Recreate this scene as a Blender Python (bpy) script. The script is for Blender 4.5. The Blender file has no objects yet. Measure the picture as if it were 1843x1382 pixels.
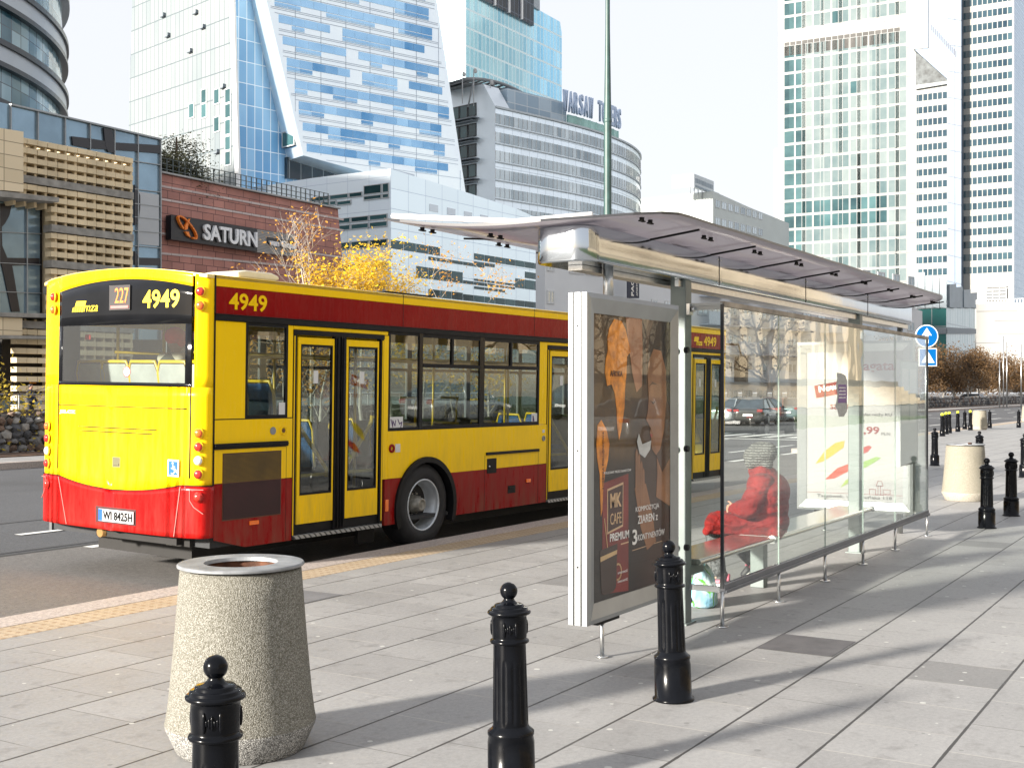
import bpy, bmesh, math, random
from mathutils import Vector, Matrix
R = math.radians
random.seed(7)
scn = bpy.context.scene
COL = scn.collection

# ------------------------------------------------------------------ camera
F, CX, HY, H = 2175.0, 921.5, 706.0, 1.65            # focal length, centre, horizon (photo pixels), eye height
TH = math.atan((2250 - CX) / F)                      # the kerb runs along +X; the view turns left of it
FW = Vector((math.cos(TH), math.sin(TH), 0)); RT = Vector((math.sin(TH), -math.cos(TH), 0)); UP = Vector((0, 0, 1))
cd = bpy.data.cameras.new('camera'); cam = bpy.data.objects.new('camera', cd); COL.objects.link(cam)
cam.location = (0, 0, H)
cam.rotation_euler = (R(90), 0, TH - R(90))
cd.sensor_width = 36; cd.lens = F / 1843 * 36
cd.shift_y = (HY - 691) / 1843
cd.clip_start = 0.05; cd.clip_end = 4000
scn.camera = cam

# ------------------------------------------------------------------ light
SUN_AZ, SUN_EL = 157.3, 17.4
w = bpy.data.worlds.new("World"); scn.world = w; w.use_nodes = True
nt = w.node_tree; nt.nodes.clear()
sky = nt.nodes.new('ShaderNodeTexSky'); sky.sky_type = 'NISHITA'; sky.sun_disc = False
sky.sun_elevation = R(SUN_EL); sky.sun_rotation = R(90 - SUN_AZ)
sky.air_density = 1.0; sky.dust_density = 2.0; sky.ozone_density = 1.2
mx = nt.nodes.new('ShaderNodeMix'); mx.data_type = 'RGBA'; mx.inputs[0].default_value = 0.84
mx.inputs[7].default_value = (5.0, 5.03, 5.25, 1)      # thin bright overcast over the blue
bg = nt.nodes.new('ShaderNodeBackground'); bg.inputs[1].default_value = 0.068
wo = nt.nodes.new('ShaderNodeOutputWorld')
nt.links.new(sky.outputs[0], mx.inputs[6]); nt.links.new(mx.outputs[2], bg.inputs[0]); nt.links.new(bg.outputs[0], wo.inputs[0])
sl = bpy.data.lights.new('sun', 'SUN'); sl.energy = 4.4; sl.angle = R(4.5); sl.color = (1.0, 0.93, 0.83)
so = bpy.data.objects.new('sun', sl); COL.objects.link(so)
SD = Vector((math.cos(R(SUN_AZ)) * math.cos(R(SUN_EL)), math.sin(R(SUN_AZ)) * math.cos(R(SUN_EL)), math.sin(R(SUN_EL))))
so.rotation_euler = SD.to_track_quat('Z', 'Y').to_euler()
so.location = (-20, 10, 30)
scn.view_settings.view_transform = 'Standard'; scn.view_settings.look = 'None'
scn.view_settings.exposure = 1.62; scn.view_settings.gamma = 1
scn.render.engine = 'CYCLES'
scn.cycles.max_bounces = 8; scn.cycles.transparent_max_bounces = 24
scn.cycles.use_denoising = True

# ------------------------------------------------------------------ materials
MATS = {}
def nodes_of(name):
    m = bpy.data.materials.new(name); m.use_nodes = True
    t = m.node_tree; b = t.nodes['Principled BSDF']
    return m, t, b
def nd(t, typ, **k):
    n = t.nodes.new(typ)
    for a, v in k.items():
        if a.startswith('i'): n.inputs[int(a[1:])].default_value = v
        else: setattr(n, a, v)
    return n
def ma(t, op, a, b=None, c=None):
    n = t.nodes.new('ShaderNodeMath'); n.operation = op
    for i, x in enumerate((a, b, c)):
        if x is None: continue
        if isinstance(x, (int, float)): n.inputs[i].default_value = x
        else: t.links.new(x, n.inputs[i])
    return n.outputs[0]
def mixc(t, f, a, b, mode='MIX'):
    n = t.nodes.new('ShaderNodeMix'); n.data_type = 'RGBA'; n.blend_type = mode
    for i, x in ((0, f), (6, a), (7, b)):
        if isinstance(x, (int, float)): n.inputs[i].default_value = x
        elif isinstance(x, tuple): n.inputs[i].default_value = (*x[:3], 1)
        else: t.links.new(x, n.inputs[i])
    return n.outputs[2]
def coord(t, kind='Object'):
    return t.nodes.new('ShaderNodeTexCoord').outputs[kind]
def noise(t, vec, sc, det=4, ro=.55):
    n = nd(t, 'ShaderNodeTexNoise'); n.inputs['Scale'].default_value = sc; n.inputs['Detail'].default_value = det
    n.inputs['Roughness'].default_value = ro; t.links.new(vec, n.inputs['Vector']); return n.outputs[0]
def ramp(t, f, p0, p1, c0=(0, 0, 0), c1=(1, 1, 1)):
    n = nd(t, 'ShaderNodeValToRGB'); e = n.color_ramp.elements
    e[0].position = p0; e[1].position = p1; e[0].color = (*c0, 1); e[1].color = (*c1, 1)
    t.links.new(f, n.inputs[0]); return n.outputs[0]
def bump(t, b, h, s, d=0.01):
    n = nd(t, 'ShaderNodeBump'); n.inputs['Strength'].default_value = s; n.inputs['Distance'].default_value = d
    t.links.new(h, n.inputs['Height']); t.links.new(n.outputs[0], b.inputs['Normal'])
def M(name, col, rough=.5, metal=0, var=.12, vs=6., bs=0, bsc=60., bd=.004, coat=0, spec=.5, rvar=0):
    if name in MATS: return MATS[name]
    m, t, b = nodes_of(name)
    c = coord(t)
    n = noise(t, c, vs, 6)
    lo = tuple(x * (1 - var) for x in col); hi = tuple(min(1, x * (1 + var)) for x in col)
    t.links.new(ramp(t, n, .3, .7, lo, hi), b.inputs['Base Color'])
    b.inputs['Roughness'].default_value = rough; b.inputs['Metallic'].default_value = metal
    b.inputs['Specular IOR Level'].default_value = spec; b.inputs['Coat Weight'].default_value = coat
    if rvar:
        t.links.new(ma(t, 'MULTIPLY_ADD', n, rvar, rough - rvar / 2), b.inputs['Roughness'])
    if bs: bump(t, b, noise(t, c, bsc, 5), bs, bd)
    MATS[name] = m; return m
def glass(name, tint=(.9, .96, .94), ior=1.5, dens=0., rough=0., k=1.):
    """a pane: clear or tinted, mirror reflection after Fresnel"""
    if name in MATS: return MATS[name]
    m, t, b = nodes_of(name); t.nodes.remove(b)
    out = t.nodes['Material Output']
    tr = nd(t, 'ShaderNodeBsdfTransparent'); tr.inputs[0].default_value = (*tint, 1)
    gl = nd(t, 'ShaderNodeBsdfGlossy'); gl.inputs['Roughness'].default_value = rough; gl.inputs[0].default_value = (1, 1, 1, 1)
    geo = nd(t, 'ShaderNodeNewGeometry'); dt = nd(t, 'ShaderNodeVectorMath', operation='DOT_PRODUCT')
    t.links.new(geo.outputs['Normal'], dt.inputs[0]); t.links.new(geo.outputs['Incoming'], dt.inputs[1])
    mxs = nd(t, 'ShaderNodeMixShader'); f0 = ((ior - 1) / (ior + 1)) ** 2
    f = ma(t, 'MULTIPLY_ADD', ma(t, 'POWER', ma(t, 'SUBTRACT', 1., ma(t, 'ABSOLUTE', dt.outputs['Value'])), 5.), (1 - f0) * k, f0 * k)
    c = coord(t); n = noise(t, c, 1.7, 2)
    bm = nd(t, 'ShaderNodeBump'); bm.inputs['Strength'].default_value = .02; bm.inputs['Distance'].default_value = .05
    t.links.new(n, bm.inputs['Height']); t.links.new(bm.outputs[0], gl.inputs['Normal'])
    if dens:
        df = nd(t, 'ShaderNodeBsdfDiffuse'); df.inputs[0].default_value = (.7, .72, .72, 1)
        m2 = nd(t, 'ShaderNodeMixShader'); m2.inputs[0].default_value = dens
        t.links.new(tr.outputs[0], m2.inputs[1]); t.links.new(df.outputs[0], m2.inputs[2]); base = m2.outputs[0]
    else: base = tr.outputs[0]
    t.links.new(f, mxs.inputs[0]); t.links.new(base, mxs.inputs[1]); t.links.new(gl.outputs[0], mxs.inputs[2])
    t.links.new(mxs.outputs[0], out.inputs[0])
    MATS[name] = m; return m
def winmat(name, dark, light, rough=.08, metal=.0, var=1.0, spec=.5):
    """opaque building glazing whose tone differs from window to window and inside each pane"""
    if name in MATS: return MATS[name]
    m, t, b = nodes_of(name)
    oi = nd(t, 'ShaderNodeObjectInfo'); c = coord(t)
    sp = nd(t, 'ShaderNodeSeparateXYZ'); t.links.new(c, sp.inputs[0])
    wn = nd(t, 'ShaderNodeTexWhiteNoise', noise_dimensions='2D')
    cb = nd(t, 'ShaderNodeCombineXYZ')
    t.links.new(ma(t, 'FLOOR', ma(t, 'MULTIPLY', sp.outputs[0], .35)), cb.inputs[0]); t.links.new(oi.outputs['Random'], cb.inputs[1])
    t.links.new(cb.outputs[0], wn.inputs[0])
    geo = nd(t, 'ShaderNodeNewGeometry'); n = noise(t, geo.outputs[0], .22, 3)
    f = ma(t, 'MULTIPLY_ADD', wn.outputs[0], .55 * var, ma(t, 'MULTIPLY_ADD', n, .9, -.22))
    t.links.new(ramp(t, f, .1, .9, dark, light), b.inputs['Base Color'])
    b.inputs['Roughness'].default_value = rough; b.inputs['Metallic'].default_value = metal; b.inputs['Specular IOR Level'].default_value = spec
    MATS[name] = m; return m
def curtain(name, dark, light, line, cw, ch, lw=.12, lh=.12, rough=.12, metal=0., stag=0, spec=.5, band=None, blot=.35):
    """curtain wall: grid of panels in the wall's own metric coordinates"""
    if name in MATS: return MATS[name]
    m, t, b = nodes_of(name)
    c = coord(t); sp = nd(t, 'ShaderNodeSeparateXYZ'); t.links.new(c, sp.inputs[0])
    x, z = sp.outputs[0], sp.outputs[2]
    zr = ma(t, 'DIVIDE', z, ch); row = ma(t, 'FLOOR', zr)
    xr = ma(t, 'DIVIDE', x, cw)
    if stag: xr = ma(t, 'MULTIPLY_ADD', ma(t, 'MODULO', row, 2.), stag, xr)
    col = ma(t, 'FLOOR', xr); fx = ma(t, 'FRACT', xr); fz = ma(t, 'FRACT', zr)
    cb = nd(t, 'ShaderNodeCombineXYZ'); t.links.new(col, cb.inputs[0]); t.links.new(row, cb.inputs[1])
    wn = nd(t, 'ShaderNodeTexWhiteNoise', noise_dimensions='2D'); t.links.new(cb.outputs[0], wn.inputs[0])
    n = noise(t, c, .05, 4)
    f = ma(t, 'MULTIPLY_ADD', wn.outputs[0], 1 - blot, ma(t, 'MULTIPLY_ADD', n, blot * 2.2, -blot * .6))
    pc = ramp(t, f, .05, .95, dark, light)
    if band:
        bm_ = ma(t, 'LESS_THAN', fz, band[0]); pc = mixc(t, bm_, pc, band[1])
    ln = ma(t, 'MAXIMUM', ma(t, 'LESS_THAN', fx, lw / cw), ma(t, 'LESS_THAN', fz, lh / ch))
    t.links.new(mixc(t, ln, pc, line), b.inputs['Base Color'])
    t.links.new(ma(t, 'MULTIPLY_ADD', ln, .35, rough), b.inputs['Roughness'])
    b.inputs['Metallic'].default_value = metal; b.inputs['Specular IOR Level'].default_value = spec
    MATS[name] = m; return m
def emit(name, col, s):
    m, t, b = nodes_of(name); b.inputs['Base Color'].default_value = (*col, 1)
    b.inputs['Emission Color'].default_value = (*col, 1); b.inputs['Emission Strength'].default_value = s
    n = noise(t, coord(t), 40.); t.links.new(ramp(t, n, .2, .8, tuple(c * .8 for c in col), col), b.inputs['Base Color'])
    MATS[name] = m; return m

YEL = M('bus_yellow_paint', (.95, .60, .002), .28, var=.03, vs=1.5, coat=.05, rvar=.1, spec=.15)
RED = M('bus_red_shaded_side', (.25, .002, .003), .3, var=.08, vs=1.2, coat=.03, rvar=.1, spec=.12)  # bus red darkened: shade on the side is put into the colour
REDR = M('bus_red_sunlit_rear', (.40, .003, .003), .4, var=.07, vs=1.2, coat=.05, rvar=.1, spec=.2)  # the same red, brighter: sun on the rear is put into the colour
def grime(m, z0, z1, col=(.16, .12, .08), amt=.35):
    """road dirt thrown up on the lower panels, in streaks and patches"""
    t = m.node_tree; b = t.nodes['Principled BSDF']; src = b.inputs['Base Color'].links[0].from_socket
    c = coord(t); sp = nd(t, 'ShaderNodeSeparateXYZ'); t.links.new(c, sp.inputs[0])
    mp = nd(t, 'ShaderNodeMapping'); mp.inputs['Scale'].default_value = (7, 7, 1.2); t.links.new(c, mp.inputs[0])
    n = noise(t, mp.outputs[0], 1.5, 7, .7)
    h = ramp(t, ma(t, 'DIVIDE', ma(t, 'SUBTRACT', sp.outputs[2], z0), z1 - z0), 0., 1., (1, 1, 1), (.12, .12, .12))
    f = ma(t, 'MULTIPLY', ma(t, 'MULTIPLY', ramp(t, n, .38, .72), h), amt)
    t.links.new(mixc(t, f, src, col), b.inputs['Base Color']); t.links.new(ma(t, 'MULTIPLY_ADD', f, .9, .25), b.inputs['Roughness'])
grime(YEL, .3, 1.6, amt=.42); grime(RED, .3, 1.1, amt=.6); grime(REDR, .4, 1.0, amt=.22)
BLK = M('black_rubber', (.007, .007, .008), .5, var=.3, vs=9, spec=.2)
TYR = M('tyre_rubber', (.016, .016, .018), .75, var=.3, vs=12, bs=.3, bsc=40)
GREY = M('grey_plastic', (.22, .23, .24), .5)
LGREY = M('pale_grey_interior', (.42, .42, .40), .6)
STEEL = M('brushed_steel', (.55, .56, .56), .32, 1, var=.08, vs=20)
ALU = M('satin_aluminium', (.33, .345, .35), .42, .6, var=.07, vs=5, bs=.04, bsc=90)
MIRR = M('polished_steel', (.50, .54, .58), .10, 1, var=.05, vs=3, bs=.05, bsc=1.1, bd=.06)
POSTM = M('grey_painted_post', (.14, .165, .16), .45, .3, var=.1, vs=8)
BOLM = M('black_gloss_iron', (.003, .0035, .005), .2, var=.3, vs=14, bs=.12, bsc=45, bd=.002, spec=.16, rvar=.1)
WHT = M('white_paint', (.8, .8, .8), .4, var=.03)
PAPER = M('white_paper', (.62, .62, .61), .6, var=.03)
DGREEN = M('dark_green_mast_paint', (.035, .075, .07), .45, var=.2, vs=3)

# ------------------------------------------------------------------ mesh helpers
class MB:
    def __init__(s): s.v = []; s.f = []; s.m = []; s.sm = []
    def add(s, vs, fs, mi=0, smooth=False):
        o = len(s.v); s.v += [tuple(v) for v in vs]
        for f in fs: s.f.append([i + o for i in f]); s.m.append(mi); s.sm.append(smooth)
        return s
    def box(s, x0, x1, y0, y1, z0, z1, mi=0):
        return s.add([(x0, y0, z0), (x1, y0, z0), (x1, y1, z0), (x0, y1, z0), (x0, y0, z1), (x1, y0, z1), (x1, y1, z1), (x0, y1, z1)],
                     [(0, 3, 2, 1), (4, 5, 6, 7), (0, 1, 5, 4), (1, 2, 6, 5), (2, 3, 7, 6), (3, 0, 4, 7)], mi)
    def bar(s, p, q, wx, wz=None, mi=0):
        p, q = Vector(p), Vector(q); d = (q - p).normalized(); wz = wz or wx
        a = d.cross(UP) if abs(d.z) < .95 else d.cross(Vector((1, 0, 0))); a.normalize(); b = a.cross(d)
        a, b = a * wx / 2, b * wz / 2
        vs = [p - a - b, p + a - b, p + a + b, p - a + b, q - a - b, q + a - b, q + a + b, q - a + b]
        return s.add(vs, [(0, 1, 2, 3), (7, 6, 5, 4), (4, 5, 1, 0), (5, 6, 2, 1), (6, 7, 3, 2), (7, 4, 0, 3)], mi)
    def tube(s, path, r, n=10, mi=0, caps=True):
        path = [Vector(p) for p in path]; rs = r if isinstance(r, (list, tuple)) else [r] * len(path)
        o = len(s.v); a = None
        for i, p in enumerate(path):
            d = (path[min(i + 1, len(path) - 1)] - path[max(i - 1, 0)])
            if d.length < 1e-9: d = Vector((0, 0, 1))
            d.normalize()
            if a is None: a = d.cross(UP) if abs(d.z) < .95 else d.cross(Vector((1, 0, 0)))
            a = a - d * a.dot(d)
            a = a.normalized() if a.length > 1e-6 else d.orthogonal().normalized()
            b = d.cross(a)
            for k in range(n):
                t = 2 * math.pi * k / n; s.v.append(tuple(p + (a * math.cos(t) + b * math.sin(t)) * rs[i]))
        for i in range(len(path) - 1):
            for k in range(n):
                q = (k + 1) % n
                s.f.append([o + i * n + k, o + i * n + q, o + (i + 1) * n + q, o + (i + 1) * n + k]); s.m.append(mi); s.sm.append(True)
        if caps:
            s.f.append([o + k for k in range(n)][::-1]); s.m.append(mi); s.sm.append(False)
            e = o + (len(path) - 1) * n; s.f.append([e + k for k in range(n)]); s.m.append(mi); s.sm.append(False)
        return s
    def cyl(s, p, q, r, r2=None, n=20, mi=0): return s.tube([p, q], [r, r if r2 is None else r2], n, mi)
    def lathe(s, prof, n=32, c=(0, 0, 0), mi=0, ax=2, smooth=True):
        o = len(s.v)
        for r, z in prof:
            for k in range(n):
                t = 2 * math.pi * k / n; x, y = r * math.cos(t), r * math.sin(t)
                v = (x, y, z) if ax == 2 else ((x, z, y) if ax == 1 else (z, x, y))
                s.v.append((v[0] + c[0], v[1] + c[1], v[2] + c[2]))
        for i in range(len(prof) - 1):
            for k in range(n):
                q = (k + 1) % n
                s.f.append([o + i * n + k, o + i * n + q, o + (i + 1) * n + q, o + (i + 1) * n + k]); s.m.append(mi); s.sm.append(smooth)
        return s
    def prism(s, poly, a, b, fn, mi=0):
        """poly: 2-D outline; fn(x, y, d) -> 3-D; between depths a and b"""
        n = len(poly)
        vs = [fn(x, y, a) for x, y in poly] + [fn(x, y, b) for x, y in poly]
        fs = [list(range(n)), list(range(n, 2 * n))[::-1]] + [[i, n + i, n + (i + 1) % n, (i + 1) % n] for i in range(n)]
        return s.add(vs, fs, mi)
    def ball(s, c, r, n=16, m=10, sc=(1, 1, 1), mi=0):
        o = len(s.v); pr = []
        for i in range(m + 1):
            t = math.pi * i / m
            for k in range(n):
                p = 2 * math.pi * k / n
                s.v.append((c[0] + r * sc[0] * math.sin(t) * math.cos(p), c[1] + r * sc[1] * math.sin(t) * math.sin(p), c[2] - r * sc[2] * math.cos(t)))
        for i in range(m):
            for k in range(n):
                q = (k + 1) % n
                s.f.append([o + i * n + k, o + i * n + q, o + (i + 1) * n + q, o + (i + 1) * n + k]); s.m.append(mi); s.sm.append(True)
        return s
    def mesh(s, name, mats, fix=True):
        me = bpy.data.meshes.new(name); me.from_pydata(s.v, [], s.f)
        for m in (mats if isinstance(mats, (list, tuple)) else [mats]): me.materials.append(m)
        me.polygons.foreach_set('material_index', s.m); me.polygons.foreach_set('use_smooth', s.sm)
        if fix:
            bm = bmesh.new(); bm.from_mesh(me); bmesh.ops.recalc_face_normals(bm, faces=bm.faces); bm.to_mesh(me); bm.free()
        me.update(); return me
    def build(s, name, mats, parent=None, loc=None, bev=0, seg=2, fix=True):
        o = bpy.data.objects.new(name, s.mesh(name, mats, fix)); COL.objects.link(o)
        if parent: o.parent = parent
        if loc: o.location = loc
        if bev:
            b = o.modifiers.new('bevel', 'BEVEL'); b.width = bev; b.segments = seg; b.limit_method = 'ANGLE'; b.angle_limit = R(35); b.harden_normals = False
        return o
def tag(o, label=None, cat=None, group=None, kind=None):
    if label: o['label'] = label
    if cat: o['category'] = cat
    if group: o['group'] = group
    if kind: o['kind'] = kind
    return o
def empty(name, loc, rot=(0, 0, 0), label=None, cat=None, group=None):
    o = bpy.data.objects.new(name, None); COL.objects.link(o); o.location = loc; o.rotation_euler = rot
    o.empty_display_size = .3
    return tag(o, label, cat, group)
def kids(o): return [c for c in bpy.data.objects if c.parent == o]
def copy_tree(o, parent=None):
    c = o.copy(); COL.objects.link(c); c.parent = parent
    for ch in kids(o): copy_tree(ch, c)
    return c
def ground(x, y, z=0.):
    d = FW + RT * ((x - CX) / F) + UP * ((HY - y) / F); t = (z - H) / d.z
    return Vector((d.x * t, d.y * t, z))
_fc = {}
def lettering(name, txt, o, ex, ey, wd, ht, mat, parent=None, depth=.004, bold=0., shear=0., fit=True):
    """raised letters whose box starts at o and spans wd along ex and ht along ey"""
    cu = bpy.data.curves.new('t', 'FONT'); cu.body = txt; cu.size = 1; cu.extrude = .5; cu.offset = bold; cu.shear = shear; cu.resolution_u = 3
    to = bpy.data.objects.new('t', cu); COL.objects.link(to)
    dg = bpy.context.evaluated_depsgraph_get(); me = bpy.data.meshes.new_from_object(to.evaluated_get(dg))
    bpy.data.objects.remove(to)
    xs = [v.co.x for v in me.vertices]; ys = [v.co.y for v in me.vertices]
    x0, x1, y0, y1 = min(xs), max(xs), min(ys), max(ys)
    o, ex, ey = Vector(o), Vector(ex).normalized(), Vector(ey).normalized(); en = ex.cross(ey)
    kx = wd / (x1 - x0); ky = ht / (y1 - y0) if ht else kx
    for v in me.vertices:
        v.co = o + ex * (v.co.x - x0) * kx + ey * (v.co.y - y0) * ky + en * (v.co.z + .5) * depth
    me.materials.clear(); me.materials.append(mat); me.name = name
    ob = bpy.data.objects.new(name, me); COL.objects.link(ob)
    if parent: ob.parent = parent
    return ob
def stroke(mb, pts, wd, fn, d0, d1, mi=0):
    """flat line of width wd through 2-D points"""
    for (x0, y0), (x1, y1) in zip(pts, pts[1:]):
        l = math.hypot(x1 - x0, y1 - y0) or 1; a, b = -(y1 - y0) / l * wd / 2, (x1 - x0) / l * wd / 2
        ex, ey = (x1 - x0) / l * wd * .3, (y1 - y0) / l * wd * .3
        mb.prism([(x0 + a - ex, y0 + b - ey), (x1 + a + ex, y1 + b + ey), (x1 - a + ex, y1 - b + ey), (x0 - a - ex, y0 - b - ey)], d0, d1, fn, mi)
def circle(cx, cy, r, n=20, ry=None): return [(cx + r * math.cos(2 * math.pi * k / n), cy + (ry or r) * math.sin(2 * math.pi * k / n)) for k in range(n)]
def blob(name, prims, vox, mat, parent=None, smooth=6, loc=(0, 0, 0), rz=0):
    """one continuous surface from overlapping tapered limbs and ellipsoids"""
    mb = MB()
    for p in prims:
        if p[0] == 'e': mb.ball(p[1], 1, 20, 14, p[2])
        else:
            a, b, r0, r1 = Vector(p[1]), Vector(p[2]), p[3], p[4]
            mb.tube([a, a.lerp(b, .5), b], [r0, (r0 + r1) / 2, r1], 14); mb.ball(a, r0, 14, 10); mb.ball(b, r1, 14, 10)
    o = mb.build(name, mat, None)
    m = o.modifiers.new('r', 'REMESH'); m.mode = 'VOXEL'; m.voxel_size = vox; m.use_smooth_shade = True
    m = o.modifiers.new('s', 'SMOOTH'); m.iterations = smooth; m.factor = .5
    dg = bpy.context.evaluated_depsgraph_get(); me = bpy.data.meshes.new_from_object(o.evaluated_get(dg))
    bpy.data.objects.remove(o)
    me.name = name; me.materials.clear(); me.materials.append(mat)
    me.polygons.foreach_set('use_smooth', [True] * len(me.polygons))
    o = bpy.data.objects.new(name, me); COL.objects.link(o); o.location = loc; o.rotation_euler = (0, 0, rz)
    if parent: o.parent = parent
    return o

# ================================================================== ground
def pavemat():
    m, t, b = nodes_of('concrete_slabs')
    c = coord(t); sp = nd(t, 'ShaderNodeSeparateXYZ'); t.links.new(c, sp.inputs[0])
    yr = ma(t, 'DIVIDE', ma(t, 'SUBTRACT', sp.outputs[1], 1.19), .511); row = ma(t, 'FLOOR', yr); fy = ma(t, 'FRACT', yr)
    odd = ma(t, 'ABSOLUTE', ma(t, 'MODULO', row, 2.))
    xr = ma(t, 'ADD', ma(t, 'DIVIDE', ma(t, 'SUBTRACT', sp.outputs[0], .12), .54), ma(t, 'MULTIPLY', odd, .5))
    col = ma(t, 'FLOOR', xr); fx = ma(t, 'FRACT', xr)
    cb = nd(t, 'ShaderNodeCombineXYZ'); t.links.new(col, cb.inputs[0]); t.links.new(row, cb.inputs[1])
    wn = nd(t, 'ShaderNodeTexWhiteNoise', noise_dimensions='2D'); t.links.new(cb.outputs[0], wn.inputs[0])
    wob = noise(t, c, 7., 3)
    n1 = noise(t, c, 1.1, 6, .62); n2 = noise(t, c, 34., 8, .85); n3 = noise(t, c, 6., 6, .6)
    base = ramp(t, n1, .32, .72, (.232, .229, .224), (.330, .326, .318))
    base = mixc(t, .5, base, ramp(t, n2, .3, .7, (.14, .14, .14), (.37, .366, .36)))
    tone = ma(t, 'MULTIPLY_ADD', wn.outputs[0], .16, .92)
    tone = ma(t, 'MULTIPLY', tone, ma(t, 'MULTIPLY_ADD', ma(t, 'GREATER_THAN', wn.outputs[0], .985), -.35, 1.0))
    tn = nd(t, 'ShaderNodeCombineColor'); [t.links.new(tone, tn.inputs[i]) for i in range(3)]
    base = mixc(t, 1., base, tn.outputs[0], 'MULTIPLY')
    # dark blotches, dirt
    base = mixc(t, ma(t, 'MULTIPLY', ramp(t, n3, .56, .76), .62), base, (.13, .125, .12))
    lg = ma(t, 'LESS_THAN', ma(t, 'ABSOLUTE', ma(t, 'SUBTRACT', ma(t, 'FRACT', ma(t, 'ADD', yr, .5)), .5)), ma(t, 'MULTIPLY_ADD', wob, .016, .006))
    cr = ma(t, 'LESS_THAN', ma(t, 'ABSOLUTE', ma(t, 'SUBTRACT', ma(t, 'FRACT', ma(t, 'ADD', xr, .5)), .5)), .0062)
    crn = noise(t, c, .6, 2)
    base = mixc(t, ma(t, 'MULTIPLY', cr, .8), base, ramp(t, crn, .46, .54, (.09, .085, .08), (.42, .40, .36)))
    base = mixc(t, lg, base, (.045, .042, .04))
    # chewing gum spots
    v = nd(t, 'ShaderNodeTexVoronoi', voronoi_dimensions='2D'); v.inputs['Scale'].default_value = 3.3; v.inputs['Randomness'].default_value = 1
    t.links.new(c, v.inputs['Vector'])
    sc = nd(t, 'ShaderNodeSeparateColor'); t.links.new(v.outputs['Color'], sc.inputs[0])
    spot = ma(t, 'MULTIPLY', ma(t, 'LESS_THAN', v.outputs['Distance'], ma(t, 'MULTIPLY', sc.outputs[1], .06)), ma(t, 'GREATER_THAN', sc.outputs[0], .50))
    base = mixc(t, ma(t, 'MULTIPLY', spot, .85), base, (.50, .50, .47))
    v2 = nd(t, 'ShaderNodeTexVoronoi', voronoi_dimensions='2D'); v2.inputs['Scale'].default_value = 4.1
    t.links.new(c, v2.inputs['Vector']); s2 = nd(t, 'ShaderNodeSeparateColor'); t.links.new(v2.outputs['Color'], s2.inputs[0])
    sp2 = ma(t, 'MULTIPLY', ma(t, 'LESS_THAN', v2.outputs['Distance'], ma(t, 'MULTIPLY', s2.outputs[1], .07)), ma(t, 'GREATER_THAN', s2.outputs[0], .7))
    base = mixc(t, ma(t, 'MULTIPLY', sp2, .5), base, (.10, .10, .10))
    t.links.new(base, b.inputs['Base Color'])
    t.links.new(ma(t, 'MULTIPLY_ADD', n1, .3, .45), b.inputs['Roughness'])
    h = ma(t, 'SUBTRACT', ma(t, 'MULTIPLY', n2, .35), ma(t, 'MAXIMUM', lg, ma(t, 'MULTIPLY', cr, .4)))
    bump(t, b, h, .5, .006)
    return m
PAV = pavemat()
def asphalt(name, c0, c1, stain=(.02, .02, .02)):
    m, t, b = nodes_of(name); c = coord(t)
    n = noise(t, c, .6, 6); g = noise(t, c, 30., 8, .9); l = noise(t, c, .22, 3)
    base = ramp(t, n, .3, .7, c0, c1)
    base = mixc(t, .6, base, ramp(t, g, .38, .62, tuple(x * .5 for x in c0), tuple(x * 1.9 for x in c1)))
    base = mixc(t, ma(t, 'MULTIPLY', ramp(t, l, .55, .75), .45), base, stain)
    t.links.new(base, b.inputs['Base Color']); b.inputs['Roughness'].default_value = .82
    bump(t, b, g, .5, .006); return m
ASP = asphalt('asphalt', (.046, .047, .051), (.070, .072, .077))
BAY = asphalt('worn_bay_asphalt', (.086, .082, .078), (.126, .119, .112), (.046, .044, .042))
FAR = asphalt('far_ground', (.10, .10, .10), (.14, .14, .14))
GRAN = asphalt('granite_kerb', (.26, .225, .20), (.38, .33, .30), (.16, .14, .13))
def tactmat():
    m, t, b = nodes_of('tan_tactile_paving'); c = coord(t)
    v = nd(t, 'ShaderNodeVectorMath', operation='SCALE'); v.inputs[3].default_value = 11.; t.links.new(c, v.inputs[0])
    fr = nd(t, 'ShaderNodeVectorMath', operation='FRACTION'); t.links.new(v.outputs[0], fr.inputs[0])
    di = nd(t, 'ShaderNodeVectorMath', operation='DISTANCE'); di.inputs[1].default_value = (.5, .5, 0)
    sp = nd(t, 'ShaderNodeSeparateXYZ'); t.links.new(fr.outputs[0], sp.inputs[0]); cb = nd(t, 'ShaderNodeCombineXYZ')
    t.links.new(sp.outputs[0], cb.inputs[0]); t.links.new(sp.outputs[1], cb.inputs[1]); t.links.new(cb.outputs[0], di.inputs[0])
    n = noise(t, c, 2.5, 6); g = noise(t, c, 90., 3)
    base = ramp(t, n, .3, .75, (.34, .265, .18), (.46, .37, .265))
    base = mixc(t, .3, base, ramp(t, g, .4, .6, (.22, .16, .1), (.58, .46, .32)))
    base = mixc(t, ma(t, 'LESS_THAN', di.outputs['Value'], .2), base, (.28, .19, .11))
    # brick joints across the strip
    s0 = nd(t, 'ShaderNodeSeparateXYZ'); t.links.new(c, s0.inputs[0])
    j = ma(t, 'LESS_THAN', ma(t, 'FRACT', ma(t, 'DIVIDE', s0.outputs[0], .175)), .04)
    base = mixc(t, ma(t, 'MULTIPLY', j, .6), base, (.16, .12, .08))
    t.links.new(base, b.inputs['Base Color']); b.inputs['Roughness'].default_value = .7
    bump(t, b, ma(t, 'SUBTRACT', 1., ma(t, 'MULTIPLY', di.outputs['Value'], 1.5)), .4, .006); return m
TACT = tactmat()
LINE = M('road_paint', (.72, .72, .70), .6, var=.12, vs=9, bs=.2, bsc=80)
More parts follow.
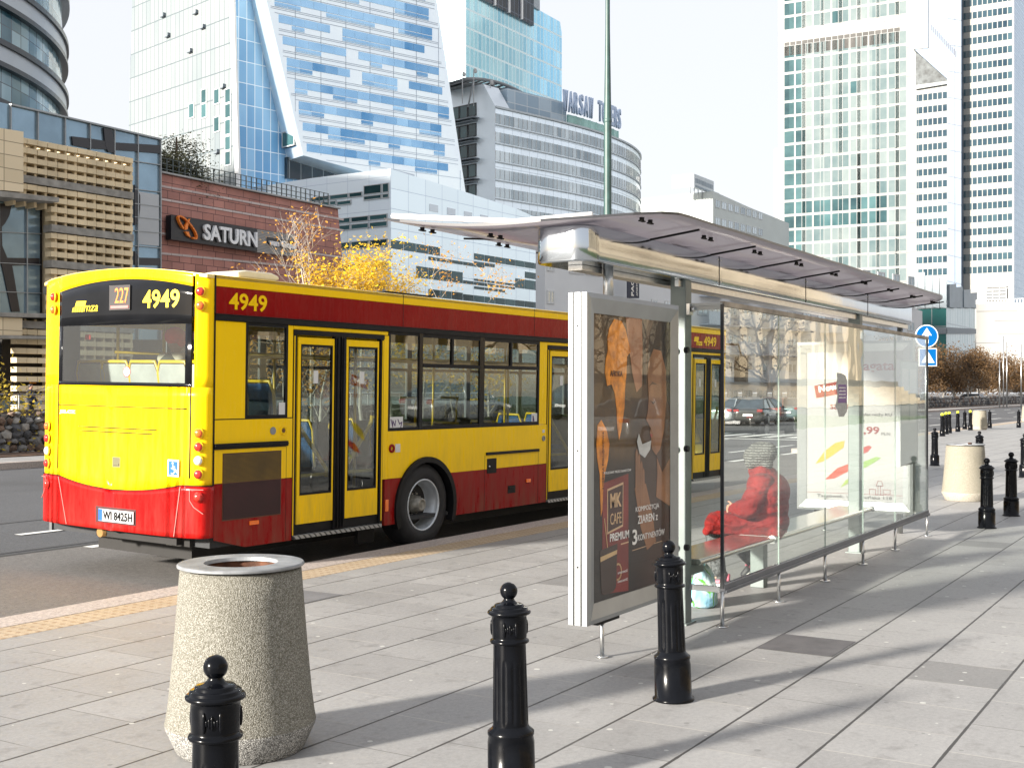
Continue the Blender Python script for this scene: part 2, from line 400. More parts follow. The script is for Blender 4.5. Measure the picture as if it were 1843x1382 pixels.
def sheet(name, pts, z, mat, th=0, kind='structure'):
    mb = MB()
    if th: mb.prism(pts, z, z - th, lambda x, y, d: (x, y, d))
    else: mb.add([(x, y, z) for x, y in pts], [list(range(len(pts)))])
    o = mb.build(name, mat); tag(o, kind=kind); return o
sheet('ground', [(-900, -900), (1800, -900), (1800, 1800), (-900, 1800)], -.135, FAR)
sheet('road', [(-90, 7.0), (230, 7.0), (230, 24.4), (-90, 24.4)], -.124, ASP)
sheet('cross_road', [(86, -60), (118, -60), (118, 7.0), (86, 7.0)], -.124, ASP)
sheet('bus_bay', [(-40, 7.79), (33, 7.79), (37, 11.47), (-46, 11.47)], -.120, BAY)
# main pavement; the bus bay ends and the kerb swings out
edge = [(-90, 7.12), (30.5, 7.12), (34.5, 10.8), (74, 10.8), (79, 9.6), (83, 6.5), (85.5, 0), (85.5, -60)]
sheet('pavement', edge + [(-90, -60)], 0, PAV, .14)
def strip(name, a, b, z, mat, th=.15):
    mb = MB(); n = len(a)
    for i in range(n - 1):
        mb.prism([a[i], a[i + 1], b[i + 1], b[i]], z, z - th, lambda x, y, d: (x, y, d))
    return tag(mb.build(name, mat), kind='structure')
k1 = [(x, y + (.35 if y > 6.9 else 0)) if i < 4 else (x + .35 * (i - 3) / 3 if i < 7 else x + .35, y + (.35 if i < 6 else 0)) for i, (x, y) in enumerate(edge)]
k2 = [(x + (.3 if i > 4 else 0), y + (.33 if i < 6 else 0)) for i, (x, y) in enumerate(k1)]
strip('tactile_paving', edge, k1, 0.001, TACT)
strip('kerb', k1, k2, .004, GRAN)
# opposite side
sheet('far_kerb', [(-90, 24.4), (230, 24.4), (230, 24.7), (-90, 24.7)], 0.03, GRAN, .16)
sheet('far_pavement', [(-90, 24.7), (230, 24.7), (230, 29.6), (-90, 29.6)], 0.0, PAV, .14)
def litter():
    m, t, b = nodes_of('fallen_leaves_and_soil'); c = coord(t)
    v = nd(t, 'ShaderNodeTexVoronoi'); v.inputs['Scale'].default_value = 9; t.links.new(c, v.inputs['Vector'])
    t.links.new(ramp(t, noise(t, c, 3., 8), .35, .7, (.05, .035, .025), (.16, .085, .045)), b.inputs['Base Color']); b.inputs['Roughness'].default_value = .9
    bump(t, b, v.outputs[0], .8, .03); return m
sheet('soil', [(-90, 26.9), (230, 26.9), (230, 28.4), (-90, 28.4)], .03, litter(), .05)
GUT = M('gutter_asphalt_joint', (.035, .035, .035), .8)
sheet('gutter_line', [(-60, 11.47), (180, 11.47), (180, 11.56), (-60, 11.56)], -.117, GUT)
sheet('gutter_line', [(-60, 11.68), (180, 11.68), (180, 11.72), (-60, 11.72)], -.116, GUT)
sheet('asphalt_joint', [(-60, 14.35), (180, 14.35), (180, 14.39), (-60, 14.39)], -.118, GUT)
def dash(x0, x1, y, wd=.14): sheet('road_marking', [(x0, y - wd / 2), (x1, y - wd / 2), (x1, y + wd / 2), (x0, y + wd / 2)], -.115, LINE)
for x in range(-12, 60, 4): dash(x + 1.6, x + 3.4, 13.05)
for x in range(-8, 42, 4): dash(x + 1.25, x + 3.25, 11.33, .17)
for x in range(66, 180, 9):
    for y in (14.5, 17.8, 21.): dash(x, x + 3.5, y, .16)
for x in range(8, 56, 8):
    for y in (16.8, 20.4): dash(x, x + 3.2, y, .14)
for k in range(12):                                   # zebra crossing and hatching ahead of the bus
    y = 11.9 + k * 1.02; sheet('zebra_stripe', [(45.5, y), (49.5, y), (49.5, y + .5), (45.5, y + .5)], -.114, LINE)
sheet('stop_line', [(43.6, 11.9), (44.1, 11.9), (44.1, 24), (43.6, 24)], -.114, LINE)
for k in range(6):
    x = 51 + k * 2.2; sheet('hatching', [(x, 14.4), (x + .6, 14.4), (x + 3.4, 17.4), (x + 2.8, 17.4)], -.1135, LINE)
sheet('edge_line', [(86, 2), (86.35, 2), (88, 40), (87.65, 40)], -.113, LINE)
sheet('dark_paving_slab', [(7.475, 2.226), (8.01, 2.226), (8.01, 2.718), (7.475, 2.718)], .003, M('charcoal_slab', (.085, .082, .085), .7, var=.2, bs=.4, bsc=90))
sheet('dark_paving_slab', [(7.15, 6.315), (7.69, 6.315), (7.69, 6.805), (7.15, 6.805)], .003, M('grey_slab', (.15, .15, .155), .7, var=.15, bs=.4, bsc=90))
sheet('tarmac_seam', [(5.4, 7.95), (5.55, 7.92), (8.0, 11.42), (7.85, 11.42)], -.117, M('worn_pale_seam', (.30, .27, .24), .8, var=.3, vs=14))
sheet('lawn', [(-90, -60), (85, -60), (85, -11), (-90, -11)], .02, M('park_grass', (.045, .085, .02), .9, var=.5, vs=3, bs=.8, bsc=40, bd=.05), .03)

# ================================================================== gabion wall
def stonemat():
    m, t, b = nodes_of('gabion_stone'); c = coord(t)
    v = nd(t, 'ShaderNodeTexVoronoi'); v.inputs['Scale'].default_value = 4.6; t.links.new(c, v.inputs['Vector'])
    v2 = nd(t, 'ShaderNodeTexVoronoi', feature='DISTANCE_TO_EDGE'); v2.inputs['Scale'].default_value = 4.6; t.links.new(c, v2.inputs['Vector'])
    s = nd(t, 'ShaderNodeSeparateColor'); t.links.new(v.outputs['Color'], s.inputs[0])
    base = ramp(t, s.outputs[0], .1, .95, (.05, .05, .055), (.26, .25, .235))
    base = mixc(t, .3, base, ramp(t, noise(t, c, 18., 5), .3, .7, (.05, .045, .04), (.32, .30, .27)))
    base = mixc(t, ma(t, 'LESS_THAN', v2.outputs[0], .07), base, (.012, .012, .012))
    t.links.new(base, b.inputs['Base Color']); b.inputs['Roughness'].default_value = .85
    bump(t, b, v2.outputs[0], 1., .15); return m
STONE = stonemat()
gw = empty('gabion_wall', (15, 28.5, 0), label='long low grey gabion wall of rough stones beyond the far kerb', cat='wall')
mb = MB(); n = 120; prof = []
for i in range(n + 1):
    x = -20 + i * 1.75; h = 1.16 + .12 * math.sin(x * .5) + .05 * math.sin(x * 1.9); prof.append((x, h))
mb.prism([(prof[0][0], -.1)] + [(p[0], p[1] - .12) for p in prof] + [(prof[-1][0], -.1)], .12, 1.0, lambda x, y, d: (x, d, y))
mb.build('wall_core', STONE, gw)
mb = MB(); rnd = random.Random(5)
ico = bmesh.new(); bmesh.ops.create_icosphere(ico, subdivisions=1, radius=1); IV = [v.co.copy() for v in ico.verts]; IF = [[v.index for v in f.verts] for f in ico.faces]; ico.free()
def stones(mb, x0, x1, hfn, sz, y0=.1):
    z = -.05
    while z < 1.35:
        x = x0 + rnd.random() * sz
        while x < x1:
            s = sz * rnd.uniform(.55, 1.25)
            if z + s * .3 < hfn(x):
                rot = Matrix.Rotation(rnd.random() * 6, 3, Vector((rnd.random(), rnd.random(), rnd.random() + .1)).normalized())
                sc = Vector((s * .56, .14 * rnd.uniform(.7, 1.3), s * rnd.uniform(.36, .56)))
                mi = rnd.choice([0, 0, 1, 1, 2, 3])
                vs = []
                for v in IV:
                    q = rot @ (v * rnd.uniform(.78, 1.15)); vs.append((x + q.x * sc.x, y0 + rnd.uniform(-.02, .02) + q.y * sc.y, z + q.z * sc.z))
                mb.add(vs, IF, mi)
            x += s * .92
        z += sz * .62
SM = [M('stone_dark', (.075, .078, .085), .85, var=.5, vs=7, bs=.6, bsc=20), M('stone_grey', (.17, .17, .17), .85, var=.4, vs=7, bs=.6, bsc=20),
      M('stone_pale', (.30, .29, .27), .85, var=.3, vs=7, bs=.6, bsc=20), M('stone_brown', (.15, .105, .08), .85, var=.4, vs=7, bs=.6, bsc=20)]
hf = lambda x: 1.16 + .12 * math.sin(x * .5) + .05 * math.sin(x * 1.9)
stones(mb, 1, 17, hf, .30)
mb.build('stones', SM, gw)
mb = MB(); stones(mb, 95, 180, hf, .55); mb.build('stones', SM, gw)

# ================================================================== bollards and bins
def bollard(name='bollard'):
    r = empty(name, (0, 0, 0))
    mb = MB()
    mb.lathe([(0, 0), (.112, 0), (.112, .012), (.100, .018), (.0985, .19), (.094, .215), (.098, .222), (.098, .235), (.080, .25), (.074, .262)], 36)
    # fluted shaft
    n, o = 96, len(mb.v); zs = [.262, .275, .29, .50, .53, .545, .60]
    for z in zs:
        rr = .0745 - (z - .26) * .018; g = .0055 if .28 < z < .53 else 0
        for k in range(n):
            t = 2 * math.pi * k / n; f = max(0, math.cos(t * 12)) ** 1.5
            mb.v.append(((rr - g * f) * math.cos(t), (rr - g * f) * math.sin(t), z))
    for i in range(len(zs) - 1):
        for k in range(n):
            q = (k + 1) % n; mb.f.append([o + i * n + k, o + i * n + q, o + (i + 1) * n + q, o + (i + 1) * n + k]); mb.m.append(0); mb.sm.append(True)
    mb.lathe([(.069, .600), (.080, .603), (.083, .609), (.080, .616), (.071, .62), (.073, .63), (.0745, .70), (.073, .712), (.078, .718), (.087, .722), (.091, .726), (.091, .732), (.087, .737), (.080, .738), (.0785, .7395), (.078, .747), (.075, .750), (.064, .751), (.0625, .7525), (.062, .760), (.058, .7635), (.044, .765), (.034, .769), (.026, .777), (.0215, .785), (.0225, .792)], 36)
    for k in range(3):
        a = k * 2.09 + .9
        for q in range(7):                            # framed crest on the collar
            b = a + (q - 3) * .11; rr = .0755
            mb.ball((rr * math.cos(b), rr * math.sin(b), .665), .0065 if q in (0, 6) else .005, 6, 5, (1, 1, 5 if q in (0, 6) else (2.2, 3.4, 4.6, 2.0, 2.8)[q - 1]))
    mb.build('post', BOLM, r)
    MB().ball((0, 0, .817), .037, 28, 18).build('ball', BOLM, r)
    return r
b0 = bollard(); proto_used = [False]
BG = 'black iron bollards with ball tops on the pavement'
def put_bollard(x, y, label, tilt=(0, 0), rz=0, d=None, sc=1):
    global b0
    o = copy_tree(b0) if proto_used[0] else b0; proto_used[0] = True
    p = ground(x, y); o.location = p; o.rotation_euler = (tilt[0], tilt[1], rz); o.scale = (sc,) * 3
    return tag(o, label, 'bollard', BG)
put_bollard(388, 1684, 'cropped black bollard in front of the near concrete bin', (0, 0), .8)
put_bollard(921, 1415, 'black fluted bollard standing alone between the near bin and the coffee poster', (-.012, .018), .75)
put_bollard(1212, 1258, 'black fluted bollard in front of the lower right corner of the coffee poster', (-.02, .03), .9)
put_bollard(1776, 950, 'black bollard right in front of the second concrete bin', (0, 0), .2)
put_bollard(1820, 928, 'black bollard just right of the one before the second bin', (0, 0), 1.3)
put_bollard(1682.4, 838, 'black bollard just right of the far end of the shelter glass')
put_bollard(1762.8, 850, 'black bollard mostly hidden behind the second concrete bin')
put_bollard(1844, 859, 'black bollard cut off by the right edge of the photo')
put_bollard(1736.4, 772.4, 'far bollard without yellow cap between two yellow capped ones')
put_bollard(1781.3, 770.5, 'far bollard close to the right side of the pale far bin')
put_bollard(1833.5, 769.6, 'far bollard standing alone near the right edge')
CAPY = M('yellow_reflective_cap', (.75, .78, .03), .4, var=.1)
first = None
for i, (x, y, l) in enumerate([(1696.2, 785, 'yellow capped bollard, nearest and leftmost of the far row'), (1702.8, 781.5, 'yellow capped bollard, second from left in the far row'),
                (1708.8, 779.5, 'yellow capped bollard, third from left in the far row'), (1724, 777, 'yellow capped bollard standing by itself in the far row'),
                (1746.6, 774.2, 'yellow capped bollard touching the left side of the pale far bin')]):
    if first is None:
        o = copy_tree(b0); MB().ball((0, 0, .820), .062, 16, 10, (1, 1, .85)).build('cap', CAPY, o); first = o
    else: o = copy_tree(first)
    o.location = ground(x, y); o.rotation_euler = (0, R(-1.5), 0); o.scale = (1, 1, 1)
    tag(o, l, 'bollard', 'bollards with yellow caps')

def aggmat(name, a, b_, c_):
    m, t, b = nodes_of(name); c = coord(t)
    v = nd(t, 'ShaderNodeTexVoronoi'); v.inputs['Scale'].default_value = 190; t.links.new(c, v.inputs['Vector'])
    s = nd(t, 'ShaderNodeSeparateColor'); t.links.new(v.outputs['Color'], s.inputs[0])
    base = ramp(t, s.outputs[0], .0, 1., a, b_)
    base = mixc(t, ramp(t, v.outputs['Distance'], .35, .75), base, c_)
    st = noise(t, c, 2.2, 6)
    base = mixc(t, ma(t, 'MULTIPLY', ramp(t, st, .52, .75), .6), base, c_)
    sp = nd(t, 'ShaderNodeSeparateXYZ'); t.links.new(c, sp.inputs[0])
    base = mixc(t, ma(t, 'MULTIPLY', ramp(t, sp.outputs[2], .13, .05), .5), base, (.13, .12, .08))
    t.links.new(base, b.inputs['Base Color']); b.inputs['Roughness'].default_value = .9
    bump(t, b, ma(t, 'SUBTRACT', 1., v.outputs['Distance']), .55, .006); return m
AGG = aggmat('washed_aggregate', (.12, .12, .115), (.56, .55, .52), (.08, .077, .07))
AGG2 = aggmat('pale_aggregate', (.36, .33, .27), (.62, .58, .50), (.22, .20, .16))
RUST = M('rusty_liner', (.10, .04, .02), .8, .2, var=.6, vs=12, bs=.4)
ZINC = M('galvanised_lid', (.25, .26, .27), .5, .35, var=.35, vs=9, bs=.2)
def bin_(x, d, mat, label, sc=1., lid=True):
    p = Vector((0, 0, 0)) + FW * d + RT * (x - CX) / F * d; p.z = 0
    r = empty('litter_bin', p, (0, 0, .3), label, 'litter bin', 'round concrete litter bins'); r.scale = (sc,) * 3
    MB().lathe([(0, .0), (.285, .0), (.292, .006), (.342, .115), (.344, .13), (.338, .16), (.325, .26), (.303, .50), (.286, .72), (.277, .83), (.262, .838), (.225, .838), (.22, .80), (.20, .3), (0, .28)], 64).build('concrete_body', mat, r)
    mb = MB(); mb.lathe([(.165, .845), (.285, .845), (.290, .849), (.290, .857), (.285, .862), (.170, .862), (.165, .845)], 64, smooth=False)
    mb.build('rim_plate', ZINC, r)
    MB().lathe([(.178, .858), (.178, .55), (.17, .35), (0, .345)], 40).build('liner', RUST, r)
    if not lid: MB().ball((-.16, -.05, .875), .05, 10, 6, (1, .7, .35)).build('hinge', M('rust', (.06, .03, .02), .8), r)
    return r
bin_(434, 5.62, AGG, 'large grey pebble concrete bin with galvanised rim nearest the camera')
bin_(1737, 18.5, AGG2, 'beige concrete bin behind two black bollards past the shelter', 1.0, False)
bin_(1763, 53.5, AGG2, 'pale concrete bin in the far row of capped bollards', 1.0)
bin_(1850, 68, AGG2, 'far pale bin cut off by the right edge', 1.05)

# ================================================================== the bus (local: x from the rear forward, y to its left, z up)
BG_ = glass('bus_glass', (.58, .62, .60), 1.75)
BGR = glass('bus_rear_glass', (.62, .68, .68), 1.5, .035)
BLG = M('black_glass_border', (.006, .0065, .008), .12, var=.3, vs=3, spec=.25)
bus = empty('city_bus', (8.052, 8.152, -.12), (R(.95), 0, R(-2)), 'yellow and red city bus with number 4949 waiting at the stop', 'bus')
BL, BW = 11.65, 2.38
S = lambda x, z, d: (x, d, z)                        # outline on the right side, depth inward
AC, AR = (3.205, .47), .565
def arc(z, side):                                    # x of the wheel arch at height z
    return AC[0] + side * math.sqrt(max(AR ** 2 - (z - AC[1]) ** 2, 0))
def arcpts(a0, a1, n=14, c=AC, r=AR):
    return [(c[0] + r * math.cos(R(a0 + (a1 - a0) * i / n)), c[1] + r * math.sin(R(a0 + (a1 - a0) * i / n))) for i in range(n + 1)]
def panels(y0, y1, fn=S):
    Y = MB(); K = MB(); Rr = MB()
    P = lambda mb, poly: mb.prism(poly, y0, y1, fn)
    rc = lambda mb, a, b, c, d: P(mb, [(a, c), (b, c), (b, d), (a, d)])
    rc(Y, 0, .388, 1.522, 2.430)
    P(Y, [(0, .926), (1.03, .926), (1.03, 1.517), (0, 1.517)])
    rc(Y, .955, 1.025, 1.522, 2.43)
    rc(Y, 2.43, 2.515, .822, 2.385)
    aL = math.degrees(math.asin((.824 - AC[1]) / AR))
    P(Y, [(2.515, .824), (arc(.824, -1), .824)] + arcpts(180 - aL, aL) + [(5.815, .832), (5.815, 1.347), (2.515, 1.347)])
    rc(Y, 5.615, 5.80, 1.35, 2.43)
    rc(Y, 7.36, 7.46, .832, 2.43); rc(Y, 7.46, 8.2, .832, 1.347); rc(Y, 8.2, 9.6, 1.04, 1.347); rc(Y, 9.6, 10.2, .832, 1.347); rc(Y, 10.2, 10.3, .832, 2.43)
    rc(Y, 1.03, 2.50, 2.392, 2.43); rc(Y, 5.80, 7.36, 2.392, 2.43); rc(Y, 10.3, BL - .1, 2.392, 2.43)
    aR = math.degrees(math.asin((.318 - AC[1]) / AR))
    P(Rr, [(0, .41), (.407, .306), (1.03, .306), (1.03, .922), (0, .922)])
    P(Rr, [(2.472, .318), (arc(.318, -1), .318)] + [p for p in arcpts(180 - aR, 180 - aL, 8)] + [(2.472, .820)])
    P(Rr, [(arc(.32, 1), .32), (5.815, .323), (5.815, .828), (arc(.828, 1), .828)] + arcpts(aL, aR, 8))
    rc(Rr, 7.36, 8.2, .32, .828); rc(Rr, 9.5, 10.3, .32, .828)
    rc(Rr, .0, BL - .05, 2.495, 2.743)
    return Y, Rr
Yr, Rd = panels(0, .035)
Yr.build('side_panel', YEL, bus, bev=.004); Rd.build('side_skirt', RED, bus, bev=.004)
mb = MB(); mb.prism([(0, 2.747), (BL - .05, 2.747), (BL - .05, 2.848), (0, 2.848)], 0, .05, S)
mb.build('roof_edge', YEL, bus)
mb = MB(); mb.prism([(0, 2.434), (BL - .05, 2.434), (BL - .05, 2.491), (0, 2.491)], -.014, .03, S)
mb.prism([(0, 2.487), (BL - .05, 2.487), (BL - .05, 2.495), (0, 2.495)], -.020, .03, S)
mb.build('rain_gutter', BLK, bus, bev=.004)
mb = MB()                                            # dark gaps: seams and the backing behind the panels
for x in (2.754, 5.473, 8.2): mb.box(x - .004, x + .004, -.0015, .02, 2.50, 2.85)
mb.box(-.012, .006, -.004, .03, .40, 2.85)
mb.box(0, 1.03, -.002, .02, 1.515, 1.523); mb.box(2.515, 5.615, -.002, .02, 1.345, 1.352)
mb.box(.945, .949, -.001, .02, .32, 1.24); mb.box(4.38, 4.386, -.001, .02, .32, 1.0); mb.box(5.607, 5.613, -.001, .02, .33, 1.02)
mb.box(.0, .94, -.002, .02, 1.238, 1.243)
mb.build('panel_seam', BLK, bus)
mb = MB(); mb.box(0, .955, -.022, .01, 1.245, 1.295); mb.box(0, .955, -.028, .0, 1.262, 1.28)
mb.build('rub_rail', BLK, bus, bev=.004)
mb = MB(); mb.box(4.405, 5.613, -.02, .01, 1.0, 1.035); mb.build('rub_rail', BLK, bus, bev=.004)
mb = MB(); mb.box(4.43, 4.635, -.006, .01, .775, .957); mb.build('fuel_flap', BLK, bus, bev=.004)
MB().ball((4.47, -.01, .86), .014, 8, 6).build('flap_lock', STEEL, bus)
mb = MB(); mb.box(4.90, 5.07, -.004, .01, .50, .595); mb.box(4.92, 5.05, -.010, -.003, .55, .575); mb.build('skirt_catch', BLK, bus)
# engine grille: dark perforated, keeps the paint's two tones
def grillemat(name, col):
    m, t, b = nodes_of(name); c = coord(t); sp = nd(t, 'ShaderNodeSeparateXYZ'); t.links.new(c, sp.inputs[0])
    g = ma(t, 'LESS_THAN', ma(t, 'FRACT', ma(t, 'MULTIPLY', sp.outputs[2], 90.)), .55)
    d = ramp(t, noise(t, c, 3., 6), .3, .7, tuple(x * .35 for x in col), col)
    t.links.new(mixc(t, g, d, tuple(x * .25 for x in col)), b.inputs['Base Color']); b.inputs['Roughness'].default_value = .6
    return m
MB().box(.118, .868, -.005, .01, .926, 1.195).build('engine_grille', grillemat('grille_yellow', (.20, .115, .012)), bus)
MB().box(.118, .868, -.005, .01, .585, .922).build('engine_grille', grillemat('grille_red', (.055, .008, .012)), bus)
MB().box(.110, .876, -.003, .01, .575, 1.203).build('grille_frame', M('grille_edge', (.09, .03, .012), .5), bus)
AMB = M('amber_reflector', (.9, .17, .01), .25, coat=.5)
for x0, x1, z0, z1 in ((.455, .575, .508, .548), (2.478, 2.528, .47, .60), (5.32, 5.42, .61, .655), (7.8, 7.9, .61, .655)):
    MB().box(x0, x1, -.014, .0, z0, z1).build('side_marker', AMB, bus, bev=.004)
MB().cyl((.757, 0, 1.397), (.757, -.006, 1.397), .038).build('vent_disc', GREY, bus)
mb = MB(); mb.lathe([(.044, 0), (.044, -.012), (.03, -.014), (.028, -.002), (0, -.002)], 24, (.897, 0, 1.397), ax=1); mb.build('button', YEL, bus)
mb = MB(); mb.cyl((.897, -.003, 1.397), (.897, -.012, 1.397), .02); mb.build('button_core', M('button_brown', (.12, .05, .01), .4), bus)
mb = MB(); mb.lathe([(.048, 0), (.048, -.012), (.022, -.014), (.02, -.004)], 24, (2.58, 0, 1.155), ax=1); mb.build('door_button', RED, bus)
mb = MB(); mb.lathe([(.035, 0), (.035, -.012), (.022, -.014), (.02, -.004), (0, -.004)], 24, (5.728, 0, 1.166), ax=1); mb.build('door_button', GREY, bus)
for x0, x1, z0, z1 in ((2.645, 2.73, 1.11, 1.20), (5.70, 5.755, 1.24, 1.28)):
    MB().box(x0, x1, -.003, .0, z0, z1).build('sticker', PAPER, bus)
# side windows
def window(x0, x1, z0, z1, slide=None, posts=(), y=0., fr=.035, div=None):
    f = MB(); a, b = (y, y + .03) if y == 0 else (y, y + .03)
    f.box(x0, x1, a, b, z0, z0 + fr); f.box(x0, x1, a, b, z1 - fr, z1); f.box(x0, x0 + fr, a, b, z0 + fr, z1 - fr); f.box(x1 - fr, x1, a, b, z0 + fr, z1 - fr)
    for p, wd in posts: f.box(p - wd / 2, p + wd / 2, a - .001, b, z0 + fr, z1 - fr)
    if slide:
        f.box(x0 + fr, x1 - fr, a - .006, b, slide - .022, slide + .022)
        for p in div or (): f.box(p - .02, p + .02, a - .005, b, slide + .022, z1 - fr)
    o = f.build('window', BLK, bus)
    g = MB().box(x0 + .01, x1 - .01, a + .010, a + .014, z0 + .01, z1 - .01).build('pane', BG_, o)
    return o
window(.388, .955, 1.522, 2.434, fr=.03)
window(2.515, 3.085, 1.35, 2.434, fr=.03)
window(3.085, 4.30, 1.35, 2.434, slide=2.075, div=(3.69,), fr=.04)
window(4.30, 5.615, 1.35, 2.434, slide=2.08, div=(4.94,), fr=.04)
window(7.46, 8.9, 1.35, 2.434, slide=2.08, div=(8.2,)); window(8.9, 10.2, 1.35, 2.434, slide=2.08, div=(9.55,))
for x, w_ in ((4.30, .05), (3.09, .03)): MB().box(x - w_, x + w_, -.002, .02, 1.35, 2.434).build('window_post', BLG, bus)
for x0, x1, z0, z1 in ((.84, .945, 1.53, 1.67), (2.55, 2.78, 1.36, 1.50), (5.44, 5.60, 1.37, 1.50)):
    MB().box(x0, x1, .0035, .006, z0, z1).build('sticker', PAPER, bus)
INKP = M('violet_ink', (.06, .02, .12), .5)
mb = MB(); fn = lambda x, z, d: (x, d, z)
stroke(mb, [(2.57, 1.47), (2.60, 1.39), (2.60, 1.46), (2.64, 1.40), (2.65, 1.46)], .012, fn, .002, .0036)
stroke(mb, [(2.69, 1.47), (2.72, 1.42), (2.76, 1.44), (2.74, 1.38)], .012, fn, .002, .0036)
stroke(mb, [(5.475, 1.40), (5.475, 1.46), (5.50, 1.40)], .02, fn, .002, .0036)
mb.build('sticker_print', INKP, bus)
# doors
def door(x0, x1, n):
    f = MB(); f.box(x0, x0 + .05, .0, .06, .34, 2.39); f.box(x1 - .05, x1, 0, .06, .34, 2.39); f.box(x0, x1, -.01, .05, 2.345, 2.392)
    f.box(x0 + .05, x1 - .05, .02, .07, .345, .45)
    xm = (x0 + x1) / 2
    f.box(xm - .085, xm - .012, -.004, .05, .36, 2.345); f.box(xm + .012, xm + .085, -.004, .05, .36, 2.345); f.box(xm - .012, xm + .012, .01, .05, .36, 2.345)
    f.tube([(xm - .045, -.008, .37), (xm - .045, -.008, 2.33)], .012, 8); f.tube([(xm + .045, -.008, .37), (xm + .045, -.008, 2.33)], .012, 8)
    d = f.build('door', BLK, bus)
    mb = MB(); mb.box(x0 + .012, x0 + .022, -.006, .0, .35, 2.33); mb.box(x1 - .026, x1 - .012, -.006, 0, .38, 2.33); mb.build('door_edge_strip', YEL, d)
    for a, b in ((x0 + .075, xm - .09), (xm + .09, x1 - .075)):
        l = MB(); l.box(a, b, .005, .035, .452, .74); l.box(a, b, .005, .035, 2.25, 2.32); l.box(a, a + .042, .005, .035, .74, 2.25); l.box(b - .028, b, .005, .035, .74, 2.25)
        lf = l.build('door_leaf', YEL, d, bev=.003)
        k = MB(); k.box(a + .042, b - .028, .002, .03, .74, .762); k.box(a + .042, b - .028, .002, .03, 2.228, 2.25); k.box(a + .042, a + .052, .002, .03, .762, 2.228); k.box(b - .042, b - .028, .002, .03, .762, 2.228)
        k.build('door_seal', BLK, d)
        MB().box(a + .045, b - .03, .014, .018, .75, 2.24).build('door_glass', BG_, d)
        g = MB(); s = 1 if a < xm - .2 else -1
        p0, p1 = (a + .06, b - .05) if s > 0 else (b - .05, a + .06)
        g.tube([(p0, .055, 1.52), (p0, .055, 1.45), (p1, .055, .98), (p1, .055, .90)], .021, 8); g.tube([(a + .05, .055, .93), (b - .04, .055, .93)], .018, 8)
        g.build('grab_bar', M('yellow_tube', (.95, .60, .02), .3), d)
        MB().box((a + b) / 2 - .035, (a + b) / 2 + .035, .0125, .0135, 1.86, 1.99).build('door_notice', PAPER, d)
    t = MB(); t.box(x0 + .02, x1 - .03, -.025, .06, .312, .348); t.build('step_tread', treadmat(), d)
    return d
def treadmat():
    if 'tread' in MATS: return MATS['tread']
    m, t, b = nodes_of('tread'); c = coord(t); sp = nd(t, 'ShaderNodeSeparateXYZ'); t.links.new(c, sp.inputs[0])
    f = ma(t, 'LESS_THAN', ma(t, 'FRACT', ma(t, 'MULTIPLY_ADD', sp.outputs[0], 13., ma(t, 'MULTIPLY', sp.outputs[2], 14.))), .35)
    t.links.new(mixc(t, f, (.42, .43, .43), (.10, .10, .10)), b.inputs['Base Color']); b.inputs['Metallic'].default_value = .6; b.inputs['Roughness'].default_value = .45
    MATS['tread'] = m; return m
door(1.028, 2.43, 0); door(5.81, 7.36, 1); door(10.32, 11.55, 2)
MB().box(2.15, 2.42, .1, .14, .14, .33).build('mud_flap', BLK, bus)
# wheels
def wheel(cx, front=False, yy=.02, side=1):
    c = (cx, yy, .485)
    r = MB(); pr = [(.292, .02), (.30, .005), (.36, -.006), (.41, .0), (.455, .02), (.472, .05), (.474, .26), (.455, .30), (.29, .31)]
    r.lathe(pr, 56, c, ax=1); o = r.build('wheel', TYR, bus)
    q = MB(); q.lathe([(.294, .022), (.300, .010), (.292, .002), (.280, .004), (.276, .02), (.272, .06), (.258, .075), (.250, .16), (.235, .175)], 48, c, ax=1)
    q.build('rim', M('silver_rim', (.52, .56, .60), .38, .5, var=.12, vs=14), o)
    q = MB(); q.lathe([(.238, .172), (.20, .19), (.14, .175), (.12, .17), (.0, .17)], 40, c, ax=1); q.build('rim_disc', M('dark_disc', (.018, .016, .015), .7, var=.4), o)  # disc set deep inside the rim, near black
    q = MB(); q.lathe([(.105, .172), (.105, .12), (.085, .10), (.075, .03), (.052, .018), (.05, .03), (.025, .03), (0, .028)], 24, c, ax=1)
    for k in range(10):
        a = k * .628; q.cyl((cx + .125 * math.cos(a), yy + .17, .485 + .125 * math.sin(a)), (cx + .125 * math.cos(a), yy + .135, .485 + .125 * math.sin(a)), .012, n=6)
    q.build('hub', M('hub_grey', (.26, .25, .22), .5, .4, var=.4, vs=18), o)
    return o
wheel(3.205); wheel(9.05)
for cx in (3.205, 9.05):
    q = MB(); q.lathe([(.29, .3), (.47, .28), (.474, .03), (.29, 0)], 32, (cx, BW - .35, .485), ax=1); q.build('wheel', TYR, bus)
def archm(cx):
    mb = MB(); a = arcpts(-22, 202, 30, (cx, .47), .567); b_ = arcpts(-22, 202, 30, (cx, .47), .505)
    for i in range(30): mb.prism([a[i], a[i + 1], b_[i + 1], b_[i]], -.03, .06, S)
    mb.build('arch_trim', BLK, bus)
    mb = MB(); a = arcpts(-10, 190, 24, (cx, .47), .56)
    for i in range(24): mb.prism([a[i], a[i + 1], (a[i + 1][0] * .98 + cx * .02, a[i + 1][1] * .98), (a[i][0] * .98 + cx * .02, a[i][1] * .98)], .05, .6, S)
    mb.box(cx - .6, cx + .6, .58, .62, .2, 1.03); mb.build('wheel_housing', BLK, bus)
archm(3.205); archm(9.05)
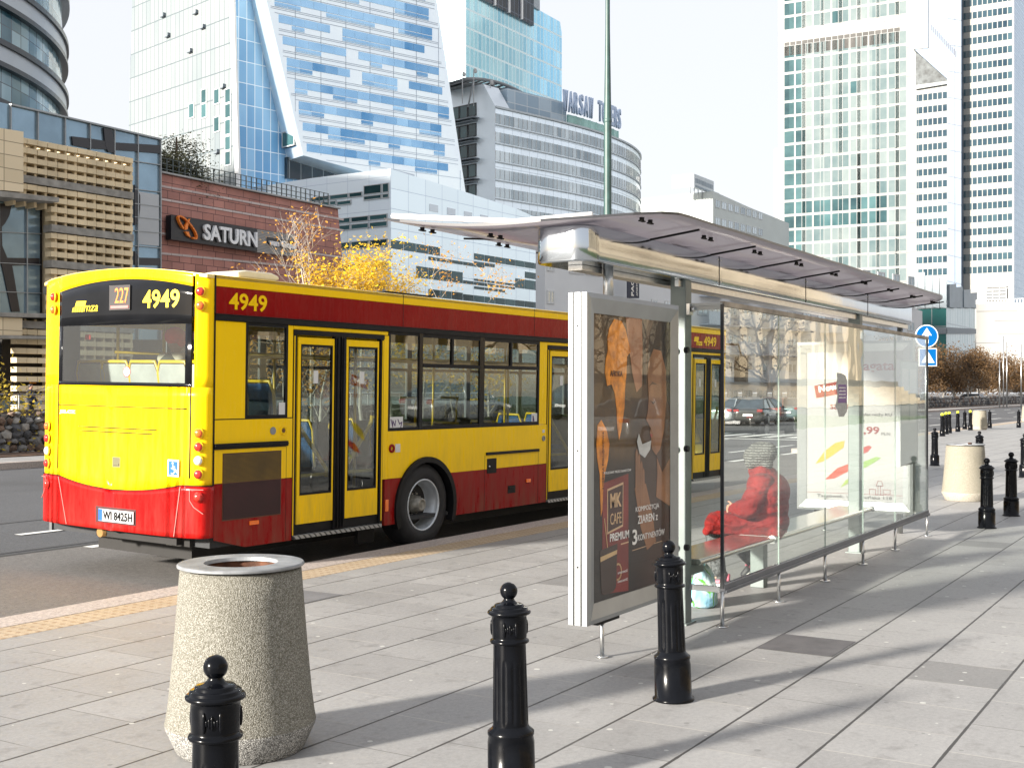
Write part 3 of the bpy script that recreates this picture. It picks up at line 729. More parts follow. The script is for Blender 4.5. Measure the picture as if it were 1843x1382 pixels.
# rear end: plan curve of the tail
_PR0 = [(0, 0), (-.05, .006), (-.10, .030), (-.135, .075), (-.158, .14), (-.178, .25), (-.196, .5), (-.208, .85), (-.212, 1.19), (-.208, 1.53), (-.196, 1.88), (-.178, 2.13), (-.158, 2.24), (-.135, 2.305), (-.10, 2.35), (-.05, 2.374), (0, 2.38)]
PR = []
for _i in range(45):
    _a = math.pi * _i / 44; _c = math.cos(_a); PR.append((-.212 * abs(math.sin(_a)) ** (2 / 3.5), 1.19 - 1.19 * abs(_c) ** (2 / 3.5) * (1 if _c > 0 else -1)))
def tail_x(v):
    return -.212 * max(0., 1 - abs((v - 1.19) / 1.19) ** 3.5) ** (1 / 3.5)
def tail_old(v):
    if v <= .03: return -.10 * max(0, v) / .03
    if v >= 2.35: return -.10 * max(0, 2.38 - v) / .03
    for (x0, y0), (x1, y1) in zip(PR, PR[1:]):
        if y0 <= v <= y1 and y1 > y0: return x0 + (x1 - x0) * (v - y0) / (y1 - y0)
    return 0
def crown(v): return 2.835 + .095 * (1 - ((v - 1.19) / 1.19) ** 2)          # roof line across the tail
def tail(name, v0, v1, lo, hi, off, mat, n=28, m=10, th=.02, smooth=True, parent=None):
    mb = MB(); vs = sorted(set([v0 + (v1 - v0) * i / n for i in range(n + 1)] + [p[1] for p in PR if v0 < p[1] < v1]))
    # near the corners follow the rounded plan
    cols = [(tail_x(v) - off if v0 > .03 or v > .031 else PR[0][0] - off, v) for v in vs]
    if v0 <= 0: cols = [(x - (off if v > .02 else 0), v - (off if v < .15 else 0)) for x, v in PR if v <= v1] + [(tail_x(v) - off, v) for v in vs if v > .15]
    if v1 >= 2.38: cols = [c for c in cols if c[1] < 2.22] + [(x - off, v + off) for x, v in PR if v >= 2.22]
    o = len(mb.v)
    for j in range(m + 1):
        for x, v in cols:
            l, h = lo(v), hi(v); z = l + (h - l) * j / m
            mb.v.append((x + (z - .43) * .004, v, z))
    k = len(cols)
    for j in range(m):
        for i in range(k - 1):
            mb.f.append([o + j * k + i, o + j * k + i + 1, o + (j + 1) * k + i + 1, o + (j + 1) * k + i]); mb.m.append(0); mb.sm.append(smooth)
    ob = mb.build(name, mat, parent or bus, fix=False)
    if th:
        s = ob.modifiers.new('t', 'SOLIDIFY'); s.thickness = th; s.offset = -1
        ob.data.flip_normals()
        s.offset = -1
    return ob
K = lambda c: (lambda v: c)
redtop = lambda v: .915 if v < .23 or v > 1.99 else .915 - .092 * (1 - ((v - 1.11) / .88) ** 2)
win_hi = lambda v: 2.735 + .092 * (1 - ((v - 1.06) / .94) ** 2)
tail('rear_panel', .0, 2.38, redtop, K(1.815), 0, YEL)
tail('bumper', .0, 2.38, K(.432), lambda v: redtop(v) - .004, .006, REDR)
tail('rear_corner', .0, .14, K(1.815), lambda v: crown(v), 0, YEL, n=6)
tail('rear_corner', 2.02, 2.38, K(1.815), lambda v: crown(v), 0, YEL, n=8)
tail('rear_header', .14, 2.02, lambda v: win_hi(v), lambda v: crown(v), 0, YEL, m=4)
tail('rear_window', .14, 2.02, K(2.395), lambda v: win_hi(v), .004, BLG, m=4)
rw = bus.children[-1] if False else None
tail('rear_window_border', .14, 2.02, K(1.815), K(1.85), .004, BLG, m=1)
tail('rear_window_border', .14, .205, K(1.85), K(2.395), .004, BLG, n=2, m=2)
tail('rear_window_border', 1.955, 2.02, K(1.85), K(2.395), .004, BLG, n=2, m=2)
tail('rear_window_glass', .205, 1.955, K(1.85), K(2.395), .002, BGR, m=3, th=0)
for a, b in ((.136, .146), (2.012, 2.022)): tail('tail_seam', a, b, lambda v: .98, lambda v: win_hi(v) - .02 if False else 1.815, .006, BLK, n=6, m=3, th=.004)
tail('tail_seam', .18, 2.02, K(1.611), K(1.620), .006, BLK, m=1, th=.004)
tail('tail_seam', .0, 2.38, lambda v: redtop(v) - .006, lambda v: redtop(v) + .001, .009, BLK, m=1, th=.006)
TL = lambda v: tail_x(v) - .004
PINK = M('scraped_seam', (.55, .16, .14), .5)
mb = MB()
for pts in ([(.232, .90), (.30, .44)], [(1.985, .90), (1.84, .44)]):
    (a, z0), (b, z1) = pts
    for i in range(6):
        t0, t1 = i / 6, (i + 1) / 6; va, vb = a + (b - a) * t0, a + (b - a) * t1
        mb.bar((tail_x(va) - .009, va, z0 + (z1 - z0) * t0), (tail_x(vb) - .009, vb, z0 + (z1 - z0) * t1), .008, .006)
for s, v in ((1, .06), (-1, 2.32)):
    pts = [(v - s * .055, .88), (v + s * .07, .88), (v + s * .07, .78), (v + s * .03, .72), (v - s * .055, .66)]
    for (a, z0), (b, z1) in zip(pts, pts[1:]): mb.bar((tail_x(min(max(a, .03), 2.35)) - .01, a, z0), (tail_x(min(max(b, .03), 2.35)) - .01, b, z1), .006)
mb.build('bumper_seam', PINK, bus)
for a, b, z in ((.54, 1.68, 1.405), (.60, 1.65, 1.365)): tail('vent_slot', a, b, K(z), K(z + .010), .006, BLK, n=30, m=1, th=.004)
# lamps
RL = M('red_lamp_lens', (.55, .02, .01), .12, coat=1, var=.2, vs=30); OL = M('orange_lamp_lens', (.75, .13, .01), .12, coat=1, var=.2, vs=30)
WL = M('clear_lamp_lens', (.75, .75, .70), .12, coat=1, var=.2, vs=30)
def lamp(v, z, mat, r=.043):
    x = tail_x(v) - .004
    a = -.38 if v < 1.19 else .38
    o = MB().lathe([(r + .008, 0), (r + .008, -.012), (r, -.014)], 24, (0, 0, 0), ax=0).build('lamp', YEL if z > .9 else REDR, bus, (x, v, z))
    l = MB().lathe([(r, -.012), (r * .9, -.026), (r * .62, -.036), (r * .3, -.040), (.0, -.041)], 24, (0, 0, 0), ax=0)
    l.build('lens', mat, o); o.rotation_euler = (0, 0, -a if v < 1.19 else a * .6)
    if v < 1.19: o.rotation_euler = (0, 0, .32)
    else: o.rotation_euler = (0, 0, -.32)
for v in (.055, 2.215):
    for z, m_ in ((2.688, RL), (2.558, OL)): lamp(v if v < 1 else 2.10, z, m_)
for z, m_ in ((1.395, OL), (1.271, RL), (1.147, WL), (1.021, RL), (.812, RL)):
    lamp(.055, z, m_); lamp(2.2, z, m_)
# rear lettering
EXR, EZ = Vector((0, -1, 0)), Vector((0, 0, 1))
YL = M('yellow_lettering', (.85, .62, .01), .5, var=.04)
def hug(o, dx):                                       # lay letters on the curved tail
    xm = max(v.co.x for v in o.data.vertices)
    for v in o.data.vertices: v.co.x = v.co.x - xm + tail_x(v.co.y) + (v.co.z - .43) * .004 - dx
    return o
def rtext(n, s, v1, v0, z0, z1, mat, bold=0, shear=0, dx=.005):
    return hug(lettering(n, s, (-.2, v1, z0), EXR, EZ, v1 - v0, z1 - z0, mat, bus, .002, bold, shear), dx)
rtext('fleet_number', '4949', .752, .275, 2.543, 2.714, YL, .02)
rtext('operator_letters', 'mza', 1.615, 1.40, 2.530, 2.590, YL, .0, .3)
mb = MB(); fr_ = lambda v, z, d: (-.215 - d, v, z); xx = lambda v: v
for k in range(5):
    mb.prism([(1.80 - k * .035, 2.53), (1.775 - k * .035, 2.53), (1.758 - k * .035, 2.575), (1.783 - k * .035, 2.575)], 0, .002, fr_)
mb.prism([(1.755, 2.58), (1.60, 2.58), (1.575, 2.635), (1.73, 2.635)], 0, .002, fr_); mb.prism([(1.66, 2.53), (1.625, 2.53), (1.61, 2.575), (1.645, 2.575)], 0, .002, fr_)
hug(mb.build('operator_emblem', YL, bus), .005)
SILV = M('chrome_letters', (.75, .75, .72), .3, .3)
rtext('maker_letters', 'JELCZ', 1.99, 1.72, 1.525, 1.565, SILV, .05)
mb = MB(); mb.box(-.222, -.210, .918, 1.218, 2.533, 2.772); d_ = mb.build('route_display', M('display_grey', (.06, .055, .055), .3), bus, bev=.004)
rtext('display_digits', '227', 1.13, .935, 2.60, 2.745, emit('orange_led', (1., .22, .03), .28), .0, 0, .020)
MB().box(-.226, -.22, .935, 1.19, 2.552, 2.576).build('display_strip', M('pink_strip', (.55, .16, .15), .4), bus)
mb = MB(); mb.box(-.222, -.20, .80, 1.385, .497, .652); mb.build('plate_recess', M('recess_dark', (.05, .008, .008), .5), bus, bev=.003)
p = MB(); p.box(-.236, -.228, .815, 1.325, .513, .632); pl_ = p.build('licence_plate', M('plate_white', (.42, .42, .43), .5), bus, bev=.002)
MB().box(-.2375, -.2355, 1.268, 1.322, .517, .628).build('plate_strip', M('plate_blue', (.01, .09, .45), .4), pl_)
lettering('plate_number', 'WI 8425H', (-.2362, 1.255, .532), EXR, EZ, .425, .082, M('plate_black', (.004, .004, .004), .5, spec=.1), pl_, .002, .03)
p = MB(); p.box(-.212, -.200, 1.045, 1.16, 1.035, 1.135); p.box(-.218, -.21, 1.06, 1.145, 1.055, 1.075, 0); p.build('engine_flap_handle', M('handle_grey', (.13, .12, .06), .5), bus, bev=.004)
p = MB(); x_ = tail_x(.32) - .006; p.box(x_ - .0, x_ + .004, .245, .395, .99, 1.145); st = p.build('wheelchair_sticker', WHT, bus)
MB().box(x_ - .002, x_ + .002, .26, .38, 1.005, 1.13).build('sticker_field', M('sticker_blue', (.01, .10, .42), .4), st)
p = MB(); fq = lambda v, z, d: (x_ - .0025 - d, v, z)
p.prism(circle(.325, 1.112, .010, 10), 0, .001, fq); stroke(p, [(.323, 1.095), (.32, 1.06), (.285, 1.06), (.27, 1.03)], .010, fq, 0, .001); stroke(p, [(.32, 1.08), (.295, 1.08)], .008, fq, 0, .001)
cc = circle(.325, 1.043, .027, 14); stroke(p, cc[2:13], .007, fq, 0, .001); p.build('wheelchair_symbol', WHT, st)
# side lettering
lettering('fleet_number', '4949', (.166, -.002, 2.540), (1, 0, 0), (0, 0, 1), .49, .16, YEL, bus, .002, .02)
lettering('fleet_number', '4949', (10.72, -.002, 2.54), (1, 0, 0), (0, 0, 1), .50, .16, YEL, bus, .002, .02)
lettering('operator_letters', 'mza', (10.42, -.002, 2.54), (1, 0, 0), (0, 0, 1), .24, .07, YEL, bus, .002, .03, .3)
mb = MB(); mb.prism([(10.33, 2.6), (10.50, 2.6), (10.53, 2.68), (10.36, 2.68)], -.003, 0, S); mb.build('operator_emblem', YEL, bus)
# shell: roof, left side, front, floor
mb = MB(); n = 12
for i in range(n):
    v0, v1 = BW * i / n, BW * (i + 1) / n
    cr = lambda v: 2.846 + .088 * (1 - ((v - 1.19) / 1.19) ** 2) - .0
    x0, x1 = tail_x(max(v0, .04)) * 1., tail_x(min(v1, 2.34))
    mb.prism([(x0 + .01, v0), (BL, v0), (BL, v1), (x1 + .01, v1)], 0, 1, lambda x, y, d, v0=v0: (x, y, cr(y) - d * .03))
mb.build('roof', M('bus_roof_paint', (.80, .62, .22), .4, var=.1), bus)
mb = MB(); mb.box(.05, BL - .1, .05, BW - .05, 2.60, 2.63); mb.build('ceiling', LGREY, bus)
mb = MB(); mb.box(-.02, BL, BW - .04, BW, .32, 1.35, 0); mb.box(-.02, BL, BW - .04, BW, 2.43, 2.86, 1)
for i in range(9): x = .0 + i * 1.45; mb.box(x, x + (.10 if i else .3), BW - .04, BW, 1.35, 2.43, 0)
mb.build('far_side', [M('interior_lining', (.10, .105, .11), .6), YEL], bus)
for i in range(8):
    x = .1 + i * 1.45; x += .2 if i == 0 else 0
    o = MB().box(x, .0 + (i + 1) * 1.45, BW - .03, BW - .01, 2.03, 2.07).build('far_window', BLK, bus)
    MB().box(x, (i + 1) * 1.45, BW - .022, BW - .018, 1.35, 2.43).build('far_pane', glass('far_bus_glass', (.88, .92, .90), 1.4), o)
mb = MB(); mb.box(.0, BL - .05, .04, BW - .04, .33, .37); mb.box(0, 2.55 * .0 + .9, .04, BW - .04, .37, .9); mb.build('floor', M('bus_floor', (.03, .032, .035), .8), bus)
mb = MB(); mb.box(BL - .06, BL, .0, BW, .32, 1.3, 0); mb.box(BL - .06, BL, 0, BW, 2.4, 2.85, 0); mb.box(BL - .06, BL, 0, .1, 1.3, 2.4, 0); mb.box(BL - .06, BL, BW - .1, BW, 1.3, 2.4, 0)
mb.build('front_end', YEL, bus, bev=.02)
MB().box(BL - .04, BL - .03, .1, BW - .1, 1.3, 2.4).build('windscreen', glass('far_bus_glass', (.88, .92, .90), 1.4), bus)
mb = MB(); mb.box(.2, 2.6, .5, BW - .5, .16, .33); mb.box(3.9, 8.3, .3, BW - .3, .18, .33); mb.box(-.05, .25, .25, 1.6, .33, .43); mb.box(-.12, -.05, .35, 1.35, .345, .43)
mb.build('underbody', M('underbody_dirt', (.02, .019, .018), .85), bus)
MB().cyl((-.16, 1.40, .385), (.3, 1.40, .40), .045).build('exhaust_pipe', M('exhaust_brass', (.38, .22, .08), .4, .6), bus)
MB().prism([(.36, .33), (.55, .33), (.50, .44), (.36, .44)], -.07, -.04, lambda v, z, d: (d, v, z)).build('mud_guard', M('bracket_grey', (.3, .3, .28), .6), bus)
mb = MB(); mb.prism([(.5, 2.88), (1.0, 2.88), (1.06, 2.90), (1.04, 2.93), (.95, 2.955), (.6, 2.955), (.48, 2.93)], .22, .72, lambda x, z, d: (x, d, z - .005)); mb.build('roof_unit', M('cream_cover', (.72, .66, .50), .4), bus, bev=.03, seg=3)
mb = MB(); mb.prism([(3.0, 2.88), (3.9, 2.88), (3.95, 2.915), (3.9, 2.93), (3.05, 2.93)], .5, 1.2, lambda x, z, d: (x, d, z)); mb.build('roof_hatch', BLK, bus)
# interior
YT = M('yellow_tube', (.95, .60, .02), .3)
SEATB = M('seat_shell', (.50, .49, .44), .5); SEATC = M('blue_seat_fabric', (.02, .09, .24), .8, var=.4, vs=20)
def seat(x, y, zf, rear=False, back=1):
    mb = MB(); f = lambda v, z, d: (x + back * (d + (z - zf - .45) * -.14), v, z)
    mb.prism([(y - .20, zf + .42), (y + .20, zf + .42), (y + .21, zf + .85), (y + .17, zf + .95), (y - .17, zf + .95), (y - .21, zf + .85)], 0, .035, f)
    s = mb.build('seat', SEATB if rear else SEATC, bus, bev=.01)
    q = MB(); b = MB(); b.box(x + .0, x + .42, y - .2, y + .2, zf + .40, zf + .46); b.build('seat_cushion', SEATC, s)
    pts = [(y - .21, zf + .40), (y - .225, zf + .86), (y - .18, zf + .975), (y + .18, zf + .975), (y + .225, zf + .86), (y + .21, zf + .40)]
    q.tube([f(v, z, .016) for v, z in pts], .017, 8); q.build('seat_frame', YT, s)
for y in (.42, .85, 1.28, 1.71, 2.10): seat(.30, y, 1.08, True)
for x in (1.0,):
    for y in (.42, 1.96): seat(x, y, .9)
for x in (3.3, 4.1, 4.9, 8.0, 8.8):
    for y in (.35, 2.02): seat(x, y, .42)
for x in (.35, .95, 2.6, 5.7, 7.5, 9.6):
    for y in (.55, 1.8): MB().tube([(x, y, .4), (x, y, 2.6)], .017, 8).build('grab_pole', YT, bus)
MB().tube([(.3, .6, 2.15), (10.5, .6, 2.15)], .016, 8).build('grab_rail', YT, bus); MB().tube([(.3, 1.78, 2.15), (10.5, 1.78, 2.15)], .016, 8).build('grab_rail', YT, bus)
for x in (3.25, 4.05, 1.1): MB().tube([(x, .2, 1.3), (x, .2, 1.62), (x + .1, .25, 1.7), (x + .1, .5, 1.7)], .015, 8).build('seat_handle', YT, bus)
x_ = tail_x(1.0) - .0
mb = MB(); f2 = lambda v, z, d: (-.2125 - d, v, z); mb.prism(circle(.96, 1.95, .052, 20), 0, .001, f2); o = mb.build('window_sticker', M('sticker_ring', (.35, .04, .04), .5), bus)
mb = MB(); mb.prism(circle(.96, 1.95, .043, 20), .001, .002, f2); mb.build('sticker_disc', PAPER, o)
lettering('sticker_digits', '2.7', (-.2146, .985, 1.935), EXR, EZ, .05, .03, BLK, o, .001, .02)
MB().box(.05, .06, 1.85, 1.93, 2.27, 2.32).build('emergency_hammer', M('hammer_red', (.7, .03, .02), .5), bus)
# wing mirror at the front
mb = MB(); mb.tube([(BL - .05, .1, 2.6), (BL + .25, -.12, 2.6), (BL + .28, -.16, 2.4)], .02, 8); mb.box(BL + .24, BL + .32, -.28, -.05, 1.95, 2.4); mb.build('wing_mirror', BLK, bus, bev=.01)

# ================================================================== bus shelter
PG = glass('shelter_glass', (.93, .96, .94), 1.36)
GE = M('glass_edge', (.22, .27, .25), .3)
GD = M('dark_glass_edge', (.02, .025, .03), .3)
sh = empty('bus_shelter', (8, 3.4, 0), label='glass and steel bus shelter with a smoked curved roof beside the bus', cat='bus shelter')
def SH(mb, name, mat, **k):
    for i, v in enumerate(mb.v): mb.v[i] = (v[0] - 8, v[1] - 3.4, v[2])
    return mb.build(name, mat, sh, **k)
for x in (8.02, 12.5):
    m_ = MB(); m_.box(x - .055, x + .055, 3.42, 3.54, 0, 2.52); SH(m_, 'post', POSTM, bev=.008)
    m_ = MB(); m_.box(x - .09, x + .09, 3.40, 3.56, 0, .012); SH(m_, 'post_base', POSTM)
    m_ = MB(); m_.tube([(x + .055, 3.46, .20), (x + .10, 3.46, .19), (x + .14, 3.46, .14), (x + .10, 3.46, .12)], .012, 6); SH(m_, 'post_foot', POSTM)
    m_ = MB(); m_.box(x - .045, x + .02, 3.395, 3.42, 2.20, 2.28); m_.cyl((x - .01, 3.39, 2.24), (x - .01, 3.37, 2.24), .018); SH(m_, 'clamp', STEEL)
# beam with rounded ends under the roof
X0, X1, YA, YB, ZA, ZB = 6.47, 14.72, 3.40, 3.82, 2.448, 2.672
def capsule(x0, x1, y0, y1, ins=0, n=10):
    r = .13 - ins; p = []
    for cx, cy, a in ((x1 - r - ins, y1 - r - ins, 0), (x0 + r + ins, y1 - r - ins, 90), (x0 + r + ins, y0 + r + ins, 180), (x1 - r - ins, y0 + r + ins, 270)):
        for k in range(n + 1): t = R(a + 90 * k / n); p.append((cx + r * math.cos(t), cy + r * math.sin(t)))
    return p
m_ = MB(); m_.prism(capsule(X0, X1, YA, YB), ZA, ZB, lambda x, y, z: (x, y, z)); o = SH(m_, 'roof_beam', MIRR, bev=.012)
for f in o.data.polygons: f.use_smooth = abs(f.normal.z) < .5
for x in (8.55, 10.62, 12.68):
    m_ = MB(); m_.box(x - .004, x + .004, YA - .0025, YA + .01, ZA + .004, ZB - .004); SH(m_, 'beam_joint', BLK)
    for z in (ZA + .03, ZB - .03):
        for dx in (-.03, .03): SH(MB().cyl((x + dx, YA - .004, z), (x + dx, YA + .01, z), .006, n=8), 'beam_screw', STEEL)
m_ = MB(); m_.box(X0 + .2, X1 - .3, 3.56, 3.66, ZA - .035, ZA - .002); m_.box(7.9, 14.6, 3.445, 3.475, ZA - .05, ZA - .003); SH(m_, 'beam_rail', STEEL)
m_ = MB(); m_.tube([(6.95, 3.52, 2.24), (6.95, 3.52, ZA)], .033, 12); SH(m_, 'hanger', STEEL)
m_ = MB(); m_.tube([(14.45, 3.5, 0), (14.45, 3.5, ZA)], .033, 12); SH(m_, 'hanger', STEEL)
# roof sheet: a long curved smoked plate with rounded corners
def roofmat():
    m, t, b = nodes_of('smoked_roof_sheet'); c = coord(t)
    rc_ = ramp(t, noise(t, c, .8, 5), .3, .7, (.42, .40, .425), (.52, .495, .52)); t.links.new(rc_, b.inputs['Base Color'])
    tl_ = nd(t, 'ShaderNodeBsdfTranslucent'); t.links.new(rc_, tl_.inputs[0]); mt_ = nd(t, 'ShaderNodeMixShader'); mt_.inputs[0].default_value = .6
    t.links.new(b.outputs[0], mt_.inputs[1]); t.links.new(tl_.outputs[0], mt_.inputs[2]); t.links.new(mt_.outputs[0], t.nodes['Material Output'].inputs[0])
    b.inputs['Roughness'].default_value = .14; b.inputs['Coat Weight'].default_value = .6; b.inputs['Coat Roughness'].default_value = .03; b.inputs['Specular IOR Level'].default_value = .8
    bump(t, b, noise(t, c, 1.3, 2), .04, .03); return m
def yrear(x):                                        # plan outline of the roof
    a, b = 6.36, 14.95
    return 2.99 + .55 * max(0, (6.95 - x) / .6) ** 2.2 + .25 * max(0, (x - 14.2) / .75) ** 2
def yroad(x): return 5.10 - .40 * max(0, (6.75 - x) / .45) ** 2 - .4 * max(0, (x - 14.4) / .55) ** 2
def zroof(y): t = (y - 3.0) / 2.1; return 2.735 + .10 * t + .06 * (2 * t - 1) ** 2 - .06 + .045 * math.sin(math.pi * t) * -1
m_ = MB(); nx, ny = 60, 16; o0 = 0
xs = [6.30 + (14.95 - 6.30) * (i / nx) for i in range(nx + 1)]
for side in (0, 1):
    for x in xs:
        for j in range(ny + 1):
            y = yrear(x) + (yroad(x) - yrear(x)) * j / ny
            m_.v.append((x, y, zroof(y) + (.016 if side else 0) + .003 * math.sin((x - 6.3) / 1.2 * math.pi) ** 2))
k = ny + 1; T = (nx + 1) * k
for i in range(nx):
    for j in range(ny):
        a = i * k + j; m_.f.append([a, a + 1, a + k + 1, a + k]); m_.m.append(0); m_.sm.append(True)
        a += T; m_.f.append([a, a + k, a + k + 1, a + 1]); m_.m.append(0); m_.sm.append(True)
for i in range(nx):
    for j in (0, ny): a = i * k + j; m_.f.append([a, a + k, a + k + T, a + T]); m_.m.append(1); m_.sm.append(False)
for j in range(ny):
    for i in (0, nx): a = i * k + j; m_.f.append([a, a + 1, a + 1 + T, a + T]); m_.m.append(1); m_.sm.append(False)
SH(m_, 'roof_sheet', [roofmat(), M('roof_edge_dark', (.05, .05, .055), .3)])
m_ = MB()                                            # clear rim of the near end and the white gutter lying on top
m_.tube([(6.50, 3.4, zroof(3.4) + .035), (6.42, 3.9, zroof(3.9) + .035), (6.42, 4.85, zroof(4.85) + .035)], .018, 8)
SH(m_, 'roof_gutter', WHT)
m_ = MB()
for i in range(8):
    x = 6.8 + i * 1.12
    for dx in (0, .10): m_.cyl((x + dx, 3.50, ZB), (x + dx, 3.50, 2.76), .018, n=8); m_.cyl((x + dx, 3.70, ZB), (x + dx, 3.70, 2.78), .018, n=8)
    if i % 2: m_.box(x - .09, x + .16, 3.46, 3.74, ZB + .02, ZB + .035)
SH(m_, 'roof_stud', BLK)
for i in range(8):
    m_ = MB(); x = 7.35 + i * 1.05
    m_.tube([(x, 3.06, zroof(3.06) - .02), (x, 3.5, zroof(3.5) - .03), (x, 4.9, zroof(4.9) - .02)], .008, 6)
    SH(m_, 'roof_rod', BLK)
for i in range(9):
    x = 6.75 + i * .98
    for y in (3.16, 4.25, 4.8):
        m_ = MB()
        for dx in (-.06, .06): m_.cyl((x + dx, y, zroof(y) - .002), (x + dx, y, zroof(y) - .024), .016, n=8); m_.box(x + dx - .032, x + dx + .032, y - .01, y + .01, zroof(y) - .028, zroof(y) - .02)
        SH(m_, 'roof_clamp', BLK)
# glass wall
LX = [8.03, 9.22, 10.44, 11.65, 12.88, 14.34]; GY = 3.17
for a, b in zip(LX, LX[1:]):
    m_ = MB(); m_.box(a + .004, b - .004, GY - .004, GY + .004, .30, 2.26); g = SH(m_, 'glass_pane', PG)
m_ = MB(); m_.box(8.034, 8.042, GY + .01, 3.42, .27, 2.26); SH(m_, 'glass_pane', PG)
m_ = MB(); m_.box(14.33, 14.338, GY + .01, 3.40, .27, 2.26); SH(m_, 'glass_pane', PG)
m_ = MB()
for x in LX[1:-1]: m_.box(x - .002, x + .002, GY - .005, GY + .005, .30, 2.255)
SH(m_, 'glass_joint', GE)
m_ = MB(); m_.box(8.022, 8.034, GY - .012, GY + .012, .27, 2.27); m_.box(14.335, 14.35, GY - .012, GY + .012, .24, 2.27); SH(m_, 'glass_corner', GD)
m_ = MB(); m_.box(8.03, 14.35, GY - .018, GY + .018, 2.255, 2.29); SH(m_, 'top_rail', M('weathered_rail', (.30, .26, .21), .6, .3, var=.4, vs=7), bev=.003)
m_ = MB(); m_.box(8.03, 14.35, GY - .02, GY + .02, .235, .30); m_.box(8.03, 14.35, GY - .034, GY - .02, .238, .262); SH(m_, 'bottom_rail', M('anodised_rail', (.17, .175, .19), .4, .6, var=.1), bev=.003)
m_ = MB(); m_.box(8.03, 8.06, GY + .02, 3.42, .24, .28); m_.bar((8.04, GY, 2.27), (8.02, 3.44, 2.275), .02); m_.box(8.03, 8.05, GY, 3.42, 2.235, 2.262); SH(m_, 'side_rail', ALU)
for i, x in enumerate(LX):
    m_ = MB(); m_.cyl((x, GY, .008), (x, GY, .25), .0135, n=12); m_.cyl((x, GY, 0), (x, GY, .010), .045, n=20); SH(m_, 'leg', STEEL)
for z in (.55, 1.25, 1.95):
    m_ = MB(); m_.cyl((7.965, 3.50, z), (7.93, 3.50, z), .025, n=12); m_.cyl((7.97, 3.43, z), (7.97, 3.40, z), .022, n=12); SH(m_, 'bolt', BLK)
# bench: a polished steel seat on brackets
BEN = M('polished_bench_steel', (.66, .62, .58), .16, .92, var=.08, vs=3, bs=.05, bsc=8)
def rbench(x0, x1):
    m_ = MB(); pr = []
    for k in range(9): t = R(90 + 180 * k / 8); pr.append((3.385 + .022 * math.cos(t), .428 + .022 * math.sin(t)))
    pr += [(3.74, .406), (3.76, .415), (3.765, .44), (3.74, .45)]
    m_.prism(pr, x0, x1, lambda y, z, x: (x, y, z)); return m_
SH(rbench(8.12, 9.68), 'bench', BEN, bev=.004); SH(rbench(9.73, 12.78), 'bench', BEN, bev=.004)
m_ = MB(); m_.cyl((9.68, 3.385, .428), (9.73, 3.385, .428), .034); SH(m_, 'bench_collar', STEEL)
m_ = MB(); m_.cyl((12.78, 3.385, .428), (12.79, 3.385, .428), .03); SH(m_, 'bench_cap', STEEL)
for bx_ in ((9.80, 9.90, 3.50, 3.62, 0, .405), (8.08, 8.35, 3.44, 3.47, .33, .40), (12.56, 12.7, 3.44, 3.47, .33, .40)): SH(MB().box(*bx_), 'bench_support', POSTM, bev=.005)
TXR = M('poster_red', (.17, .004, .003), .5, var=.02, spec=.1); TXG = M('poster_grey', (.012, .012, .012), .5, var=.02, spec=.1)

# ------------------------------------------------------------------ advertising cabinets
def cabinet(name, org, ex, label, wd=1.36, ht=2.0, th=.125):
    r = empty(name, org, (0, 0, math.atan2(ex[1], ex[0])), label, 'advertising panel', 'lit poster cabinets of the shelter')
    m_ = MB()
    # frame profile: outer rim and a sloping inner lip
    def ring(x0, x1, z0, z1, y): return [(x0, y, z0), (x1, y, z0), (x1, y, z1), (x0, y, z1)]
    L = [ring(0, wd, 0, ht, th), ring(0, wd, 0, ht, 0), ring(.03, wd - .03, .03, ht - .03, -.012), ring(.115, wd - .115, .12, ht - .12, .012)]
    vs = sum(L, []); fs = []
    for a in range(3):
        for k_ in range(4): q = (k_ + 1) % 4; fs.append([a * 4 + k_, a * 4 + q, a * 4 + 4 + q, a * 4 + 4 + k_])
    fs.append([0, 1, 2, 3])
    m_.add(vs, fs); m_.build('frame', ALU, r)
    m_ = MB(); m_.box(-.004, 0, .035, .042, .0, ht); m_.box(-.004, 0, .085, .092, 0, ht); m_.box(.2, .5, .03, .09, -.03, 0)
    for z in (.35, 1.05, 1.8): m_.cyl((-.005, .062, z), (-.002, .062, z), .006, n=8)
    m_.build('frame_groove', BLK, r)
    m_ = MB(); m_.cyl((.32, .062, -.245), (.32, .062, 0), .014, n=12); m_.cyl((.32, .062, -.25), (.32, .062, -.238), .04, n=16); m_.build('leg', STEEL, r)
    m_ = MB(); m_.box(.112, wd - .112, .008, .012, .118, ht - .118); m_.build('cover_glass', glass('cabinet_glass', (.98, .98, .98), 1.27, k=.5), r)
    return r
ad = cabinet('advertising_panel', (6.40, 3.385, .25), (1, 0), 'coffee advert with an orange map and a drinking woman, in a silver frame')
Wp, Hp = 1.36 - .24, 2.0 - .25
def pmat():
    m, t, b = nodes_of('coffee_poster_print'); c = coord(t, 'Object'); sp = nd(t, 'ShaderNodeSeparateXYZ'); t.links.new(c, sp.inputs[0])
    g = ramp(t, sp.outputs[2], .9, 1.95, (.010, .007, .006), (.09, .05, .014))
    s = ramp(t, noise(t, c, 5., 6), .35, .7, (.4, .4, .4), (1.3, 1.2, 1.))
    base = mixc(t, 1., g, s, 'MULTIPLY')
    base = mixc(t, ramp(t, sp.outputs[0], .62, .95), base, (.05, .022, .012))
    t.links.new(base, b.inputs['Base Color']); b.inputs['Roughness'].default_value = .45; return m
m_ = MB(); m_.box(.115, 1.245, .018, .022, .12, 1.88); po = m_.build('poster', pmat(), ad)
PF = lambda x, z, d: (x, .017 - d, z)
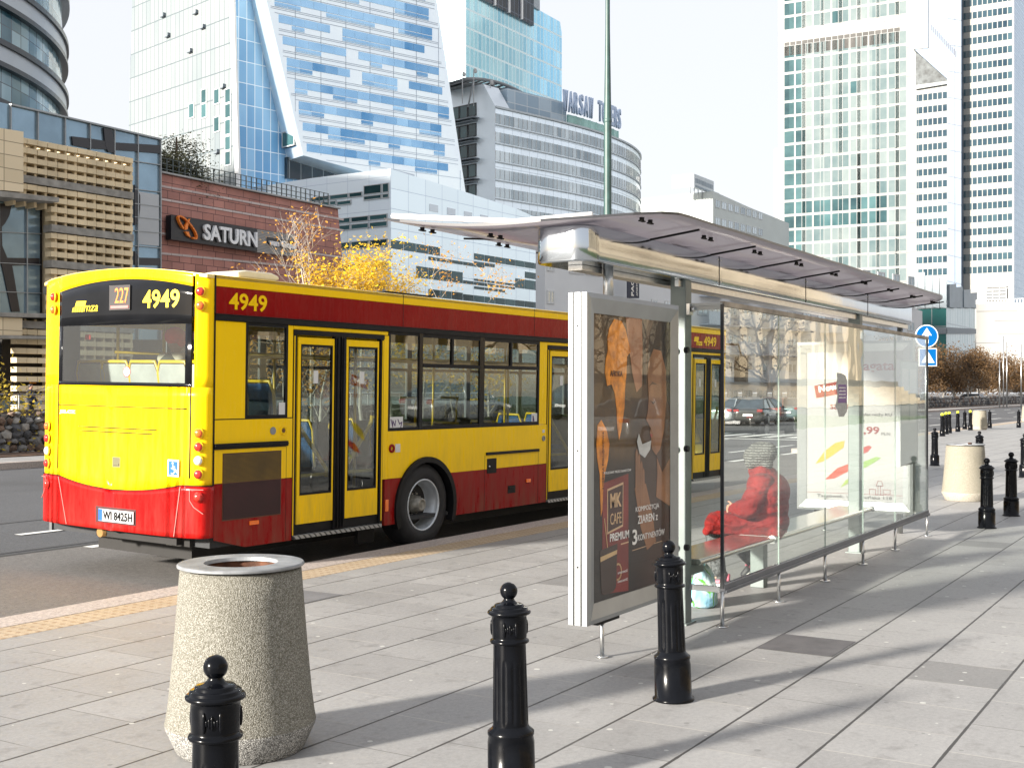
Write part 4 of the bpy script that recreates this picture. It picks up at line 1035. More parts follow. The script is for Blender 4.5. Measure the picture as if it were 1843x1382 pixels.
OX = M('poster_orange', (.80, .25, .015), .5, var=.45, vs=14); SK = M('poster_skin', (.27, .125, .055), .5, var=.3, vs=5); SKD = M('poster_skin_shadow', (.07, .03, .014), .5, var=.25, vs=6)
HAIR = M('poster_hair', (.010, .006, .005), .5, var=.5, vs=24); CUPB = M('poster_cup', (.55, .56, .54), .4); COF = M('poster_coffee', (.035, .013, .006), .4); CRM = M('poster_cream', (.62, .42, .2), .5)
PKR = M('poster_pack_red', (.20, .02, .015), .5, var=.3, vs=4); PKD = M('poster_pack_dark', (.05, .016, .012), .5); GOLD = M('poster_gold', (.62, .42, .24), .5); PW = M('poster_white', (.78, .76, .72), .5)
m_ = MB()
afr = [(.33, 1.80), (.40, 1.86), (.50, 1.85), (.56, 1.80), (.60, 1.72), (.63, 1.66), (.58, 1.63), (.57, 1.52), (.55, 1.42), (.54, 1.30), (.50, 1.17), (.465, 1.10), (.44, 1.18), (.43, 1.30), (.40, 1.40), (.36, 1.45), (.30, 1.44), (.27, 1.52), (.28, 1.60), (.31, 1.66), (.305, 1.74)]
sa = [(.17, 1.20), (.22, 1.23), (.29, 1.17), (.33, 1.08), (.31, .98), (.27, .90), (.245, .80), (.235, .68), (.215, .64), (.205, .78), (.20, .90), (.17, .98), (.155, 1.08)]
m_.prism(afr, 0, .002, PF); m_.prism(sa, 0, .002, PF); m_.build('map_shape', OX, po)
m_ = MB(); m_.prism([(.56, 1.88), (.60, 1.72), (.66, 1.52), (.72, 1.40), (.80, 1.44), (.82, 1.88)], 0, .001, PF); m_.build('poster_column', M('poster_peach', (.36, .17, .09), .5, var=.25, vs=4), po)
m_ = MB(); m_.prism([(.88, 1.60), (.93, 1.80), (.99, 1.88), (1.245, 1.88), (1.245, .74), (1.14, .74), (1.10, .86), (1.09, 1.05), (1.13, 1.4), (1.0, 1.5), (.90, 1.52)], 0, .0015, PF); m_.prism([(.80, 1.88), (.83, 1.45), (.86, 1.45), (.87, 1.88)], 0, .0015, PF); m_.build('woman_hair', HAIR, po)
m_ = MB(); face = [(.90, 1.60), (.98, 1.69), (1.10, 1.68), (1.18, 1.55), (1.19, 1.35), (1.15, 1.15), (1.09, 1.02), (1.02, .98), (.955, 1.02), (.94, 1.06), (.945, 1.10), (.92, 1.13), (.935, 1.16), (.90, 1.19), (.865, 1.22), (.89, 1.28), (.905, 1.36), (.895, 1.44), (.885, 1.52)]
m_.prism(face, .001, .0025, PF); m_.prism([(1.03, 1.0), (1.17, 1.1), (1.245, 1.0), (1.245, .62), (1.02, .70), (1.04, .86)], .001, .0022, PF); m_.build('woman_face', SK, po)
m_ = MB(); m_.prism([(.925, 1.345), (.975, 1.335), (1.02, 1.35), (.975, 1.32)], .0025, .0035, PF); m_.prism([(.905, 1.44), (.96, 1.47), (1.05, 1.45), (.96, 1.455)], .0025, .0035, PF)
m_.prism([(1.02, .98), (1.09, 1.02), (1.15, 1.15), (1.19, 1.35), (1.245, 1.3), (1.245, .95), (1.12, .86)], .0023, .0031, PF); m_.build('face_shadow', SKD, po)
m_ = MB(); m_.prism([(.925, 1.125), (.965, 1.12), (.94, 1.095)], .0025, .0036, PF); m_.build('lips', M('poster_lips', (.35, .05, .04), .5), po)
m_ = MB()
for k_, (x, z, a) in enumerate([(.70, .98, 68), (.735, .95, 72), (.77, .90, 76), (.80, .85, 80)]):
    L_ = .26 - k_ * .01; dx, dz = math.cos(R(a)) * -.3, 1
    m_.prism([(x, z - .24), (x + .045, z - .25), (x + .035, z + .03), (x + .02, z + .055), (x, z + .03)], .002 + k_ * .0004, .003 + k_ * .0004, PF)
m_.prism([(.69, .78), (.86, .80), (.96, .60), (1.02, .40), (.88, .36), (.78, .52)], .001, .002, PF)
m_.build('hand', SK, po)
m_ = MB(); m_.prism([(.75, 1.13), (.80, 1.06), (.94, 1.08), (.92, 1.02), (.84, .97), (.76, 1.0), (.72, 1.08)], .003, .0045, PF); m_.build('drinking_cup', CUPB, po)
m_ = MB(); m_.prism([(.23, .16), (.60, .13), (.60, .88), (.24, .84)], 0, .001, PF); m_.build('coffee_pack', PKR, po)
m_ = MB(); m_.prism([(.30, .52), (.52, .55), (.525, .83), (.30, .80)], .001, .002, PF); m_.build('pack_emblem', GOLD, po)
m_ = MB(); m_.prism([(.31, .535), (.51, .562), (.515, .815), (.31, .788)], .002, .003, PF); m_.build('emblem_field', PKD, po)
m_ = MB(); m_.prism([(.22, .17), (.26, .15), (.38, .155), (.42, .18), (.44, .45), (.20, .43)], .001, .0025, PF); m_.build('coffee_glass', COF, po)
m_ = MB(); m_.prism([(.205, .36), (.43, .385), (.435, .41), (.205, .39)], .0025, .0035, PF); stroke(m_, circle(.445, .27, .05, 14)[-4:] + circle(.445, .27, .05, 14)[:5], .012, PF, .0025, .0035); stroke(m_, [(.30, .44), (.26, .62)], .008, PF, .0025, .0035); m_.build('coffee_foam', CRM, po)
def ptext(s, x, z, wd, ht, mat=PW, bold=0., up=0.): return lettering('lettering', s, (x, .0115 + .001, z), (1, 0, up), (0, 0, 1), wd, ht, mat, po, .0012, bold)
ptext('MK', .335, .68, .155, .09, GOLD, .03); ptext('CAFE', .335, .575, .155, .07, GOLD)
ptext('PREMIUM', .33, .47, .27, .05, PW, .02); ptext('INTENSYWNOŚĆ', .44, .255, .14, .018); ptext('KWASOWOŚĆ', .44, .20, .14, .018)
ptext('KOMPOZYCJA', .70, .615, .36, .042); ptext('ZIAREN z', .73, .545, .31, .052, PW, .01); ptext('3', .65, .415, .07, .10, PW, .02); ptext('KONTYNENTÓW', .73, .435, .42, .05)
ptext('AFRYKA', .335, 1.50, .17, .035, PKD, .01); ptext('POLECANY PRZEZ BARISTÓW', .25, .895, .38, .018)
lettering('lettering', 'AMERYKA POŁUDNIOWA', (.25, .0125, .80), (0, 0, 1), (-1, 0, 0), .36, .022, PKD, po, .0012)
m_ = MB(); m_.prism([(.66, .378), (1.12, .392), (1.12, .396), (.66, .382)], 0, .001, PF); m_.prism([(.49, .435), (.60, .438), (.60, .446), (.49, .443)], .001, .002, PF); m_.build('small_print', GOLD, po)

ad2 = cabinet('advertising_panel', (14.22, 4.66, .25), (0, -1), 'white furniture shop poster with coloured knives at the far end of the shelter')
m_ = MB(); m_.box(.115, 1.245, .018, .022, .12, 1.88); po = m_.build('poster', M('white_poster', (.29, .29, .29), .5, var=.01), ad2)
def p2(s, x, z, wd, ht, mat, bold=0., ex=(1, 0, 0)): return lettering('lettering', s, (x, .0155, z), ex, (0, 0, 1) if ex[2] == 0 else (-ex[2], 0, ex[0]), wd, ht, mat, po, .0012, bold)
m_ = MB(); a = R(10); cs, sn = math.cos(a), math.sin(a)
m_.prism([(.23 + .37 * i * cs - .15 * j * sn, 1.33 + .37 * i * sn + .15 * j * cs) for i, j in ((0, 0), (1, 0), (1, 1), (0, 1))], 0, .001, PF); m_.build('red_banner', TXR, po)
p2('Nowy', .27, 1.375, .28, .10, PW, .04, (cs, 0, sn)); p2('salon', .40, 1.20, .24, .085, TXR)
p2('agata', .79, 1.62, .36, .13, TXR, .02); m_ = MB(); stroke(m_, circle(.71, 1.66, .04, 12), .014, PF, 0, .001); stroke(m_, [(.70, 1.70), (.70, 1.60)], .014, PF, 0, .001); m_.build('heart_emblem', TXR, po)
p2('Komplet noży KU', .66, 1.115, .46, .045, TXG); p2('29,90', .66, 1.045, .14, .04, TXG); p2('14,99', .665, .90, .31, .10, TXR, .02); p2('PLN', 1.0, .90, .10, .035, TXG)
for pts, mt in (([(.22, .545), (.33, .70), (.46, .80), (.57, .83), (.56, .75), (.44, .66), (.32, .58)], (.80, .62, .05)), ([(.33, .36), (.48, .50), (.62, .56), (.72, .60), (.74, .56), (.60, .46), (.45, .38)], (.70, .10, .04)), ([(.66, .66), (.74, .74), (.86, .78), (.89, .76), (.84, .70), (.72, .655)], (.66, .08, .06)), ([(.70, .50), (.80, .59), (.94, .65), (1.0, .64), (.90, .57), (.76, .49)], (.40, .65, .16)), ([(.52, .27), (.58, .36), (.68, .42), (.66, .36)], (.55, .72, .18))):
    m_ = MB(); m_.prism(pts, 0, .0015, PF); m_.build('printed_knife', M('print_%d' % int(mt[0] * 100 + mt[1] * 1000), tuple(q * .45 for q in mt), .5, var=.03, spec=.1), po)
m_ = MB(); m_.prism([(.115, .205), (1.245, .205), (1.245, .209), (.115, .209)], 0, .001, PF)
stroke(m_, [(.86, .21), (.86, .27), (.93, .27), (.93, .21), (.96, .21), (.96, .31), (.99, .31), (.99, .21), (1.02, .21), (1.02, .27), (1.10, .27), (1.10, .22), (1.03, .22)], .005, PF, 0, .001); stroke(m_, [(.94, .31), (1.02, .31), (1.0, .37), (.96, .37), (.94, .31)], .005, PF, 0, .001)
m_.build('printed_line', TXR, po)
p2('Targówek, ul. Toruńska 118', .24, .142, .88, .05, TXG)
m_ = MB()
for k_ in range(2): m_.box(.24, 1.12, .0155, .0165, .127 - k_ * .007, .1285 - k_ * .007)
m_.build('small_print', TXG, po)
# timetable board inside the glass and the stickers on it
tb = empty('timetable_board', (13.35, 3.23, .86), label='pale timetable board fixed inside the far end of the shelter glass', cat='timetable')
m_ = MB(); m_.box(0, .78, 0, .035, 0, 1.13); m_.build('board', M('board_grey', (.42, .46, .46), .35, var=.05), tb, bev=.004)
m_ = MB(); m_.box(-.012, .0, -.004, .04, -.012, 1.142); m_.box(.78, .792, -.004, .04, -.012, 1.142); m_.box(0, .78, -.004, .04, -.012, 0); m_.box(0, .78, -.004, .04, 1.13, 1.142); m_.build('frame', ALU, tb)
m_ = MB(); m_.box(.06, .36, -.003, 0, .45, 1.05); m_.box(.42, .72, -.003, 0, .45, 1.05); m_.build('timetable_sheet', PAPER, tb)
m_ = MB(); x0 = 11.02
pts = [(.02, .0), (.30, .0), (.40, .12), (.40, .30), (.36, .42), (.40, .62), (.40, .92), (.30, 1.02), (.12, 1.04), (.04, .9), (.02, .62), (.06, .42), (.0, .30), (.0, .12)]
st = empty('glass_sticker', (10.74, GY - .006, 1.43), label='violet and silver bottle shaped sticker on the shelter glass above the bench', cat='sticker')
pz = [(.06, .0), (.16, .0), (.225, .07), (.235, .17), (.225, .24), (.235, .33), (.235, .52), (.20, .60), (.12, .63), (.02, .64), (.03, .55), (.0, .45), (.03, .33), (.02, .25), (-.01, .15), (.03, .1)]
m_ = MB(); m_.prism(pz, 0, .002, lambda x, z, d: (x * 1.5, -d, z * .62)); m_.build('sticker_base', M('sticker_silver', (.30, .31, .30), .4, var=.4, vs=30), st)
m_ = MB(); m_.prism([(.035, .20), (.225, .20), (.225, .30), (.215, .47), (.04, .47), (.055, .33)], .0025, .003, lambda x, z, d: (x * 1.5, -d, z * .62)); m_.build('sticker_band', M('sticker_violet', (.10, .015, .19), .4, var=.3, vs=18), st)
m_ = MB(); rr_ = random.Random(3)
for k_ in range(4):
    for q_ in range(6): x = .09 + q_ * .035; m_.box(x, x + .024, -.0045, -.0035, .255 - k_ * .03, .265 - k_ * .03 + rr_.random() * .006)
m_.build('sticker_print', PW, st)

# ================================================================== buildings
class Plane:
    """vertical wall plane: through pixel column x0 at depth d0, running towards vanishing point vx; local x = along, y = inward, z = up"""
    def __init__(s, name, label, x0, d0, vx, cat='building', group=None):
        s.p = FW * d0 + RT * ((x0 - CX) / F * d0)
        d = FW * F + RT * (vx - CX)
        if vx < x0: d = -d
        s.d = d.normalized(); s.n = Vector((-s.d.y, s.d.x, 0))
        if s.n.dot(FW) < 0: s.n = -s.n
        s.flip = s.d.cross(UP).dot(s.n) > 0
        s.o = empty(name, (s.p.x, s.p.y, 0), (0, 0, math.atan2(s.d.y, s.d.x)), label, cat, group)
        s.k = s.d.x * s.n.y - s.d.y * s.n.x       # +1 when local +y is inward
    def depth(s, x):
        r = FW + RT * ((x - CX) / F); t = s.p.dot(s.n) / r.dot(s.n); return t, r
    def s_(s, x):
        t, r = s.depth(x); return (r * t - s.p).dot(s.d)
    def z_(s, x, y): return H + (HY - y) / F * s.depth(x)[0]
    def pt(s, x, y): return (s.s_(x), s.z_(x, y))
    def fn(s, x, z, d): return (x, d * s.k, z)
    def prism(s, name, px, d0, d1, mat, parent=None, sz=False, **k):
        mb = MB(); mb.prism(px if sz else [s.pt(*p) for p in px], d0, d1, s.fn); return mb.build(name, mat, parent or s.o, **k)
    def sbox(s, mb, a, b, c, d, d0, d1, mi=0): mb.prism([(a, c), (b, c), (b, d), (a, d)], d0, d1, s.fn, mi)
    def windows(s, cells, pane, frame=None, fr=.08, proud=.05, name='window', limit=96, mull=0):
        """cells (x0, x1, z0, z1) nearest first; every one an object of its own up to the limit"""
        cache = {}; rest = MB()
        def shape(mb, w_, h_, ox=0, oz=0):
            s.sbox(mb, ox + fr * .5, ox + w_ - fr * .5, oz + fr * .5, oz + h_ - fr * .5, -proud, 0.02, 0)
            if frame:
                s.sbox(mb, ox, ox + w_, oz, oz + fr, -proud - .03, 0.01, 1); s.sbox(mb, ox, ox + w_, oz + h_ - fr, oz + h_, -proud - .03, 0.01, 1)
                s.sbox(mb, ox, ox + fr, oz + fr, oz + h_ - fr, -proud - .03, 0.01, 1); s.sbox(mb, ox + w_ - fr, ox + w_, oz + fr, oz + h_ - fr, -proud - .03, 0.01, 1)
                for i in range(mull): x = ox + w_ * (i + 1) / (mull + 1); s.sbox(mb, x - fr / 2, x + fr / 2, oz + fr, oz + h_ - fr, -proud - .03, 0.01, 1)
        mats = [pane, frame or pane]
        for i, (a, b, c, d) in enumerate(cells):
            if i < limit:
                key = (round(b - a, 2), round(d - c, 2))
                if key not in cache:
                    mb = MB(); shape(mb, b - a, d - c); cache[key] = mb.mesh(name, mats)
                o = bpy.data.objects.new(name, cache[key]); COL.objects.link(o); o.parent = s.o; o.location = (a, 0, c)
            else: shape(rest, b - a, d - c, a, c)
        if rest.v: tag(rest.build('far_' + name, mats, s.o), kind='stuff')
    def grid(s, xs, zs, w_, h_, keep=None):
        out = []
        for z in zs:
            for x in xs:
                if keep is None or keep(x + w_ / 2, z + h_ / 2): out.append((x, x + w_, z, z + h_))
        return out
def inside(poly):
    def f(x, y):
        c = False; n = len(poly)
        for i in range(n):
            (x1, y1), (x2, y2) = poly[i], poly[(i + 1) % n]
            if (y1 > y) != (y2 > y) and x < (x2 - x1) * (y - y1) / (y2 - y1) + x1: c = not c
        return c
    return f
def fr(a, b, st):
    out = []; x = a
    while x < b: out.append(x); x += st
    return out
ROOFG = M('roof_gravel', (.3, .3, .3), .9)
CONC = M('pale_concrete', (.42, .43, .43), .8, var=.08, vs=.4)
WFR = M('white_window_frame', (.55, .57, .58), .5, var=.05)
DFR = M('dark_window_frame', (.03, .033, .035), .5)
BLUEW = winmat('blue_reflecting_glass', (.08, .26, .50), (.45, .70, .92), .1, .75)
TEALW = winmat('dark_teal_glass', (.006, .028, .032), (.06, .14, .15), .08)
GREYW = winmat('grey_reflecting_glass', (.22, .27, .30), (.62, .68, .70), .12, .5)
WHTW = winmat('dull_tower_glass', (.008, .035, .045), (.07, .15, .16), .1)
PANEL = lambda n, c, cw, ch, l=.08, li=(.30, .33, .36), me=.3: curtain(n, tuple(x * .93 for x in c), c, li, cw, ch, l, l, .35, me)

# --- oval glass tower, upper left
cdir = FW * math.cos(R(37.4)) - RT * math.sin(R(37.4)); L_ = 114.
tw = empty('round_glass_tower', (cdir.x * L_, cdir.y * L_, 0), (0, 0, 0), 'round glass tower with dark curved bands at the top left', 'skyscraper')
N = 180; Rr_ = 33.3
def ringmat(name, dk, lt):
    m, t, b = nodes_of(name); c = coord(t); sp = nd(t, 'ShaderNodeSeparateXYZ'); t.links.new(c, sp.inputs[0])
    a = ma(t, 'MULTIPLY', ma(t, 'ARCTAN2', sp.outputs[1], sp.outputs[0]), 24.); ar = ma(t, 'FLOOR', a)
    z = ma(t, 'MULTIPLY', sp.outputs[2], .72); zr = ma(t, 'FLOOR', z)
    cb = nd(t, 'ShaderNodeCombineXYZ'); t.links.new(ar, cb.inputs[0]); t.links.new(zr, cb.inputs[1])
    wn = nd(t, 'ShaderNodeTexWhiteNoise', noise_dimensions='2D'); t.links.new(cb.outputs[0], wn.inputs[0])
    f = ma(t, 'MULTIPLY_ADD', wn.outputs[0], .6, ma(t, 'MULTIPLY_ADD', noise(t, c, .10, 4), 1.2, -.4))
    base = ramp(t, f, .1, .9, dk, lt)
    ln = ma(t, 'MAXIMUM', ma(t, 'LESS_THAN', ma(t, 'FRACT', a), .07), ma(t, 'LESS_THAN', ma(t, 'FRACT', z), .05))
    t.links.new(mixc(t, ln, base, (.05, .07, .09)), b.inputs['Base Color']); b.inputs['Roughness'].default_value = .12; return m
RG = ringmat('oval_tower_glass', (.03, .10, .14), (.42, .60, .68))
RS = M('oval_tower_metal', (.40, .43, .47), .35, .3, var=.06, vs=.3); RK = M('oval_tower_dark', (.012, .016, .025), .3)
def ring(name, r, z0, z1, mat):
    mb = MB(); mb.lathe([(r - 1, z0), (r, z0), (r, z1), (r - 1, z1)], N, smooth=False); o = mb.build(name, mat, tw); return o
ring('glass_wall', Rr_, 0, 34, RG)
z = 3.6
while z < 31:
    ring('dark_band', Rr_ + .5, z, z + .35, RK); ring('metal_band', Rr_ + .35, z + .35, z + 1.5, RS); ring('dark_band', Rr_ + .55, z + 1.5, z + 1.9, RK)
    z += 4.2
ring('cornice', Rr_ + .6, 34, 34.6, RS)

# --- stone mall on the left
SAND = M('sandstone', (.68, .56, .37), .85, var=.25, vs=.35, bs=.15, bsc=3)
SANDW = curtain('sandstone_ashlar', (.60, .50, .34), (.76, .64, .45), (.28, .23, .16), 1.1, .68, .04, .04, .8)
GRYST = M('weathered_grey_cornice', (.26, .25, .23), .9, var=.3, vs=2, bs=.3, bsc=6)
BGL = M('blue_grey_glass_panel', (.22, .32, .40), .14, .45, var=.3, vs=.25, bs=.1, bsc=1.2, bd=.03)
BGD = M('near_black_print', (.012, .010, .013), .3)
mall = Plane('shopping_mall', 'sandstone mall with slotted stone screen and blue grey glass behind the bus', 30, 62, 2450); QM = 62 / 74
g = Plane.__new__(Plane); g.__dict__.update(mall.__dict__)
# blue glass volume behind the stone: its own direction
mg = Plane('mall_tmp', '', 288, 79.6, 2000); bpy.data.objects.remove(mg.o); mg.o = empty('mall_tmp', (0, 0, 0)); 
mg_loc, mg_ang = mg.p.copy(), math.atan2(mg.d.y, mg.d.x)
bpy.data.objects.remove(mg.o)
inv = Matrix.Rotation(-math.atan2(mall.d.y, mall.d.x), 3, 'Z')
class Sub:
    """second wall plane of the same building, written in the building's own frame"""
    def __init__(s, base, pl): s.b = base; s.pl = pl; s.k = 1
    def fn(s, x, z, d):
        w_ = Vector((s.pl.p.x, s.pl.p.y, 0)) + s.pl.d * x + s.pl.n * d + UP * z
        l = inv0(s.b) @ (w_ - Vector((s.b.p.x, s.b.p.y, 0))); return (l.x, l.y, l.z)
    def prism(s, name, px, d0, d1, mat, sz=False, **k):
        mb = MB(); mb.prism(px if sz else [s.pl.pt(*p) for p in px], d0, d1, s.fn); return mb.build(name, mat, s.b.o, **k)
def inv0(b): return Matrix.Rotation(-math.atan2(b.d.y, b.d.x), 3, 'Z')
gl = Sub(mall, mg)
gl.prism('glass_upper_wall', [(16, 188), (288, 251), (288, 706), (-40, 706), (-40, 175)], 0, 12, BGL)
mbj = MB()
for x in (17, 66, 115, 160, 204, 246, 287): mbj.prism([mg.pt(x - .8, 190 + (x - 17) * .23), mg.pt(x + .8, 190 + (x - 17) * .23), mg.pt(x + .8, 700), mg.pt(x - .8, 700)], -.15, 0, gl.fn)
for ya, yb in ((188, 251),): mbj.prism([mg.pt(16, ya - 1), mg.pt(288, yb - 1), mg.pt(288, yb + 2), mg.pt(16, ya + 2)], -.2, 0, gl.fn)
for ya, yb in ((290, 297), (340, 346), (366, 372), (390, 395), (415, 419), (442, 446), (560, 562)): mbj.prism([mg.pt(240, ya), mg.pt(288, yb), mg.pt(288, yb + 1.3), mg.pt(240, ya + 1.3)], -.14, 0, gl.fn)
mbj.build('glass_mullion', M('mullion_grey', (.30, .32, .33), .4, .4), mall.o)
for px in ([(246, 345), (284, 351), (284, 443), (246, 440)],): gl.prism('pale_infill_panel', px, -.1, 0, M('frosted_panel', (.42, .44, .46), .3, var=.1, vs=.3))
gl.prism('printed_stripe', [(127, 246), (160, 250), (204, 257), (287, 262), (287, 277), (215, 271), (160, 268), (129, 262)], -.12, 0, BGD)
gl.prism('printed_stripe', [(184, 231), (199, 234), (203, 258), (204, 276), (192, 274), (187, 262)], -.13, 0, BGD)
gl.prism('printed_stripe', [(240, 333), (250, 352), (250, 375), (247, 400), (240, 406)], -.12, 0, BGD)
gl.prism('printed_stripe', [(248, 464), (287, 465), (287, 478), (240, 477), (240, 452)], -.12, 0, BGD)
# stone
m_ = MB(); sx = mall.s_
mall.prism('ashlar_wall', [(-60, 226), (30, 240), (30, 348), (-60, 340)], -.6, 3, SANDW)
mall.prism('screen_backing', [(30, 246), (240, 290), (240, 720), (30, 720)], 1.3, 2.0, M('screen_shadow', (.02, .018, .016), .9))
sA, sB = sx(30), sx(240); zt = mall.z_(30, 243)
def top_z(s_): return zt + (mall.z_(240, 284) - zt) * (s_ - sA) / (sB - sA)
step = .58 * QM; ztop = zt; r = 0; bandrows = (4, 9, 13, 16, 20)
cols = [sA + (sB - sA) * i / 12 for i in range(13)]
mg_ = MB(); ms = MB(); mv = MB()
zrow = ztop - .42 * QM
while zrow > .4:
    left = 0
    zb = mall.z_(60, 372)
    s0 = sA if (zrow > zb or zrow < mall.z_(60, 572)) else sx(92)
    if r in bandrows:
        ms.build('stone_screen', SAND, mall.o); ms = MB()
        mall.sbox(mg_, s0, sB, zrow - .08, zrow + .36 * QM, -.05, .7)
    else:
        edges = [s0] + [c for c in cols if c > s0 + .2]
        for a, b in zip(edges, edges[1:]):
            mall.sbox(ms, a + .012, b - .012, zrow, zrow + .33 * QM, 0 + random.uniform(0, .03), .55)
    if r in bandrows: zrow -= .50 * QM
    else: zrow -= step
    r += 1
ms_o = ms.build('stone_screen', SAND, mall.o); mg_.build('grey_cornice', GRYST, mall.o)
for c in cols:
    if c >= sx(92) - .1: mall.sbox(mv, c - .07, c + .07, .3, top_z(c) - .2, .18, 1.3)
    else: mall.sbox(mv, c - .07, c + .07, mall.z_(60, 372), top_z(c) - .2, .18, 1.3); mall.sbox(mv, c - .07, c + .07, mall.z_(60, 606), mall.z_(60, 574), .18, 1.3)
mv.build('stone_pier', SAND, mall.o)
mall.prism('grey_cornice', [(-60, 341), (92, 358), (92, 366), (-60, 352)], -.7, 1, GRYST)
mall.prism('grey_cornice', [(-60, 562), (95, 566), (95, 573), (-60, 570)], -.7, 1, GRYST)
mall.prism('ashlar_wall', [(-60, 570), (30, 573), (30, 604), (-60, 603)], -.5, 1, SANDW)
mall.prism('lower_cornice', [(-60, 603), (95, 606), (95, 611), (-60, 609)], -.7, 1, GRYST)
mall.prism('recessed_glazing', [(-60, 350), (92, 364), (92, 570), (-60, 568)], 1.0, 3, BGL)
mall.prism('printed_stripe', [(17, 363), (40, 366), (36, 385), (28, 400), (22, 406), (23, 440), (32, 462), (90, 463), (90, 475), (41, 476), (55, 560), (40, 560), (22, 474), (17, 470)], .93, 1, BGD)
m_ = MB()
for x in (16.5, 67): mall.prism('glass_mullion', [(x - .8, 360), (x + .8, 360), (x + .8, 566), (x - .8, 566)], .86, 1, MATS['mullion_grey'])
for y in (416, 472, 524): mall.prism('glass_mullion', [(-40, y - 4), (92, y + 2), (92, y + 3.2), (-40, y - 2.8)], .87, 1, MATS['mullion_grey'])
mall.prism('dark_side_glazing', [(-60, 350), (16, 362), (16, 566), (-60, 566)], .9, 1.0, M('navy_glass', (.015, .025, .045), .12, var=.3, vs=.3))
mall.prism('shopfront', [(-60, 609), (600, 611), (600, 716), (-60, 716)], 1.6, 3, M('shopfront_dark', (.022, .022, .024), .25, var=.7, vs=.35))
mall.prism('shopfront_pane', [(18, 612), (40, 612), (40, 664), (18, 664)], 1.5, 1.6, BGL)
mall.prism('shopfront_stone', [(55, 618), (95, 618), (95, 668), (55, 666)], 1.45, 1.6, M('brown_slate', (.075, .065, .055), .8, var=.3, vs=2))
for x in (17, 41, 56): mall.prism('glass_mullion', [(x - .6, 608), (x + .6, 608), (x + .6, 716), (x - .6, 716)], 1.38, 1.5, MATS['mullion_grey'])
for y in (638, 665): mall.prism('glass_mullion', [(17, y), (41, y), (41, y + 1), (17, y + 1)], 1.37, 1.5, MATS['mullion_grey'])
mall.prism('orange_sign', [(79, 679), (88, 679), (88, 690), (79, 690)], 1.1, 1.3, M('orange_board', (.75, .30, .02), .5))
mall.prism('white_box', [(73, 711), (84, 711), (84, 725), (73, 725)], 1.0, 1.4, WHT)
mall.prism('light_strip', [(55, 611), (95, 612), (95, 614), (55, 613)], 1.3, 1.5, WHT); mall.prism('light_strip', [(79, 642), (94, 642), (94, 645), (79, 645)], 1.3, 1.5, WHT)

# --- red mall wing
REDST = None
def redmat():
    m, t, b = nodes_of('red_stone_cladding'); c = coord(t); sp = nd(t, 'ShaderNodeSeparateXYZ'); t.links.new(c, sp.inputs[0])
    cb = nd(t, 'ShaderNodeCombineXYZ'); t.links.new(sp.outputs[0], cb.inputs[0]); t.links.new(sp.outputs[2], cb.inputs[1])
    br = nd(t, 'ShaderNodeTexBrick'); t.links.new(cb.outputs[0], br.inputs['Vector'])
    br.inputs['Scale'].default_value = 1; br.inputs['Brick Width'].default_value = 1.05; br.inputs['Row Height'].default_value = .52; br.inputs['Mortar Size'].default_value = .022
    br.inputs['Color1'].default_value = (.36, .17, .14, 1); br.inputs['Color2'].default_value = (.45, .22, .185, 1); br.inputs['Mortar'].default_value = (.10, .05, .048, 1); br.squash = 1.6; br.squash_frequency = 3; br.offset = .37
    n = noise(t, c, .5, 5)
    t.links.new(mixc(t, 1., br.outputs[0], ramp(t, n, .3, .7, (.80, .8, .82), (1.2, 1.15, 1.12)), 'MULTIPLY'), b.inputs['Base Color']); b.inputs['Roughness'].default_value = .75
    return m
RM = redmat()
red = Plane('red_stone_building', 'red stone clad mall wing with a black and silver shop sign', 288, 80, 2240)
red.prism('wall', [(288, 311), (608, 376), (614, 440), (622, 560), (622, 716), (288, 716)], 0, 2, RM)
PST = curtain('pale_pink_string_course', (.46, .38, .37), (.58, .50, .48), (.22, .17, .16), .95, 3., .03, .03, .7)
for ya, yb in ((333, 394), (356.5, 413.5), (418, 462), (454, 487)):
    red.prism('string_course', [(288, ya), (618, yb), (618, yb + 3.4), (288, ya + 3.8)], -.05, 0.01, PST)
red.prism('coping', [(287, 308.5), (609, 374.5), (609, 377), (287, 311.5)], -.25, 1, M('coping_grey', (.35, .36, .36), .6))
m_ = MB()
sa_, sb_ = red.s_(288), red.s_(600); zc = red.z_(288, 309)
for i in range(34):
    x = sa_ + (sb_ - sa_) * i / 33; red.sbox(m_, x - .03, x + .03, zc - .1, zc + 1.1, .5, .56)
for h in (.35, .7, 1.07): red.sbox(m_, sa_, sb_, zc + h - .02, zc + h + .02, .5, .55)
m_.build('roof_railing', M('railing_green_grey', (.08, .10, .10), .5), red.o)
sg = Plane('shop_sign', 'long black sign with orange planet emblem and silver capital letters on the red wall', 308, red.depth(308)[0] - .9, 2240, 'sign')
SX = lambda x, y: sg.pt(x, y)
sg.prism('sign_board', [(308, 387), (462, 412), (462, 453), (308, 431)], 0, .5, M('sign_black', (.012, .012, .015), .35))
SLV = M('silver_letter_face', (.72, .73, .75), .3, .1)
x0_, z0_ = SX(364, 438.5); x1_, _ = SX(459, 450); z1_ = sg.z_(364, 402)
def slet(s, xa, yb, xb, ya, mat, par, bold=0., dep=.18):
    a, z0 = sg.pt(xa, yb); b = sg.s_(xb); z1 = sg.z_(xa, ya)
    return lettering('lettering', s, (a, -.02, z0), (1, 0, 0), (0, 0, 1), b - a, z1 - z0, mat, par, dep, bold)
slet('SATURN', 364, 432, 460, 403, SLV, sg.o, .03)
OR = M('sign_orange', (.85, .22, .02), .4)
m_ = MB(); a0, b0_ = SX(335, 410); 
